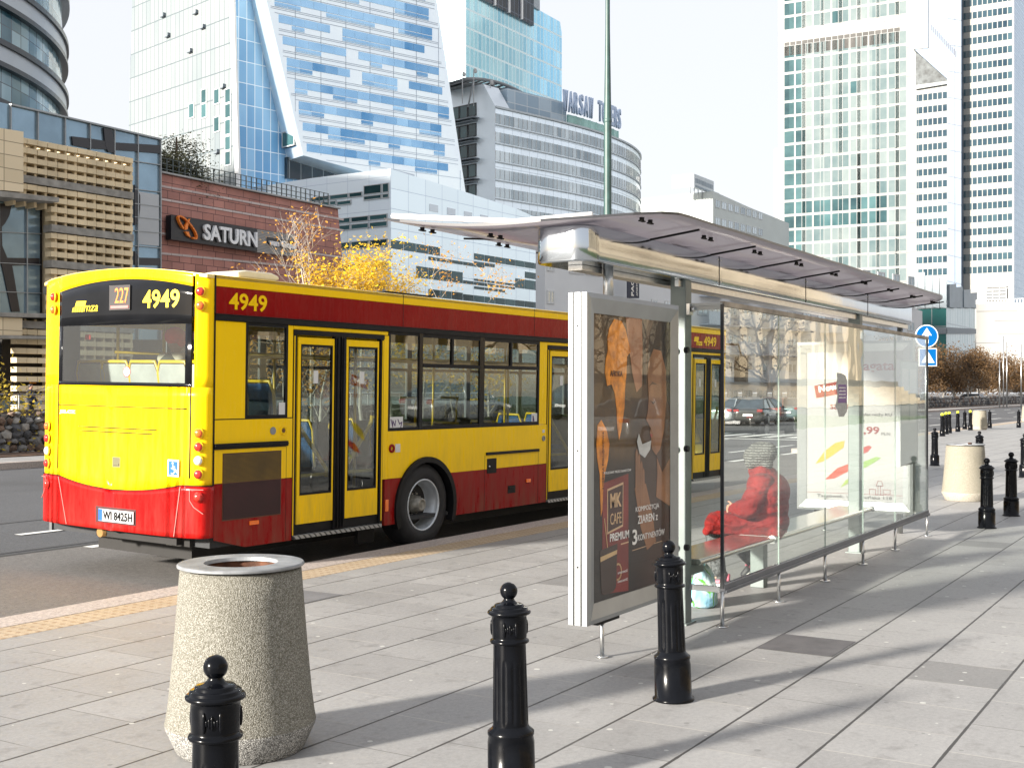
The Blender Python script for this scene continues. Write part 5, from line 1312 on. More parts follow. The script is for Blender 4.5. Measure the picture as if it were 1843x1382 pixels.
def ell(cx, cy, ra, rb, rot, a0, a1, n=18): return [(cx + ra * math.cos(R(a0 + (a1 - a0) * i / n)) * math.cos(rot) - rb * math.sin(R(a0 + (a1 - a0) * i / n)) * math.sin(rot), cy + ra * math.cos(R(a0 + (a1 - a0) * i / n)) * math.sin(rot) + rb * math.sin(R(a0 + (a1 - a0) * i / n)) * math.cos(rot)) for i in range(n + 1)]
el = ell(a0, b0_, 1.02, .33, R(-38), -40, 255); stroke(m_, el, .10, sg.fn, -.2, 0)
m_.prism([(a0 + .22, b0_ + .62), (a0 - .02, b0_ + .42), (a0 - .22, b0_ + .10), (a0 - .24, b0_ - .2), (a0 - .02, b0_ - .12), (a0 + .06, b0_ + .2)], -.16, 0, sg.fn)
m_.prism([(a0 - .22, b0_ - .28), (a0 + .10, b0_ - .28), (a0 + .26, b0_ - .66), (a0 + .0, b0_ - .55)], -.16, 0, sg.fn)
m_.build('planet_emblem', OR, sg.o)
s2 = Plane('shop_sign', 'ribbed grey sign with white clothes shop lettering right of the black sign', 463, sg.depth(463)[0], 2240, 'sign')
def ribmat():
    m, t, b = nodes_of('ribbed_grey_sign'); c = coord(t); sp = nd(t, 'ShaderNodeSeparateXYZ'); t.links.new(c, sp.inputs[0])
    f = ma(t, 'LESS_THAN', ma(t, 'FRACT', ma(t, 'MULTIPLY', sp.outputs[2], 9.)), .4)
    t.links.new(mixc(t, f, (.30, .29, .28), (.13, .13, .13)), b.inputs['Base Color']); b.inputs['Roughness'].default_value = .5; return m
s2.prism('sign_board', [(463, 412.5), (531, 423), (531, 462), (463, 454)], 0, .5, ribmat())
s2.prism('sign_strip', [(480, 427), (529, 434), (529, 446), (480, 440)], -.05, 0, MATS['sign_black'])
a, z0 = s2.pt(482, 439.5); b = s2.s_(530); lettering('lettering', 'van Graaf', (a, -.06, z0 - .1), (1, 0, 0), (0, 0, 1), b - a, .48, SLV, s2.o, .15, .04)

# --- leaning glass skyscraper
CA = curtain('pale_glass_facade', (.15, .18, .195), (.27, .285, .285), (.09, .115, .13), .95, 2.9, .11, .15, .4, .0, blot=.45)
CB = curtain('blue_glass_facade', (.02, .11, .27), (.20, .42, .66), (.42, .55, .66), 1.35, 3.1, .11, .13, .08, blot=.6)
tA = Plane('leaning_skyscraper', 'tall glass skyscraper with leaning facets of white and blue in the left centre', 429, 134, -1349, 'skyscraper')
pA = [(225, 706), (229, 420), (232, 200), (238, 0), (246, -300), (409, -300), (418, 0), (428, 330), (431, 706)]
tA.prism('pale_facade', pA, 0, .3, CA)
m_ = MB(); rr = random.Random(9); fi = inside([tA.pt(*p) for p in pA])
for x, y in ((292, 33), (350, 28), (363, 54), (300, 69), (340, 97), (399, 161), (388, 278)):
    m_ = MB(); a, z = tA.pt(x, y); tA.sbox(m_, a, a + .8, z, z + .10, -.35, 0); tA.sbox(m_, a + .72, a + .8, z, z + .45, -.35, 0); m_.build('open_vent', M('vent_shadow', (.16, .19, .22), .4), tA.o)
lowc = []
for (x, y) in [(362, 190), (385, 190), (340, 215), (405, 190), (405, 215), (385, 240), (405, 245), (405, 275), (405, 300), (362, 215)]:
    a, z = tA.pt(x, y); lowc.append((a, a + 1.25, z, z + 1.8))
tA.windows(lowc, TEALW, WFR, .12, .05)
pB = Plane('tmp', '', 429, 134, 3050); bpy.data.objects.remove(pB.o); sB_ = Sub(tA, pB)
oB = sB_.prism('blue_facade', [(427, 706), (428, 330), (418, 0), (409, -300), (560, -300), (600, 0), (665, 330), (665, 706)], .0, .5, 0 or M('blue_facade_tmp', (.1, .2, .4)))
def cb_local(name, dark, light, line, cw, ch, lw, ang):
    """curtain pattern for a face turned by ang inside its building"""
    m = curtain(name, dark, light, line, cw, ch, lw, lw, .09, blot=.6)
    t = m.node_tree; tc = [n for n in t.nodes if n.type == 'TEX_COORD'][0]
    vr = nd(t, 'ShaderNodeVectorRotate', rotation_type='Z_AXIS'); vr.inputs['Angle'].default_value = ang
    ls = [l for l in t.links if l.from_node == tc]
    tg = [l.to_socket for l in ls]
    t.links.new(tc.outputs['Object'], vr.inputs['Vector'])
    for s_ in tg: t.links.new(vr.outputs[0], s_)
    return m
angAB = math.atan2(pB.d.y, pB.d.x) - math.atan2(tA.d.y, tA.d.x)
oB.data.materials[0] = cb_local('blue_facade_glass', (.06, .24, .50), (.42, .68, .92), (.70, .80, .88), 1.05, 2.4, .09, -angAB)
m_ = MB(); e0 = pB.s_(428)
m_.prism([pB.pt(427, 706), pB.pt(426.5, 330), pB.pt(416.5, 0), pB.pt(407, -300), pB.pt(411, -300), pB.pt(420.5, 0), pB.pt(430.5, 330), pB.pt(431, 706)], -.4, .4, sB_.fn); m_.build('corner_mullion', WHT, tA.o)
dC = pB.depth(545)[0] - 4.6; qC = dC / 150; pC = Plane('tmp', '', 545, dC, 3650); bpy.data.objects.remove(pC.o); sC = Sub(tA, pC)
pxC = [(546, 280), (479, 0), (430, -300), (737, -300), (786, 0), (838, 346), (838, 420), (700, 350), (652, 309)]
oC = sC.prism('slanted_slab', pxC, 0, 4.4, M('slab_silver_panel', (.88, .95, 1.0), .3, .75, var=.05, vs=.2))
polyC = [pC.pt(*p) for p in [(548, 278), (483, 0), (440, -300), (733, -300), (782, 0), (832, 330), (834, 346), (700, 340), (652, 309)]]
inC = inside(polyC)
m_ = MB(); k_ = 0; low = False; rr = random.Random(4); zlist = []
rows = [(z0, z0 + .98 * qC) for z0 in fr(pC.z_(545, 272), 70, 2.55 * qC)]
mlines = MB(); cells = []
for ri, (za, zb) in enumerate(rows):
    # left border of the slab at this height
    xs = [x for x in fr(-60, 90, .5) if inC(x, (za + zb) / 2)]
    if not xs: continue
    x = min(xs) + .5; xe = max(xs)
    while x < xe - 1.5:
        if rr.random() < .95:
            if k_ <= 0: k_ = rr.randint(1, 4); low = not low
            k_ -= 1; cells.append((x, x + 1.74 * qC, za, zb))
            if low: cells.append((x, x + 1.74 * qC, za - .46 * qC, za - .09)); cells.append((x, x + 1.74 * qC, za - .62 * qC, za - .52 * qC))
        x += 1.80 * qC
cells = [c for c in cells if inC(c[0], c[2]) and inC(c[1], c[3])]
def subwindows(sub, cells, pane, frame, name='window', limit=96, fr_=.1, proud=.05, mull=0):
    rest = MB()
    for i, (a, b, c, d) in enumerate(cells):
        mb = MB() if i < limit else rest
        f = sub.fn
        mb.prism([(a, c), (b, c), (b, d), (a, d)], -proud, .02, f, 0)
        if frame:
            for q in ((a, b, c, c + fr_), (a, b, d - fr_, d), (a, a + fr_, c, d), (b - fr_, b, c, d)): mb.prism([(q[0], q[2]), (q[1], q[2]), (q[1], q[3]), (q[0], q[3])], -proud - .04, .01, f, 1)
            for k in range(mull): x = a + (b - a) * (k + 1) / (mull + 1); mb.prism([(x - fr_ / 2, c), (x + fr_ / 2, c), (x + fr_ / 2, d), (x - fr_ / 2, d)], -proud - .03, .01, f, 1)
        if i < limit: mb.build(name, [pane, frame or pane], sub.b.o)
    if rest.v: tag(rest.build('far_' + name, [pane, frame or pane], sub.b.o), kind='stuff')
subwindows(sC, cells, BLUEW, None)
m_ = MB()
for za, zb in rows:
    for z in (za - .75 * qC, zb + .12, zb + .62 * qC):
        xs = [x for x in fr(-60, 90, .5) if inC(x, z)]
        if xs: m_.prism([(min(xs), z - .03), (max(xs), z - .03), (max(xs), z + .03), (min(xs), z + .03)], -.03, .01, sC.fn)
for x in fr(-40, 80, 3.6 * qC):
    zs = [z for z in fr(0, 80, .5) if inC(x, z)]
    if zs: m_.prism([(x - .03, min(zs)), (x + .03, min(zs)), (x + .03, max(zs)), (x - .03, max(zs))], -.03, .01, sC.fn)
m_.build('panel_joint', M('joint_grey_blue', (.45, .52, .60), .5), tA.o)
# bright return of the slab
pD = Plane('tmp', '', 545, dC, -1300); bpy.data.objects.remove(pD.o); sD = Sub(tA, pD)
cells = []
for x, y in ((472, 20), (479, 58), (488, 96), (497, 132), (502, 168), (508, 178), (514, 212), (521, 250)):
    a, z = pD.pt(x, y); cells.append((a - .9, a + 1.5, z - 1, z + .8))
subwindows(sD, cells, TEALW, WFR, fr_=.12, proud=.4)
oU = sB_.prism('shaded_base_glazing', [(512, 284), (665, 300), (665, 340), (512, 322)], -.5, 0, cb_local('base_shaded_glass', (.006, .014, .022), (.03, .05, .07), (.20, .23, .25), 1.6, 6.0, .12, -angAB))  # blue face carried on; the slab's shade is put into its colour

# --- pale blue office block
off = Plane('office_block', 'pale panelled office block with green glass strips behind the yellow trees', 703, 124, 2381)
OP = PANEL('office_panel', (.86, .96, 1.0), 2.9, 2.05, .05, (.55, .64, .75), .8)
poly = [(703, 304), (760, 322), (835, 345), (930, 376), (978, 398), (978, 706), (703, 706)]
off.prism('right_facade', poly, 0, 30, OP)
angO = 0
pL = Plane('tmp', '', 703, 124, -2400); bpy.data.objects.remove(pL.o); sL = Sub(off, pL)
oL = sL.prism('left_facade', [(480, 334), (560, 321), (703, 304), (703, 706), (480, 706)], 0, 4, M('x', (.5, .5, .5)))
angO = math.atan2(pL.d.y, pL.d.x) - math.atan2(off.d.y, off.d.x)
oL.data.materials[0] = cb_local('office_left_panel', (.80, .89, .98), (.90, .97, 1.), (.50, .58, .68), 2.9, 3.4, .05, -angO)
cells = []; rr = random.Random(11); sx = off.s_; W_ = (sx(978) - sx(703)) / 14
def orow(y0, y1, ks, dbl=0):
    """y at x=703"""
    za, zb = off.z_(703, y1), off.z_(703, y0)
    for k in ks: cells.append((k * W_ + .06, (k + 1) * W_ - .06, za, zb))
orow(431, 447, range(0, 4)); orow(451, 458, range(3, 8)); orow(431, 444, range(7, 14)); orow(447, 454, range(7, 9)); orow(452, 466, range(12, 14))
orow(472, 494, range(2, 6)); orow(487, 494, range(5, 9)); orow(481, 486, range(7, 11)); orow(488, 493, range(7, 11)); orow(469, 489, range(11, 14)); orow(496, 502, range(7, 10))
orow(512, 527, range(3, 6)); orow(514, 527, range(6, 14)); orow(531, 538, range(5, 14)); orow(548, 562, range(2, 12)); orow(566, 574, range(3, 14)); orow(585, 600, range(0, 14))
off.windows(cells, TEALW, None, .04, .05, limit=90)
cells = []
for k in range(8): cells.append((k * 2 * W_ * .75 + .2, (k * 2 + 1.1) * W_ * .75, off.z_(703, 366 - 0), off.z_(703, 352)))
off.windows([c for c in cells if c[0] > 4], winmat('pale_blind_glass', (.55, .60, .66), (.70, .76, .80), .2, .3), None, .04, .04, name='pale_window')
cells = []; WL_ = 2.9
def lrow(y0, y1, x0, x1, st):
    za, zb = pL.z_(703, y1), pL.z_(703, y0); a = pL.s_(x0); b = pL.s_(x1)
    while a < b - .5: cells.append((a, min(a + st, b) - .12, za, zb)); a += st
lrow(329, 346, 655, 702, 2.5); lrow(348, 356, 655, 702, 2.5); lrow(339, 348, 560, 654, 2.7); lrow(352, 360, 607, 634, 2.7); lrow(350, 358, 560, 607, 2.7)
lrow(384, 394, 600, 702, 2.5); lrow(397, 407, 600, 702, 2.5); lrow(429, 443, 600, 702, 2.5); lrow(470, 482, 600, 702, 2.5); lrow(507, 521, 600, 702, 2.5); lrow(548, 562, 600, 702, 2.5)
subwindows(sL, cells, TEALW, WFR, fr_=.07)

# --- curved office building with roof letters
cur = Plane('curved_office_building', 'grey curved office building with roof letters and ribbon windows', 891, 160, 3190)
GP = PANEL('grey_metal_panel', (.84, .92, .98), 1.6, 1.75, .05, (.50, .57, .62), .75)
# plan: flat from the corner then bending away
pcurve = []
x_, y_, a_ = 0., 0., 0.
for i in range(26):
    a_ = .74 * (i / 25) ** 2.1; pcurve.append((x_, y_)); x_ += 1.7 * math.cos(a_); y_ += 1.7 * math.sin(a_)
pcurve.append((x_, y_))
ztop = cur.z_(891, 191)
def cwall(name, z0, z1, mat, off_=0., i0=0, i1=26, th=1.):
    mb = MB()
    for i in range(i0, i1):
        (xa, ya), (xb, yb) = pcurve[i], pcurve[i + 1]; l = math.hypot(xb - xa, yb - ya); nx_, ny_ = (yb - ya) / l * off_, -(xb - xa) / l * off_
        mb.add([(xa + nx_, ya + ny_, z0), (xb + nx_, yb + ny_, z0), (xb + nx_, yb + ny_, z1), (xa + nx_, ya + ny_, z1), (xa, ya + th, z0), (xb, yb + th, z0), (xb, yb + th, z1), (xa, ya + th, z1)],
               [(0, 1, 2, 3), (0, 4, 5, 1), (3, 2, 6, 7), (4, 7, 6, 5), (0, 3, 7, 4), (1, 5, 6, 2)])
    o = mb.build(name, mat, cur.o); return o
cwall('curved_wall', 0, ztop, GP, 0)
mb = MB(); mb.prism(pcurve + [(pcurve[-1][0] - 15, 40), (0, 40)], ztop - .3, ztop - .1, lambda x, y, z: (x, y, z)); mb.build('roof', CONC, cur.o)
zr0 = cur.z_(891, 222)
rowsz = [zr0 - k * 2.44 for k in range(8)]
for z in rowsz: cwall('sill_band', z - .3, z - .15, M('sill_grey', (.46, .51, .54), .5), .18)
cwall('cornice', ztop - .25, ztop, M('sill_grey', (.46, .51, .54), .5), .25)
wmesh = MB(); wmesh.box(.06, .80, -.06, .05, 0, 1.3, 0); wmesh.box(0, .06, -.1, .05, -.02, 1.32, 1); wmesh = wmesh.mesh('window', [GREYW, WFR])
cnt = 0; rest = MB()
for z in rowsz:
    for i in range(26):
        (xa, ya), (xb, yb) = pcurve[i], pcurve[i + 1]; an = math.atan2(yb - ya, xb - xa)
        for h in (0, 1):
            px_, py_ = xa + (xb - xa) * h / 2, ya + (yb - ya) * h / 2
            if cnt < 98:
                o = bpy.data.objects.new('window', wmesh); COL.objects.link(o); o.parent = cur.o; o.location = (px_, py_, z); o.rotation_euler = (0, 0, an)
            else:
                c_, s__ = math.cos(an), math.sin(an)
                rest.add([(px_ + v.co.x * c_ - v.co.y * s__, py_ + v.co.x * s__ + v.co.y * c_, z + v.co.z) for v in wmesh.vertices], [list(p.vertices) for p in wmesh.polygons][:6], 0)
                rest.add([(px_ + v.co.x * c_ - v.co.y * s__, py_ + v.co.x * s__ + v.co.y * c_, z + v.co.z) for v in wmesh.vertices], [list(p.vertices) for p in wmesh.polygons][6:], 1)
            cnt += 1
tag(rest.build('far_window', [GREYW, WFR], cur.o), kind='stuff')
pE = Plane('tmp', '', 891, 160, -1500); bpy.data.objects.remove(pE.o); sE = Sub(cur, pE)
sE.prism('end_wall', [(805, 160), (870, 152), (891, 191), (891, 706), (805, 706)], 0, 3, M('end_wall_metal', (.66, .72, .77), .4, .4, var=.06, vs=.2))
cells = []
for k in range(7):
    z = pE.z_(870, 206) - k * 4.4 * .62; a, b = pE.s_(812), pE.s_(858)
    for q in range(3): cells.append((a + (b - a) * q / 3 + .05, a + (b - a) * (q + 1) / 3 - .05, z, z + 1.75))
subwindows(sE, cells, TEALW, DFR, fr_=.12)
m_ = MB()
for k in range(7):
    z = pE.z_(870, 206) - k * 4.4 * .62 - .45; m_.prism([(pE.s_(812), z), (pE.s_(863), z), (pE.s_(863), z + .15), (pE.s_(812), z + .15)], -1.2, 0, sE.fn); m_.prism([(pE.s_(812), z - .35), (pE.s_(860), z - .35), (pE.s_(860), z - .25), (pE.s_(812), z - .25)], -1.0, 0, sE.fn)
m_.build('balcony', M('balcony_grey', (.16, .18, .20), .5), cur.o)
m_ = MB(); m_.prism([(pcurve[2][0], pcurve[2][1]), (pcurve[9][0], pcurve[9][1]), (pcurve[9][0] - 1, pcurve[9][1] + 6), (3, 8)], ztop, ztop + 3.2, lambda x, y, z: (x, y + 1.2, z)); m_.build('penthouse_glazing', curtain('penthouse_glass', (.20, .30, .40), (.42, .52, .60), (.5, .56, .6), 2.4, 1.7), cur.o)
m_ = MB()
for i in range(8): m_.prism([(pcurve[9 + i][0], pcurve[12 + i][1] + .6), (pcurve[10 + i][0], pcurve[10 + i][1] + .6), (pcurve[10 + i][0], pcurve[10 + i][1] + .8), (pcurve[9 + i][0], pcurve[9 + i][1] + .8)], ztop, ztop + 1.5, lambda x, y, z: (x, y, z))
m_.build('roof_screen', M('green_roof_screen', (.30, .52, .48), .3, var=.3, vs=.3), cur.o)
# arched lattice roof
m_ = MB(); arcp = []
for i in range(21):
    t = i / 20; x = -3 + 19 * t; z = ztop + 2.2 + 2.6 * math.sin(math.pi * (t * .82 + .18)) - 1.6 * t; arcp.append((x, z))
for y in (3, 9): m_.tube([(x, y, z) for x, z in arcp], .22, 6)
for i in range(0, 21): m_.tube([(arcp[i][0], 3, arcp[i][1]), (arcp[i][0], 9, arcp[i][1])], .12, 5)
for i in range(0, 20, 2): m_.tube([(arcp[i][0], 3, arcp[i][1]), (arcp[i + 1][0], 9, arcp[i + 1][1])], .09, 5)
for i in range(2, 20, 4): m_.tube([(arcp[i][0], 3, arcp[i][1]), (arcp[i][0] - 1, 3, ztop)], .12, 5)
m_.build('roof_lattice', M('lattice_grey', (.20, .21, .22), .5), cur.o)
m_ = MB()
for i in range(20): m_.add([(arcp[i][0], 3.3, arcp[i][1] - .5), (arcp[i + 1][0], 3.3, arcp[i + 1][1] - .5), (arcp[i + 1][0], 9, arcp[i + 1][1] - .5), (arcp[i][0], 9, arcp[i][1] - .5), (arcp[i][0], 3.3, arcp[i][1] - .7), (arcp[i + 1][0], 3.3, arcp[i + 1][1] - .7), (arcp[i + 1][0], 9, arcp[i + 1][1] - .7), (arcp[i][0], 9, arcp[i][1] - .7)], [(0, 1, 2, 3), (7, 6, 5, 4), (0, 4, 5, 1), (3, 2, 6, 7)])
m_.build('arched_roof', M('arched_roof_dark', (.10, .105, .11), .5), cur.o)
m_ = MB()
for i, (dx, h) in enumerate(((-4, .8), (-2, 1.6), (1, .6))): m_.cyl((dx, 2, ztop), (dx, 2, ztop + 3 + h), .06, n=5); m_.ball((dx, 1.7, ztop + 3 + h), .35, 8, 6, (1, .3, 1))
m_.build('antenna', M('antenna_grey', (.4, .4, .4), .5), cur.o)
LM = M('roof_letter_blue', (.40, .50, .66), .4)
o_ = Vector((0, 0, 0)); i0 = 12
words = 'WARSAW TOWERS'; n = len(words)
for k, ch in enumerate(words):
    if ch == ' ': continue
    t = 7.9 + k * .70; i = int(t); f_ = t - i; (xa, ya), (xb, yb) = pcurve[i], pcurve[i + 1]
    an = math.atan2(yb - ya, xb - xa)
    lettering('roof_letter', ch, (xa + (xb - xa) * f_, ya + (yb - ya) * f_ + .3, ztop + 1.6), (math.cos(an), math.sin(an), 0), (0, 0, 1), .95, 3.0, LM, cur.o, .3, .02)

# --- tall blue tower behind
bt = Plane('blue_glass_tower', 'light blue glass tower rising behind the curved office building', 838, 260, 2300, 'skyscraper')
bt.prism('glass_wall', [(838, 706), (838, -60), (863, -50), (957, 2), (958, 12), (1008, 40), (1011, 60), (1011, 706)], 0, 30, curtain('light_blue_curtain', (.28, .58, .76), (.55, .84, .95), (.72, .84, .88), 1.55, 4.0, .25, .45, .15, .6))
bt.prism('dark_top_glazing', [(863, -50), (957, -3), (957, 48), (863, 0)], -.6, 0, curtain('dark_top_glass', (.015, .022, .04), (.04, .055, .08), (.10, .12, .16), 1.7, 4.0, .2, .2, .1))
m_ = MB()
for x in (885.5, 911, 934): m_.prism([bt.pt(x - 1, -50), bt.pt(x + 1, -50), bt.pt(x + 1, 48 * (x - 863) / 94), bt.pt(x - 1, 48 * (x - 863) / 94)], -1., 0, bt.fn)
m_.build('fin', WHT, bt.o)
bt.prism('side_shaft', [(957, -60), (969, -54), (969, 20), (957, 12)], -.4, 2, M('shaft_grey', (.34, .38, .42), .4))

# --- grey flats behind the shelter
fl = Plane('apartment_block', 'plain grey apartment block with small windows and balconies behind the shelter', 1100, 118, 3100)
FW_ = M('grey_render', (.62, .64, .66), .85, var=.05, vs=.3)
fl.prism('wall', [(981, 420), (1340, 466), (1660, 560), (1660, 706), (981, 706)], 0, 1.2, FW_)
cells = []
z0 = fl.z_(990, 488)
for r_ in range(7):
    z = z0 - (r_) * 3.02 + 3.02
    for x in (984, 1024, 1054, 1108, 1172, 1196, 1219): cells.append((fl.s_(x), fl.s_(x) + (1.0 if x in (984, 1172, 1196) else 2.1), z, z + 1.25))
    for x in range(1255, 1640, 27): cells.append((fl.s_(x), fl.s_(x) + 1.9, z, z + 1.25))
fl.windows(cells, GREYW, WFR, .16, .06, mull=1)
m_ = MB()
for r_ in range(6):
    for x in range(1262, 1630, 54):
        a = fl.s_(x); fl.sbox(m_, a - .3, a + 3.6, z0 - r_ * 3.02 - 1.0, z0 - r_ * 3.02 + .35, -1.3, -1.2); fl.sbox(m_, a - .3, a + 3.6, z0 - r_ * 3.02 - 1.05, z0 - r_ * 3.02 - .95, -1.3, 0)
m_.build('balcony', M('balcony_blue_grey', (.55, .62, .70), .7), fl.o)
bn = Plane('banner', 'dark vertical banner with white letters on the grey apartment block', 1128, 117, 3100, 'banner')
bn.prism('cloth', [(1128, 492), (1149, 492), (1149, 537), (1128, 537)], -.1, 0, M('banner_navy', (.03, .035, .055), .6))
a, z = bn.pt(1139, 533); lettering('lettering', 'PACH', (a, -.12, z), (0, 0, 1), (-1, 0, 0), 2.2, .42, PW, bn.o, .02, .02)
a, z = bn.pt(1146, 533); lettering('lettering', 'APARTMENTS', (a, -.12, z), (0, 0, 1), (-1, 0, 0), 2.2, .25, PW, bn.o, .02)
# lamp post far away by the flats
lp = empty('street_lamp', ground(1020, 728), (0, 0, 0), 'small distant street lamp with curved arm before the grey flats', 'street lamp')
m_ = MB(); hh = 12.; m_.tube([(0, 0, 0), (0, 0, hh - 1.2), (-.2, .2, hh - .4), (-.8, .6, hh)], .10, 8); m_.build('pole', M('lamp_dark', (.05, .05, .055), .5), lp); MB().box(-1.5, -.7, .45, .75, hh - .05, hh + .08).build('lamp_head', MATS['lamp_dark'], lp)

# --- older block with rooftop billboard
ob = Plane('old_office_block', 'older grey block with small windows and a rooftop billboard beyond the shelter roof', 1283, 215, 2500)
ob.prism('wall', [(1283, 344), (1350, 374), (1420, 402), (1420, 706), (1283, 706)], 0, 20, M('old_grey_render', (.56, .60, .58), .85, var=.05, vs=.2))
pf = Plane('tmp', '', 1283, 215, -2600); bpy.data.objects.remove(pf.o); sf = Sub(ob, pf)
sf.prism('end_wall', [(1194, 356), (1283, 344), (1283, 706), (1150, 706), (1150, 362)], 0, 3, MATS['old_grey_render'])
cells = []
for r_ in range(6):
    z = ob.z_(1283, 372) - r_ * 3.1
    for k in range(8): a = .9 + k * 2.6; cells.append((a, a + 1.9, z, z + 1.4))
ob.windows(cells, GREYW, WFR, .12, .05, mull=1)
bb = Plane('billboard', 'white framed rooftop billboard on the older grey block', 1247, 212, 2500, 'billboard')
bb.prism('panel', [(1247, 313), (1283, 327), (1283, 348), (1247, 338)], -.2, .3, M('billboard_back', (.55, .60, .62), .5, var=.05))
pf2 = Plane('tmp', '', 1247, 212, -2600); bpy.data.objects.remove(pf2.o); sf2 = Sub(bb, pf2)
sf2.prism('panel', [(1211, 317), (1247, 313), (1247, 336), (1211, 340)], -.2, .3, M('billboard_front', (.70, .71, .71), .5, var=.05))
m_ = MB()
for k in range(6): a = bb.s_(1247 + k * 7); m_.cyl((a, .5, bb.z_(1247, 352)), (a, .5, bb.z_(1247, 330)), .08, n=5)
m_.build('scaffold', M('scaffold_grey', (.25, .27, .28), .5), bb.o)
m_ = MB(); rr_ = random.Random(8)
for k in range(16):
    a = bb.s_(1250 + k * 2.0); zz = bb.z_(1250 + k * 2, 321 + k * .82); bb.sbox(m_, a, a + .12 + .1 * rr_.random(), zz - .8, zz, -.26, -.2); bb.sbox(m_, a, a + .2, zz - 1.6, zz - 1.2, -.26, -.2)
m_.build('letter_strokes', M('faded_blue_grey', (.25, .31, .36), .5), bb.o)

# --- right: pale square tower
rt = Plane('white_stone_tower', 'wide pale tower with gridded cladding on the right', 1400, 300, -3300, 'skyscraper'); QR = 300 / 170
WT = curtain('white_tower_cladding', (.245, .25, .245), (.30, .305, .295), (.13, .14, .145), 2.08 * QR, 3.92 * QR, .12, .17, .25, blot=.3)
rt.prism('facade', [(1400, 706), (1400, -320), (1650, -320), (1650, 706)], 0, 20, WT)
pR = Plane('tmp', '', 1400, 300, 2300); bpy.data.objects.remove(pR.o)
m_ = MB(); rt.prism('corner_slab', [(1392, 706), (1392, 268), (1400, 265), (1400, 706)], .5, 6, M('corner_grey', (.22, .23, .24), .6))
cells = []
z0 = rt.z_(1411, 146 + 6); cw = 2.08
cols_ = [1.02, 6.0 + .25, 11.1 + .1, 16.3, 21.4 + .2, 26.8, 32.3]
sxs = [rt.s_(x) for x in (1411, 1443, 1476, 1508.5, 1542, 1576.5, 1611)]
pit = (rt.z_(1411, 303) - rt.z_(1411, 405)) / 4
zref = rt.z_(1411, 285)
for r_ in range(-12, 14):
    z = zref + r_ * pit
    if z < 2 or 0 < (z - rt.z_(1411, 103)) < pit * .9: continue
    for i, a in enumerate(sxs):
        w_ = 2.9 if i < 6 else 1.5
        h = w_ / 2 if i < 6 else w_
        cells.append((a, a + 1.5 * QR, z, z + 1.75 * QR))
        if i < 6: cells.append((a + 1.6 * QR, a + 3.1 * QR, z, z + 1.75 * QR))
cells.sort(key=lambda c: abs(c[2] - 46))
a0_ = rt.s_(1440)
dk = [c for c in cells if c[0] < a0_ or (zref - 5.4 * pit < c[2] < zref - 3.9 * pit and c[0] < rt.s_(1590)) or (random.random() < .015)]
lt = [c for c in cells if c not in dk]
rt.windows(dk, WHTW, M('pale_frame', (.26, .27, .27), .5), .1, .05, limit=40)
rt.windows(lt, winmat('sky_filled_glass', (.07, .115, .125), (.20, .235, .235), .1), M('pale_frame', (.26, .27, .27), .5), .1, .05, limit=56)  # bright sky reflection is put into the colour of these panes
m_ = MB()
za = rt.z_(1411, 102)
for k in range(19):
    a = rt.s_(1411) + k * (rt.s_(1620) - rt.s_(1411)) / 19; rt.sbox(m_, a + .1, a + (rt.s_(1620) - rt.s_(1411)) / 19 - .1, za, za + 1.9 * QR, -.05, .02)
m_.build('louvre_band', M('louvre_taupe', (.045, .043, .04), .6, var=.35, vs=.2), rt.o)

# --- right: second tower with ribbon windows, shaft and overhang
t2 = Plane('ribbon_window_tower', 'pale tower with rows of dark windows and a blue grey shaft at the right edge', 1648, rt.depth(1648)[0] - 2, -3000, 'skyscraper')
WT2 = M('white_tower_render', (.30, .30, .285), .6, var=.03, vs=.2)
t2.prism('facade', [(1648, 706), (1648, -320), (1825, -320), (1825, 706)], 0, 20, WT2)
cells = []
pit2 = 2.0 * 165 / 165
zr = t2.z_(1648, 497); step_ = (t2.z_(1648, 161) - t2.z_(1648, 497)) / 15.
for r_ in range(0, 36):
    z = zr + r_ * step_
    if z > 126: break
    for x in ([1649.5, 1653, 1661.8, 1670.5, 1679.3, 1688, 1697] if z < t2.z_(1648, 150) else []) + [1734.5, 1741.5, 1750.6, 1759.8, 1768.8, 1777.8, 1786.8, 1796, 1805, 1814]:
        a = t2.s_(x); cells.append((a, a + .50 * QR * (1 if x != 1649.5 else .4), z, z + 1.0 * step_ * .52))
cells.sort(key=lambda c: c[2])
TW2 = winmat('tower_blue_glass', (.006, .025, .045), (.045, .095, .12), .12)
t2.windows(cells, TW2, None, .0, .04)
t2.prism('side_shaft', [(1709, 706), (1709, 148), (1650, 95), (1676, 94), (1676, -320), (1734, -320), (1734, 706)], -3.2, 0, M('shaft_blue_grey', (.12, .16, .22), .45, .3, var=.08, vs=.2))
t2.prism('overhang_end', [(1649, -320), (1675, -320), (1675, 93), (1649, 96)], -3.4, -.05, WT2)
m_ = MB()
for k in range(24):
    z = 9 + k * 6.0; m_.prism([(t2.s_(1709), z), (t2.s_(1734), z - .9), (t2.s_(1734), z - .68), (t2.s_(1709), z + .22)], -3.26, -3.1, t2.fn)
m_.prism([(t2.s_(1722), 5), (t2.s_(1723), 5), (t2.s_(1723), 140), (t2.s_(1722), 140)], -3.26, -3.1, t2.fn)
m_.build('shaft_joint', M('shaft_joint_dark', (.08, .10, .14), .5), t2.o)
m_ = MB()
for k in range(14): a = t2.s_(1680 + k * 3.3); m_.prism([(a, t2.z_(1680, 62 + k * 4)), (a + .25, t2.z_(1680, 63 + k * 4)), (a + .25, t2.z_(1680, 52 + k * 4)), (a, t2.z_(1680, 51 + k * 4))], -3.3, -3.1, t2.fn)
m_.build('shaft_louvre', MATS['shaft_joint_dark'], t2.o)
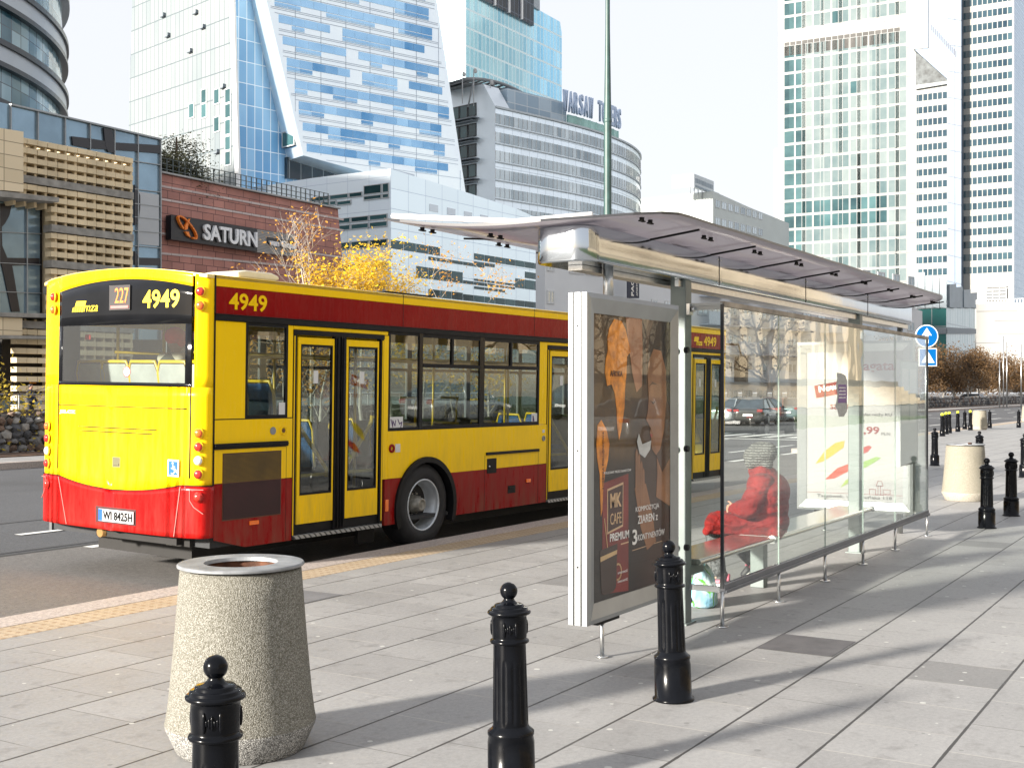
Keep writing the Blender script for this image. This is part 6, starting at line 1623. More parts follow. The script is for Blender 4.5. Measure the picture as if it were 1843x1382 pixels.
t2.prism('soffit', [(1649, 97), (1676, 94), (1710, 150), (1649, 160)], -.6, 0, M('soffit_dark', (.07, .08, .085), .6, var=.7, vs=.8))
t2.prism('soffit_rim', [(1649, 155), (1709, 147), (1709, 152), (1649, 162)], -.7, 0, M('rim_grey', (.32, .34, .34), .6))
pS = Plane('tmp', '', 1825, t2.depth(1825)[0], 2300); bpy.data.objects.remove(pS.o); sS = Sub(t2, pS)
oS = sS.prism('side_facade', [(1825, 706), (1825, -320), (1960, -320), (1960, 706)], 0, 4, M('x', (.5, .5, .5)))
angS = math.atan2(pS.d.y, pS.d.x) - math.atan2(t2.d.y, t2.d.x)
oS.data.materials[0] = cb_local('side_blue_facade', (.12, .26, .42), (.45, .62, .78), (.55, .68, .80), .9, 1.7, .25, -angS)
m_ = MB(); t2.sbox(m_, t2.s_(1775), t2.s_(1812), t2.z_(1775, 541), t2.z_(1775, 520), -.3, 0, 0)
m_.build('plant_grille', M('grille_dark', (.10, .11, .12), .5), t2.o)
m_ = MB()
for k in range(5): z = t2.z_(1775, 541) + k * .74; t2.sbox(m_, t2.s_(1775), t2.s_(1812), z, z + .21, -.5, -.3)
for k in range(4): a = t2.s_(1775) + k * (t2.s_(1812) - t2.s_(1775)) / 3; t2.sbox(m_, a - .06, a + .06, t2.z_(1775, 541), t2.z_(1775, 520), -.5, -.3)
m_.build('plant_grille_bar', WHT, t2.o)

# --- low glass building and white annex on the right
lg = Plane('low_glass_building', 'low green glass building with pale roof fins right of the shelter', 1590, 140, 2300)
lgL = Plane('tmp', '', 1690, 132, -2900); bpy.data.objects.remove(lgL.o)
lg = Plane('low_glass_building', 'low green glass building with pale roof fins right of the shelter', 1703, 235, -2900); 
bpy.data.objects.remove([o for o in bpy.data.objects if o.name == 'low_glass_building'][0]) if 'low_glass_building.001' in bpy.data.objects else None
lg.o.name = 'low_glass_building'
lg.prism('front_glazing', [(1560, 690), (1560, 556), (1703, 545), (1703, 690)], 0, 14, curtain('teal_curtain', (.015, .09, .09), (.06, .20, .19), (.16, .19, .20), 2.8, 3.6, .17, .2, .1))
lg.prism('floor_band', [(1560, 556), (1703, 545), (1703, 553), (1560, 563)], -.2, 0, M('band_grey', (.20, .225, .25), .5)); lg.prism('floor_band', [(1560, 594), (1703, 589), (1703, 601), (1560, 603)], -.2, 0, MATS['band_grey'])
p3 = Plane('tmp', '', 1703, 235, 2300); bpy.data.objects.remove(p3.o); s3 = Sub(lg, p3)
o3 = s3.prism('side_glazing', [(1703, 690), (1703, 545), (1755, 553), (1755, 690)], 0, 4, M('x', (.5, .5, .5)))
a3 = math.atan2(p3.d.y, p3.d.x) - math.atan2(lg.d.y, lg.d.x)
o3.data.materials[0] = cb_local('side_pale_glazing', (.30, .44, .48), (.55, .66, .68), (.5, .55, .58), 2.2, 7.5, .2, -a3)
s3.prism('floor_band', [(1703, 589), (1755, 592), (1755, 601), (1703, 601)], -.2, 0, MATS['band_grey']); s3.prism('floor_band', [(1703, 541), (1757, 549), (1757, 556), (1703, 549)], -.2, 0, MATS['band_grey'])
m_ = MB()
for k in range(9):
    x = 1640 + k * 13; y = 478 + k * 5.2; a, z = lg.s_(min(x, 1703)), 0
    pl, sb = (lg, lg) if x < 1700 else (p3, s3)
    f = lg.fn if x < 1700 else s3.fn
    m_.prism([pl.pt(x, 553), pl.pt(x, y + 8), pl.pt(x + 12, y + 7), pl.pt(x + 12, 555)], -.3 - .15 * (k % 2), .2, f)
m_.build('roof_fin', M('fin_pale_grey', (.22, .26, .29), .4, .2, var=.12, vs=.4), lg.o)
an = Plane('white_annex', 'long white annex wall with thin horizontal joints at the right edge', 1757, 210, -2900)
an.prism('wall', [(1757, 706), (1757, 548), (1960, 540), (1960, 706)], 0, 20, M('annex_white', (.32, .32, .31), .7, var=.03, vs=.2))
m_ = MB()
for xa, xb, y in ((1790, 1870, 577), (1757, 1830, 560), (1795, 1870, 601), (1757, 1800, 617), (1830, 1900, 560)): m_.prism([an.pt(xa, y), an.pt(xb, y - 1), an.pt(xb, y), an.pt(xa, y + 1)], -.05, 0, an.fn)
m_.build('wall_joint', M('annex_joint', (.16, .16, .16), .7), an.o)
m_ = MB(); s0_, s1_ = an.s_(1757), an.s_(1900)
for k in range(26): a = s0_ + (s1_ - s0_) * k / 25; an.sbox(m_, a - .05, a + .05, an.z_(1757, 548), an.z_(1757, 540), -.05, 0)
an.sbox(m_, s0_, s1_, an.z_(1757, 541), an.z_(1757, 540), -.05, .02); m_.build('parapet_rail', WHT, an.o)

# --- stone palace across the square behind the photographer: what glass and steel mirror
pal = empty('stone_palace', (30, -44, 0), (0, 0, 0), 'beige stone palace mirrored in the shelter glass and steel beam', 'building')
PS = M('palace_limestone', (.52, .43, .31), .85, var=.14, vs=.3)
m_ = MB(); m_.box(-40, 150, -20, 0, 0, 26); m_.box(-42, 152, 0, 6, 0, 3.2)
m_.build('wall', curtain('palace_wall', (.17, .155, .135), (.24, .215, .18), (.11, .10, .09), 2.4, 1.4, .04, .04, .8), pal)
for k in range(38):
    x = -39 + k * 5.0; MB().box(x, x + 2.9, 0, 1.6, 3.2, 22).build('pier', PS, pal)
m_ = MB()
for k in range(5): m_.box(-42, 152, 6 + k * .8, 6.8 + k * .8, 0, 2.4 - k * .5)
m_.box(-40, 150, -.4, 2, 22, 23.5); m_.build('steps_and_cornice', PS, pal)
for k in range(37):
    x = -39 + k * 5.0 + 3.2
    MB().box(x, x + 1.5, .0, .12, 4.5, 20).build('window', M('palace_window', (.03, .03, .035), .15), pal)

# ================================================================== trees
def leafmat(name, a, b_, c_):
    m, t, b = nodes_of(name); geo = nd(t, 'ShaderNodeNewGeometry'); c = coord(t)
    wn = nd(t, 'ShaderNodeTexWhiteNoise', noise_dimensions='1D')
    n = noise(t, c, 1.2, 3)
    base = ramp(t, n, .35, .65, a, b_)
    r = nd(t, 'ShaderNodeTexVoronoi'); r.inputs['Scale'].default_value = 6.; t.links.new(c, r.inputs['Vector'])
    s = nd(t, 'ShaderNodeSeparateColor'); t.links.new(r.outputs['Color'], s.inputs[0])
    base = mixc(t, ma(t, 'MULTIPLY', s.outputs[0], .55), base, c_)
    t.links.new(base, b.inputs['Base Color']); b.inputs['Roughness'].default_value = .6
    b.inputs['Subsurface Weight'].default_value = 0.
    tr = nd(t, 'ShaderNodeBsdfTranslucent'); t.links.new(base, tr.inputs[0]); mxs = nd(t, 'ShaderNodeMixShader'); mxs.inputs[0].default_value = .35
    t.links.new(b.outputs[0], mxs.inputs[1]); t.links.new(tr.outputs[0], mxs.inputs[2]); t.links.new(mxs.outputs[0], t.nodes['Material Output'].inputs[0])
    MATS[name] = m; return m
def grow(rr, base, h, r0, spread, levels=3, droop=0., nb=5, up=.6):
    """returns branch paths [(points, radius)] and twig ends"""
    br, tips = [], []
    def rec(p, d, l, r, lv):
        pts = [p]; n = 4
        for i in range(n):
            d = (d + Vector((rr.uniform(-.16, .16), rr.uniform(-.16, .16), rr.uniform(-.08, .12) - droop * (lv > 0) * .3))).normalized()
            p = p + d * l / n; pts.append(p)
        br.append((pts, r))
        if lv >= levels: tips.extend(pts[1:]); return
        k = nb if lv else nb + 3
        for i in range(k):
            t = rr.uniform(.35, 1) if lv else rr.uniform(.28, 1.)
            q = pts[min(int(t * n), n)]; a = rr.uniform(0, 6.28)
            nd_ = (d * up + Vector((math.cos(a), math.sin(a), rr.uniform(-.05, .5) - droop)) * spread).normalized()
            rec(q, nd_, l * rr.uniform(.42, .62), r * (1 - t * .45) * .5, lv + 1)
        if lv: tips.append(pts[-1])
    rec(Vector(base), Vector((0, 0, 1)), h, r0, 0); return br, tips
def tree(name, loc, h, r0, seed, barkm, leafm, leaves, size, label, cat='tree', group=None, spread=.8, droop=0., rad=.35, levels=3, nb=4, hang=0., trunk_h=.75):
    rr = random.Random(seed); root = empty(name, loc, (0, 0, 0), label, cat, group)
    br, tips = grow(rr, (0, 0, 0), h * trunk_h, r0, spread, levels, droop, nb)
    mt = MB(); first = True; limbs = MB()
    for pts, r in br:
        r = max(r * (1 if first else .7), .007)
        tgt = mt if first else limbs
        tgt.tube(pts, [r * (1 - .65 * i / (len(pts) - 1)) for i in range(len(pts))], 8 if first else 5, caps=False); first = False
    mt.build('trunk', barkm, root); limbs.build('limbs', barkm, root)
    if leaves:
        lf = MB()
        for i in range(leaves):
            t = rr.choice(tips); q = Vector((rr.gauss(0, rad), rr.gauss(0, rad), rr.gauss(0, rad * .8) - (rr.random() * hang))) + t
            s = size * rr.uniform(.6, 1.4)
            a = Vector((rr.uniform(-1, 1), rr.uniform(-1, 1), rr.uniform(-1, 1))).normalized(); b = a.orthogonal().normalized(); 
            lf.add([q - a * s, q + b * s * .6, q + a * s, q - b * s * .6], [(0, 1, 2, 3)])
        lf.build('crown', leafm, root, fix=False)
    return root
BIRCH = M('birch_bark', (.40, .37, .33), .7, var=.35, vs=9); BARK = M('brown_bark', (.09, .065, .045), .85, var=.35, vs=6)
LYEL = leafmat('yellow_leaves', (.66, .43, .02), (.85, .62, .04), (.52, .30, .01)); LORA = leafmat('orange_leaves', (.55, .26, .03), (.68, .38, .06), (.30, .12, .02))
LBRN = leafmat('brown_leaves', (.13, .070, .028), (.22, .12, .045), (.06, .045, .022)); LGRN = leafmat('willow_leaves', (.05, .055, .02), (.11, .11, .04), (.03, .03, .015))
LYG = leafmat('yellow_green_leaves', (.35, .27, .02), (.62, .42, .03), (.18, .17, .02))
def at(x, d): p = FW * d + RT * ((x - CX) / F * d); return (p.x, p.y, 0)
YT_ = 'autumn trees behind the bus'
tree('tree', at(705, 43), 7.0, .09, 3, BIRCH, LYEL, 8500, .058, 'dense bright yellow tree above the middle of the bus roof', group=YT_, spread=.8, rad=.30)
tree('tree', at(655, 41), 5.9, .07, 14, BIRCH, LYEL, 1500, .055, 'thinner yellow tree with a leaning white stem left of the dense one', group=YT_, spread=.8, rad=.28)
tree('birch_tree', at(562, 40), 8.0, .05, 5, BIRCH, LORA, 620, .052, 'nearly bare white birch in front of the red wall', group=YT_, spread=.5, rad=.22, nb=4)
tree('birch_tree', at(512, 42), 5.4, .04, 16, BIRCH, LORA, 700, .052, 'small nearly bare birch left of the taller birch', group=YT_, spread=.6, rad=.22, nb=3)
tree('birch_tree', at(612, 44), 5.6, .04, 19, BIRCH, LORA, 900, .052, 'thin birch with few leaves between the birch and the yellow trees', group=YT_, spread=.6, rad=.25, nb=3)
tree('tree', at(822, 47), 6.8, .045, 8, BIRCH, LORA, 1300, .055, 'orange leaved tree right of the dense yellow tree', group=YT_, spread=.6, rad=.26, nb=3)
tree('tree', at(760, 46), 5.4, .045, 28, BIRCH, LYEL, 1500, .055, 'low yellow tree between the dense yellow and the orange tree', group=YT_, spread=.7, rad=.28, nb=3)
for x, d, s in ((480, 38, 41), (570, 37, 42), (880, 50, 44)):
    tree('tree', at(x, d), 4.0, .05, s, BIRCH, LYEL if x > 600 else LORA, 900, .055, 'low autumn tree glimpsed through the bus windows, %s' % {480: 'behind the rear door', 570: 'behind the rear wheel', 880: 'behind the middle window'}[x], group=YT_, spread=.7, rad=.3, nb=3)
tree('weeping_tree', at(-12, 34), 3.6, .09, 23, BARK, LYG, 2600, .055, 'yellow green drooping tree at the left edge behind the stone wall', spread=1.0, droop=.3, rad=.35, hang=.9)
p_ = red.p + red.d * red.s_(372) + red.n * 3; 
tree('willow_tree', (p_.x, p_.y, red.z_(288, 312) - .5), 5.6, .16, 31, BARK, LGRN, 15000, .10, 'dark weeping willow on the roof terrace of the red building', spread=1.3, droop=.2, rad=.55, hang=1.9, trunk_h=.7)
for i in range(18):
    x = 130 + i * 5.2; rr = random.Random(100 + i); y = 32.5 + rr.uniform(-1, 6)
    tree('street_tree', (x, y, 0), 8.6 + rr.uniform(-1.2, 1.4), .12, 60 + i, BIRCH, LBRN, 3400, .13,
         'brown leaved %s tree behind the far stone wall, %s' % (['low', 'taller', 'thin', 'broad', 'small'][i % 5], ['nearest to the shelter', 'beside the annex', 'before the white annex', 'towards the right edge'][i // 5]), 'tree', 'brown autumn trees beyond the far wall', spread=.8, rad=.7, levels=3, nb=4, trunk_h=.6)
for i, (x, y) in enumerate(((24, -24), (40, -28), (52, -22), (66, -27), (78, -30), (92, -26), (104, -30))):
    tree('park_tree', (x, y, 0), 13, .28, 80 + i, BARK, LBRN, 500, .14, 'nearly bare park tree before the palace, mirrored in the glass, %s of the row' % ['nearest', 'second nearest', 'third nearest', 'middle', 'third farthest', 'second farthest', 'farthest'][i], 'tree', 'bare trees before the palace', spread=.8, rad=.5, nb=5)

# ================================================================== mast, signs
ms_ = empty('lamp_mast', (49.2, 24.95, 0), (0, 0, 0), 'tall dark green tapered mast rising behind the shelter roof', 'mast')
m_ = MB(); m_.tube([(0, 0, 0), (0, 0, 1.2), (0, 0, 14.0), (0, 0, 15.0), (0, 0, 18.2), (0, 0, 34)], [.24, .185, .175, .155, .105, .075], 24); m_.build('pole', DGREEN, ms_)
m_ = MB(); m_.lathe([(.178, 13.9), (.186, 13.92), (.186, 14.05), (.176, 14.07)], 24); m_.build('collar', DGREEN, ms_)
m_ = MB(); m_.box(-.1, 2.4, -.12, .12, 33.7, 34); m_.box(-2.4, .1, -.12, .12, 33.7, 34); m_.build('lamp_head', DGREEN, ms_)
SB = M('sign_blue', (.0, .10, .32), .4, var=.03, spec=.15)
d_ = 31.; sp_ = empty('traffic_sign', at(1668, d_), (0, 0, TH - R(90)), 'round blue sign with a white up arrow above a blue crossing sign', 'traffic sign')
k_ = d_ / F; zc = H + (HY - 605) * k_
MB().cyl((0, .06, 0), (0, .06, zc + .2), .03).build('pole', STEEL, sp_)
fs = lambda x, z, d: (x, -d, z)
m_ = MB(); m_.prism(circle(0, zc, 20.5 * k_, 40), -.03, 0, fs); p1 = m_.build('round_sign', WHT, sp_)
m_ = MB(); m_.prism(circle(0, zc, 19.0 * k_, 40), .0, .002, fs); m_.build('sign_field', SB, p1)
m_ = MB(); u = k_; m_.prism([(-3.2 * u, zc - 13 * u), (3.2 * u, zc - 13 * u), (3.2 * u, zc + 2 * u), (9 * u, zc + 1 * u), (0, zc + 15 * u), (-9 * u, zc + 1 * u), (-3.2 * u, zc + 2 * u)], .002, .004, fs); m_.build('arrow', WHT, p1)
z2 = H + (HY - 643) * k_; x2 = 2 * k_
m_ = MB(); m_.box(x2 - .23, x2 + .23, 0, .02, z2 - .23, z2 + .23); p2_ = m_.build('square_sign', WHT, sp_)
m_ = MB(); m_.box(x2 - .21, x2 + .21, -.003, 0, z2 - .21, z2 + .21); m_.build('sign_field', SB, p2_)
m_ = MB(); m_.prism([(x2 - .17, z2 - .14), (x2 + .17, z2 - .14), (x2, z2 + .15)], .003, .005, fs); m_.build('sign_triangle', WHT, p2_)
for i, (x, d, h) in enumerate(((1806, 128, 7.6), (1812, 128, 7.0), (1799, 130, 5.2), (1838, 120, 6.4))):
    fp = empty('flagpole', at(x, d), label='thin bare pole among the far brown trees, %s' % ['tallest', 'right of the tallest', 'left of the tallest', 'at the photo edge'][i], cat='pole', group='thin poles by the far trees')
    MB().tube([(0, 0, 0), (0, 0, h)], [.07, .04], 8).build('pole', STEEL, fp)

# ================================================================== cars
TINT = M('car_glass', (.03, .04, .05), .05, var=.3, vs=3, coat=.5)
def car(name, loc, rz, paint, label, estate=False, group='cars queuing beyond the crossing'):
    r = empty(name, loc, (0, 0, rz), label, 'car', group)
    # sections along x (front to +x): x, halfwidth, z bottom, z belt
    sec = [(-2.2, .70, .38, .80), (-2.16, .80, .26, .92), (-1.9, .87, .20, .97), (-1.2, .90, .18, .95), (0, .905, .18, .93), (1.0, .90, .18, .92), (1.7, .86, .20, .84), (2.1, .78, .24, .72), (2.22, .62, .34, .60)]
    m_ = MB(); n = 12
    for x, hw, zb, zt in sec:
        for k in range(n):
            t = 2 * math.pi * (k + .5) / n; cx, cz = math.cos(t), math.sin(t)
            ex = abs(cx) ** .35 * (1 if cx > 0 else -1); ez = abs(cz) ** .45 * (1 if cz > 0 else -1)
            m_.v.append((x, hw * ex * (1 - .06 * max(ez, 0)), (zb + zt) / 2 + (zt - zb) / 2 * ez))
    for i in range(len(sec) - 1):
        for k in range(n): q = (k + 1) % n; m_.f.append([i * n + k, i * n + q, (i + 1) * n + q, (i + 1) * n + k]); m_.m.append(0); m_.sm.append(True)
    m_.f.append(list(range(n))); m_.m.append(0); m_.sm.append(False); e = (len(sec) - 1) * n; m_.f.append([e + k for k in range(n)][::-1]); m_.m.append(0); m_.sm.append(False)
    o = m_.build('body', paint, r); s = o.modifiers.new('s', 'SUBSURF'); s.levels = s.render_levels = 1
    ro = [(-1.95 if not estate else -2.12, .93), (-1.15 if not estate else -1.9, 1.40), (-.4, 1.46), (.15, 1.44), (1.05, .92)]
    m_ = MB()
    for x, z in ro:
        w0 = .80 if z < 1 else .60
        m_.v += [(x, -w0, z), (x, w0, z)]
    for i in range(len(ro) - 1): m_.f.append([2 * i, 2 * i + 1, 2 * i + 3, 2 * i + 2]); m_.m.append(0 if i in (1, 2) else 1); m_.sm.append(False)
    m_.f.append([0, 2, 4, 6, 8]); m_.m.append(1); m_.sm.append(False); m_.f.append([1, 3, 5, 7, 9][::-1]); m_.m.append(1); m_.sm.append(False)
    m_.build('cabin', [paint, TINT], r, bev=.04)
    m_ = MB()
    for s_ in (-1, 1):
        for (xa, za), (xb, zb) in ((ro[0], ro[1]), (ro[1], ro[2]), (ro[2], ro[3]), (ro[3], ro[4]), ((-.35, .93), (-.38, 1.46))): m_.bar((xa, s_ * (.805 if za < 1 else .605), za), (xb, s_ * (.805 if zb < 1 else .605), zb), .05, .05)
    m_.build('pillar', paint, r)
    for x in (-1.35, 1.38):
        for s_ in (-1, 1):
            m_ = MB(); pr = [(0, -.02), (.19, -.02), (.21, .0), (.31, .0), (.325, .03), (.325, .18), (.2, .2), (0, .2)]
            m_.lathe([(a, -b * 1.) for a, b in pr] if s_ > 0 else pr, 20, (x, s_ * .90, .325), mi=0, ax=1)
            w_ = m_.build('wheel', TYR, r)
            m_ = MB(); m_.cyl((x, s_ * .925, .325), (x, s_ * .90, .325), .19, n=16); m_.build('rim', M('alloy_rim', (.35, .36, .37), .35, .6), w_)
    for s_ in (-1, 1):
        MB().box(-2.215, -2.10, s_ * .62 - .15, s_ * .62 + .15, .74, .88).build('tail_light', M('car_tail_lens', (.22, .01, .008), .3), r, bev=.03)
        MB().box(2.06, 2.17, s_ * .60 - .14, s_ * .60 + .14, .58, .70).build('headlight', WL, r, bev=.03)
        MB().ball((.75, s_ * .98, .98), .1, 8, 6, (.6, 1, .7)).build('wing_mirror', paint, r)
    pl = MB().box(-2.235, -2.2, -.26, .26, .52, .63).build('licence_plate', WHT, r)
    return r
CS = M('silver_car_paint', (.45, .48, .50), .25, .6, var=.04, coat=.6); CD = M('anthracite_car_paint', (.06, .06, .058), .2, .5, var=.05, coat=.6)
CR = M('wine_car_paint', (.16, .05, .045), .25, .3, coat=.6); CG = M('grey_green_car_paint', (.10, .15, .16), .25, .4, coat=.6); CW = M('white_car_paint', (.7, .7, .7), .25, coat=.5)
gd = ground
def cp(x, y): v = ground(x, y, -.12); return (v.x, v.y, -.12)
car('car', cp(1322, 764), R(-2), CS, 'silver saloon seen through the shelter glass beside the bus front')
car('car', cp(1362, 765), R(8), CD, 'dark grey saloon turning right of the silver car')
car('car', (cp(1400, 758)[0], cp(1400, 758)[1], -.12), R(4), CR, 'dark wine coloured car behind the violet sticker')
car('car', (cp(1432, 758)[0], cp(1432, 758)[1], -.12), R(4), CG, 'grey green car half hidden by the violet sticker')
car('car', cp(1262, 752), R(3), CW, 'pale car glimpsed between shelter post and bus front')
car('car', (140, 33.5, 0), R(90), CW, 'white van like car behind the far stone wall', True, 'vehicles behind the far wall')
car('car', (176, 33.5, 0), R(80), CW, 'second pale vehicle behind the far stone wall near the right edge', True, 'vehicles behind the far wall')
for i, x in enumerate((18, 25.5, 34, 43)):
    car('car', (x, -9.3, 0), R(2), (CD, CG, CS, CD)[i], 'parked car mirrored in the poster glass, %s in its row' % ['nearest', 'second', 'third', 'farthest'][i], i == 1, 'parked cars before the lawn')

# ================================================================== people
SKIN = M('skin', (.36, .20, .14), .55, var=.08, vs=12); 
def quiltmat(name, a, b_):
    m, t, b = nodes_of(name); c = coord(t)
    n = noise(t, c, 5., 4)
    t.links.new(ramp(t, n, .3, .7, a, b_), b.inputs['Base Color']); b.inputs['Roughness'].default_value = .75; b.inputs['Sheen Weight'].default_value = .03; b.inputs['Specular IOR Level'].default_value = .25
    wv = nd(t, 'ShaderNodeTexWave', wave_type='BANDS', bands_direction='Z'); wv.inputs['Scale'].default_value = 3.2; wv.inputs['Distortion'].default_value = 3.5; wv.inputs['Detail'].default_value = 3; wv.inputs['Detail Scale'].default_value = 2.4
    t.links.new(c, wv.inputs['Vector'])
    n2 = noise(t, c, 22., 5, .6)
    bump(t, b, ma(t, 'ADD', ma(t, 'MULTIPLY', wv.outputs[1], .7), ma(t, 'MULTIPLY', n2, .55)), .85, .03); return m
COAT = quiltmat('red_padded_coat', (.13, .005, .005), (.21, .009, .008))
def knitmat():
    m, t, b = nodes_of('grey_knit'); c = coord(t)
    wv = nd(t, 'ShaderNodeTexWave', wave_type='BANDS', bands_direction='Z'); wv.inputs['Scale'].default_value = 14; wv.inputs['Distortion'].default_value = 1.5; t.links.new(c, wv.inputs['Vector'])
    v = nd(t, 'ShaderNodeTexVoronoi'); v.inputs['Scale'].default_value = 65; t.links.new(c, v.inputs['Vector'])
    f = ma(t, 'MULTIPLY', wv.outputs[1], ma(t, 'SUBTRACT', 1., v.outputs[0]))
    t.links.new(ramp(t, f, .1, .6, (.05, .052, .05), (.23, .235, .225)), b.inputs['Base Color']); b.inputs['Roughness'].default_value = .95
    bump(t, b, f, 1., .012); return m
KNIT = knitmat()
pr = empty('person', (9.98, 3.57, 0), (0, 0, math.atan2(.97, -.22) - R(90)), 'person in red padded coat and grey knit hat sitting hunched on the bench', 'person')
# local: +y forward, +x to the person's right... z up
def fingers(prims, hx, hy, hz, s):  # palm, four curled fingers and a thumb
    palm = Vector((hx, hy, hz)); fwd = Vector((-s * .75, .55, -.1)).normalized(); side = Vector((0, .1, -1)).normalized()
    for k, (l, o_) in enumerate(((.062, -.030), (.072, -.010), (.068, .010), (.052, .030))):
        a = palm + fwd * .045 + side * o_; b_ = a + fwd * l * .6 + Vector((0, .012, -.006)); c_ = b_ + fwd * l * .4 + Vector((0, -.02, -.012))
        prims += [('c', a, b_, .0095, .0085), ('c', b_, c_, .0085, .007)]
    a = palm + side * -.025; b_ = a + fwd * .03 + Vector((0, .02, .03)); prims += [('c', a, b_, .012, .010), ('c', b_, b_ + fwd * .028, .010, .008)]
    prims.append(('e', palm + fwd * .015, (.042, .030, .045)))
body = [('e', (0, 0, .55), (.17, .14, .12)), ('c', (0, .02, .60), (0, .0, .84), .13, .14), ('c', (0, .0, .88), (0, .05, 1.0), .06, .052),
        ('e', (0, .075, 1.07), (.075, .09, .105)), ('c', (0, .13, 1.01), (0, .135, 1.0), .035, .03), ('c', (0, .165, 1.075), (0, .18, 1.05), .010, .014),
        ('c', (-.078, .06, 1.05), (-.085, .055, 1.07), .012, .014), ('c', (.078, .06, 1.05), (.085, .055, 1.07), .012, .014), ('c', (-.022, .155, 1.015), (.022, .155, 1.015), .009, .009)]
for s in (-1, 1):
    body += [('c', (s * .15, .0, .88), (s * .22, .08, .68), .055, .042), ('c', (s * .22, .08, .68), (s * .07, .225, .645), .040, .027),
             ('c', (s * .09, .02, .52), (s * .14 if s < 0 else .16, .42 if s < 0 else .38, .51), .085, .058)]
body += [('c', (-.12, .42, .51), (-.21, .35, .10), .052, .032), ('c', (.16, .38, .51), (.26, .12, .16), .052, .032), ('c', (-.215, .33, .07), (-.22, .46, .05), .035, .03), ('c', (.26, .10, .14), (.26, .18, .05), .035, .03)]
fingers(body, -.05, .25, .655, -1); fingers(body, .05, .24, .62, 1)
def turn(p, a=R(-38), c=(0, .03)):
    v = Vector(p); x, y = v.x - c[0], v.y - c[1]; return Vector((c[0] + x * math.cos(a) - y * math.sin(a), c[1] + x * math.sin(a) + y * math.cos(a), v.z))
body = [((q[0], turn(q[1])) + tuple([turn(q[2])] if q[0] == 'c' else [q[2]]) + tuple(q[3:])) if i > 2 and i < 9 else q for i, q in enumerate(body)]
blob('body', body, .008, SKIN, pr, 4)
coat = [('e', (0, -.02, .55), (.235, .205, .15)), ('e', (0, -.035, .68), (.235, .185, .20)), ('e', (0, -.05, .82), (.235, .165, .16)), ('e', (0, -.03, .90), (.20, .13, .10)), ('c', (-.07, .0, .955), (.07, .0, .955), .075, .075), ('e', (0, -.05, .955), (.11, .07, .06))]
for s in (-1, 1):
    blob('coat_sleeve', [('e', (s * .165, -.015, .885), (.10, .105, .085)), ('c', (s * .19, -.01, .86), (s * .262, .075, .70), .088, .092), ('e', (s * .275, .09, .675), (.092, .10, .09)), ('c', (s * .26, .11, .665), (s * .10, .215, .645), .085, .062), ('c', (s * .11, .21, .645), (s * .07, .235, .64), .066, .056)], .010, COAT, pr, 2)
    coat += [('c', (s * .11, .04, .52), (s * .13 - .08, .38, .53), .115, .090)]
coat += [('e', (0, .06, .68), (.20, .13, .17)), ('e', (0, .04, .84), (.17, .10, .13)), ('e', (0, -.07, .80), (.25, .16, .17)), ('e', (-.05, .22, .535), (.20, .24, .085)), ('c', (-.26, .40, .53), (.10, .44, .54), .062, .062), ('c', (-.28, .44, .47), (.08, .47, .48), .035, .035),
         ('c', (-.20, -.13, .455), (.19, -.13, .455), .055, .055), ('c', (-.08, -.03, .965), (-.02, .075, .975), .05, .05), ('c', (.08, -.03, .965), (.02, .075, .975), .05, .05)]
blob('coat', coat, .011, COAT, pr, 2)
blob('coat_collar', [('c', (-.085, -.05, .955), (.085, -.05, .955), .048, .048), ('c', (-.09, -.04, .955), (-.05, .08, .955), .04, .035), ('c', (.09, -.04, .955), (.05, .08, .955), .04, .035)], .009, COAT, pr, 2)
mb = MB()                                            # hem and side seam of the coat
mb.tube([(-.20, -.17, .50), (0, -.205, .485), (.19, -.17, .50), (.25, -.02, .46), (.24, .2, .46), (.20, .42, .47)], .007, 6); mb.build('coat_hem', M('dark_red_binding', (.05, .004, .004), .8), pr)
m_ = []; 
hat = [('e', (0, .035, 1.10), (.128, .135, .105)), ('e', (0, .0, 1.13), (.12, .13, .10)), ('e', (.0, -.075, 1.15), (.075, .075, .075)), ('c', (-.08, .05, 1.045), (.08, .05, 1.045), .055, .055), ('c', (0, -.02, 1.03), (0, -.05, 1.04), .07, .06)]
hat = [((q[0], turn(q[1])) + tuple([turn(q[2])] if q[0] == 'c' else [q[2]]) + tuple(q[3:])) for q in hat]
blob('knit_hat', hat, .009, KNIT, pr, 3)
TR = M('grey_tweed_trousers', (.065, .068, .072), .9, var=.9, vs=55, bs=.5, bsc=80)
blob('trousers', [('c', (-.11, .41, .46), (-.21, .345, .13), .078, .062), ('c', (.16, .38, .46), (.25, .15, .19), .078, .060)], .010, TR, pr, 3)
SHB = M('black_trainer', (.025, .025, .028), .6); SHP = M('pink_trim', (.55, .12, .18), .6); SHW = M('white_sole', (.66, .65, .62), .6)
def shoe(x, y, z, pitch):
    o = blob('shoe', [('e', (0, .0, .055), (.042, .06, .05)), ('c', (0, .02, .045), (0, .14, .035), .042, .034), ('e', (0, -.02, .09), (.04, .045, .05))], .007, SHB, pr, 3, (x, y, z)); o.rotation_euler = (pitch, 0, 0)
    s = MB(); pts = [(-.042, -.065), (.042, -.065), (.048, .05), (.042, .15), (0, .185), (-.042, .15), (-.048, .05)]
    s.prism(pts, .0, .026, lambda a, b, d: (a, b, d - .004)); s.build('sole', SHW, o, bev=.006)
    s = MB(); s.tube([(-.041, .0, .10), (0, .045, .115), (.041, .0, .10)], .010, 6); s.tube([(-.038, .06, .075), (0, .075, .085), (.038, .06, .075)], .007, 6); s.tube([(-.03, -.065, .05), (0, -.072, .10), (.03, -.065, .05)], .011, 6); s.box(-.0475, .0475, .0, .06, .03, .06); s.build('trim', SHP, o)
shoe(-.215, .33, .004, 0); shoe(.26, .07, .115, R(-44))
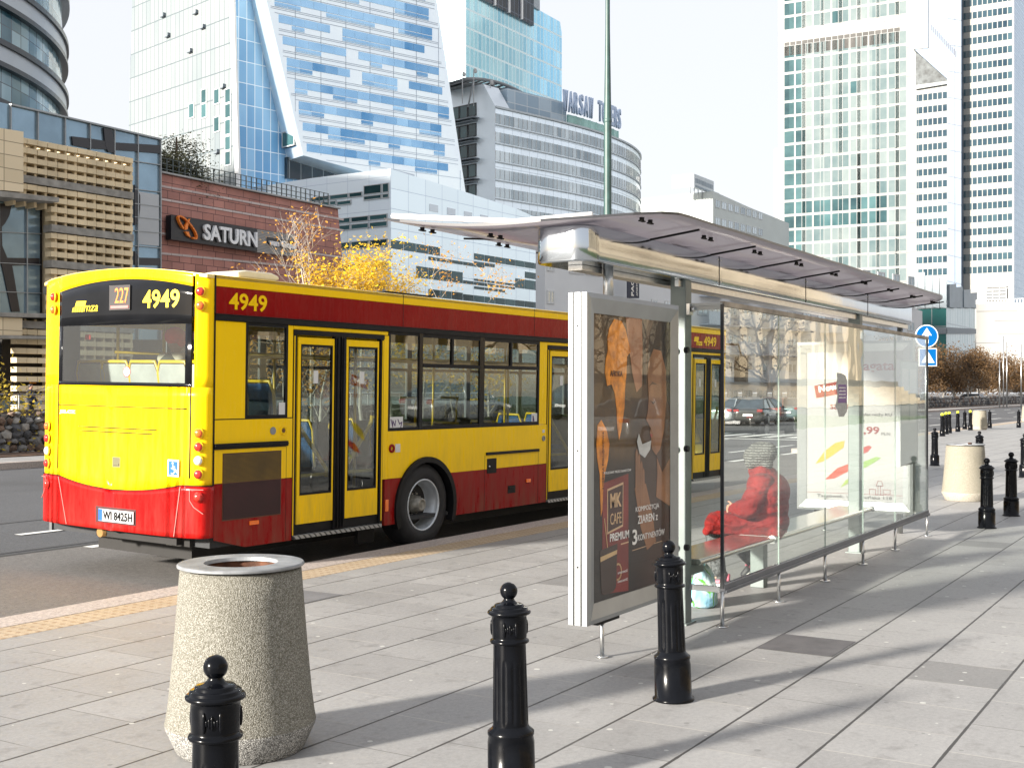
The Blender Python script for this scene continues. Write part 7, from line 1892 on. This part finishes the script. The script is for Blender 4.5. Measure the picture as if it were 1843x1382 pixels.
m_ = MB(); m_.tube([(-.075, .13, 1.075), (-.035, .168, 1.078), (.035, .168, 1.078), (.075, .13, 1.075), (.09, .05, 1.08)], .004, 6); m_.tube([(-.075, .13, 1.075), (-.09, .05, 1.08)], .004, 6)
m_.tube([(-.06, .155, 1.06), (-.035, .172, 1.045), (-.012, .168, 1.065)], .003, 6); m_.tube([(.06, .155, 1.06), (.035, .172, 1.045), (.012, .168, 1.065)], .003, 6); m_.v = [tuple(turn(v)) for v in m_.v]; m_.build('glasses', BLK, pr)
# shopping bag
def bagmat():
    m, t, b = nodes_of('bag_print'); c = coord(t)
    w_ = nd(t, 'ShaderNodeTexWave'); w_.inputs['Scale'].default_value = 5; w_.inputs['Distortion'].default_value = 9; t.links.new(c, w_.inputs['Vector'])
    base = ramp(t, noise(t, c, 7., 3), .4, .62, (.18, .38, .50), (.42, .50, .52))
    base = mixc(t, ramp(t, w_.outputs[1], .86, .93), base, (.10, .32, .04))
    t.links.new(base, b.inputs['Base Color']); b.inputs['Roughness'].default_value = .35; bump(t, b, noise(t, c, 14., 3), .6, .02); return m
bg_ = empty('shopping_bag', (8.78, 3.62, 0), (0, 0, .3), 'pale blue and green plastic shopping bag on the ground by the shelter post', 'bag')
rr = random.Random(2); m_ = MB(); n = 24
for j, (z, a, b) in enumerate(((0, .16, .08), (.02, .175, .10), (.12, .17, .10), (.21, .165, .08), (.27, .15, .05), (.31, .14, .012))):
    for k in range(n):
        t = 2 * math.pi * k / n; q = 1 + rr.uniform(-.10, .10); m_.v.append((a * q * abs(math.cos(t)) ** .6 * (1 if math.cos(t) > 0 else -1), b * q * abs(math.sin(t)) ** .6 * (1 if math.sin(t) > 0 else -1), z + rr.uniform(-.004, .004) * (j > 0)))
for j in range(5):
    for k in range(n): q = (k + 1) % n; m_.f.append([j * n + k, j * n + q, (j + 1) * n + q, (j + 1) * n + k]); m_.m.append(0); m_.sm.append(True)
m_.f.append(list(range(n))); m_.m.append(0); m_.sm.append(False); m_.f.append([5 * n + k for k in range(n)]); m_.m.append(0); m_.sm.append(False)
m_.build('sack', bagmat(), bg_)
m_ = MB(); m_.tube([(-.06, 0, .28), (-.05, .0, .36), (0, .0, .385), (.05, 0, .36), (.06, 0, .28)], .006, 6); m_.build('handle', M('bag_handle', (.10, .35, .55), .5), bg_)
def stander(name, loc, rz, coatm, legm, label, seated=False, hatm=None, sc=1.):
    r = empty(name, loc, (0, 0, rz), label, 'person'); r.scale = (sc,) * 3
    zs = -.42 if seated else 0
    bd = [('c', (0, 0, 1.0 + zs), (0, 0, 1.35 + zs), .13, .15), ('c', (0, 0, 1.45 + zs), (0, .01, 1.55 + zs), .055, .05), ('e', (0, .02, 1.64 + zs), (.075, .095, .115)), ('c', (0, .11, 1.63 + zs), (0, .12, 1.61 + zs), .01, .014)]
    for s in (-1, 1):
        bd += [('c', (s * .18, 0, 1.40 + zs), (s * .24, .03, 1.12 + zs), .05, .04), ('c', (s * .24, .03, 1.12 + zs), (s * .17, .22, 1.02 + zs), .038, .026), ('e', (s * .16, .26, 1.01 + zs), (.03, .05, .03))]
        for k in range(4): bd.append(('c', (s * .16 - .02 + k * .013, .29, 1.005 + zs), (s * .16 - .02 + k * .013, .345 - .008 * abs(k - 1.5), .99 + zs), .0085, .007))
        bd.append(('c', (s * .135, .26, 1.01 + zs), (s * .125, .30, 1.02 + zs), .010, .008))
        if seated: bd += [('c', (s * .1, 0, .5), (s * .12, .42, .5), .085, .06), ('c', (s * .12, .42, .5), (s * .12, .42, .08), .055, .035), ('c', (s * .12, .42, .05), (s * .12, .55, .04), .035, .03)]
        else: bd += [('c', (s * .1, 0, .92), (s * .11, .02, .5), .09, .06), ('c', (s * .11, .02, .5), (s * .12, 0, .09), .055, .036), ('c', (s * .12, 0, .05), (s * .13, .14, .04), .036, .03)]
    blob('body', bd, .012, SKIN, r, 3)
    ct = [('c', (0, 0, .98 + zs), (0, 0, 1.36 + zs), .17, .18), ('c', (-.1, 0, 1.42 + zs), (.1, 0, 1.42 + zs), .09, .09)]
    for s in (-1, 1): ct += [('c', (s * .19, 0, 1.40 + zs), (s * .26, .03, 1.12 + zs), .075, .065), ('c', (s * .26, .03, 1.12 + zs), (s * .175, .20, 1.02 + zs), .06, .048)]
    blob('coat', ct, .016, coatm, r, 3)
    tl = []
    for s in (-1, 1):
        if seated: tl += [('c', (s * .1, 0, .52), (s * .12, .42, .51), .10, .075), ('c', (s * .12, .42, .5), (s * .12, .42, .12), .075, .055)]
        else: tl += [('c', (s * .1, 0, .95), (s * .11, .02, .5), .105, .075), ('c', (s * .11, .02, .5), (s * .12, 0, .12), .075, .06)]
    blob('trousers', tl, .016, legm, r, 3)
    blob('hair', [('e', (0, -.01, 1.68 + zs), (.09, .105, .10))] if not hatm else [('e', (0, .0, 1.70 + zs), (.10, .115, .10)), ('c', (-.05, .03, 1.65 + zs), (.05, .03, 1.65 + zs), .065, .065)], .012, hatm or HAIR, r, 3)
    return r
NAVY = M('navy_coat', (.012, .016, .035), .8, var=.3, vs=8); DK = M('dark_trousers', (.02, .02, .022), .85)
stander('person', (at(55, 54)[0], at(55, 54)[1], 0.25), R(200), NAVY, DK, 'person in dark navy coat standing beyond the stone wall at the left')
ps = stander('person', (8.86, 9.50, .95), R(-92), M('olive_parka', (.05, .055, .035), .8), DK, 'passenger in red hat and cream collar behind the rear window of the bus', True, M('red_wool_hat', (.9, .02, .02), .8))
blob('fur_collar', [('c', (-.14, .06, 1.05), (.14, .06, 1.05), .06, .06), ('c', (-.14, -.04, 1.05), (.14, -.04, 1.05), .06, .06)], .012, M('cream_fur', (.62, .55, .40), .9, bs=.8, bsc=60), ps)
stander('person', (20.4, 8.9, .24), R(0), M('teal_jacket', (.02, .10, .12), .8), DK, 'passenger in teal jacket standing inside the bus near its front door')
# terrace wall and box at the left
tb_ = empty('terrace_wall', at(10, 51), (0, 0, 0), 'low dark terrace wall with railing before the mall at the left', 'wall')
m_ = MB(); m_.box(-20, 30, 0, .5, -.1, .9); m_.build('wall', M('terrace_brown', (.06, .045, .045), .8), tb_)
m_ = MB(); m_.box(-20, 30, .2, .26, 1.55, 1.6); [m_.box(-20 + k * 1.6, -19.95 + k * 1.6, .2, .26, .9, 1.6) for k in range(31)]; m_.build('railing', M('rail_grey', (.25, .26, .27), .5), tb_)
for a_ in [a_ for a_ in bpy.data.objects if a_.name.startswith('tmp')]: bpy.data.objects.remove(a_)
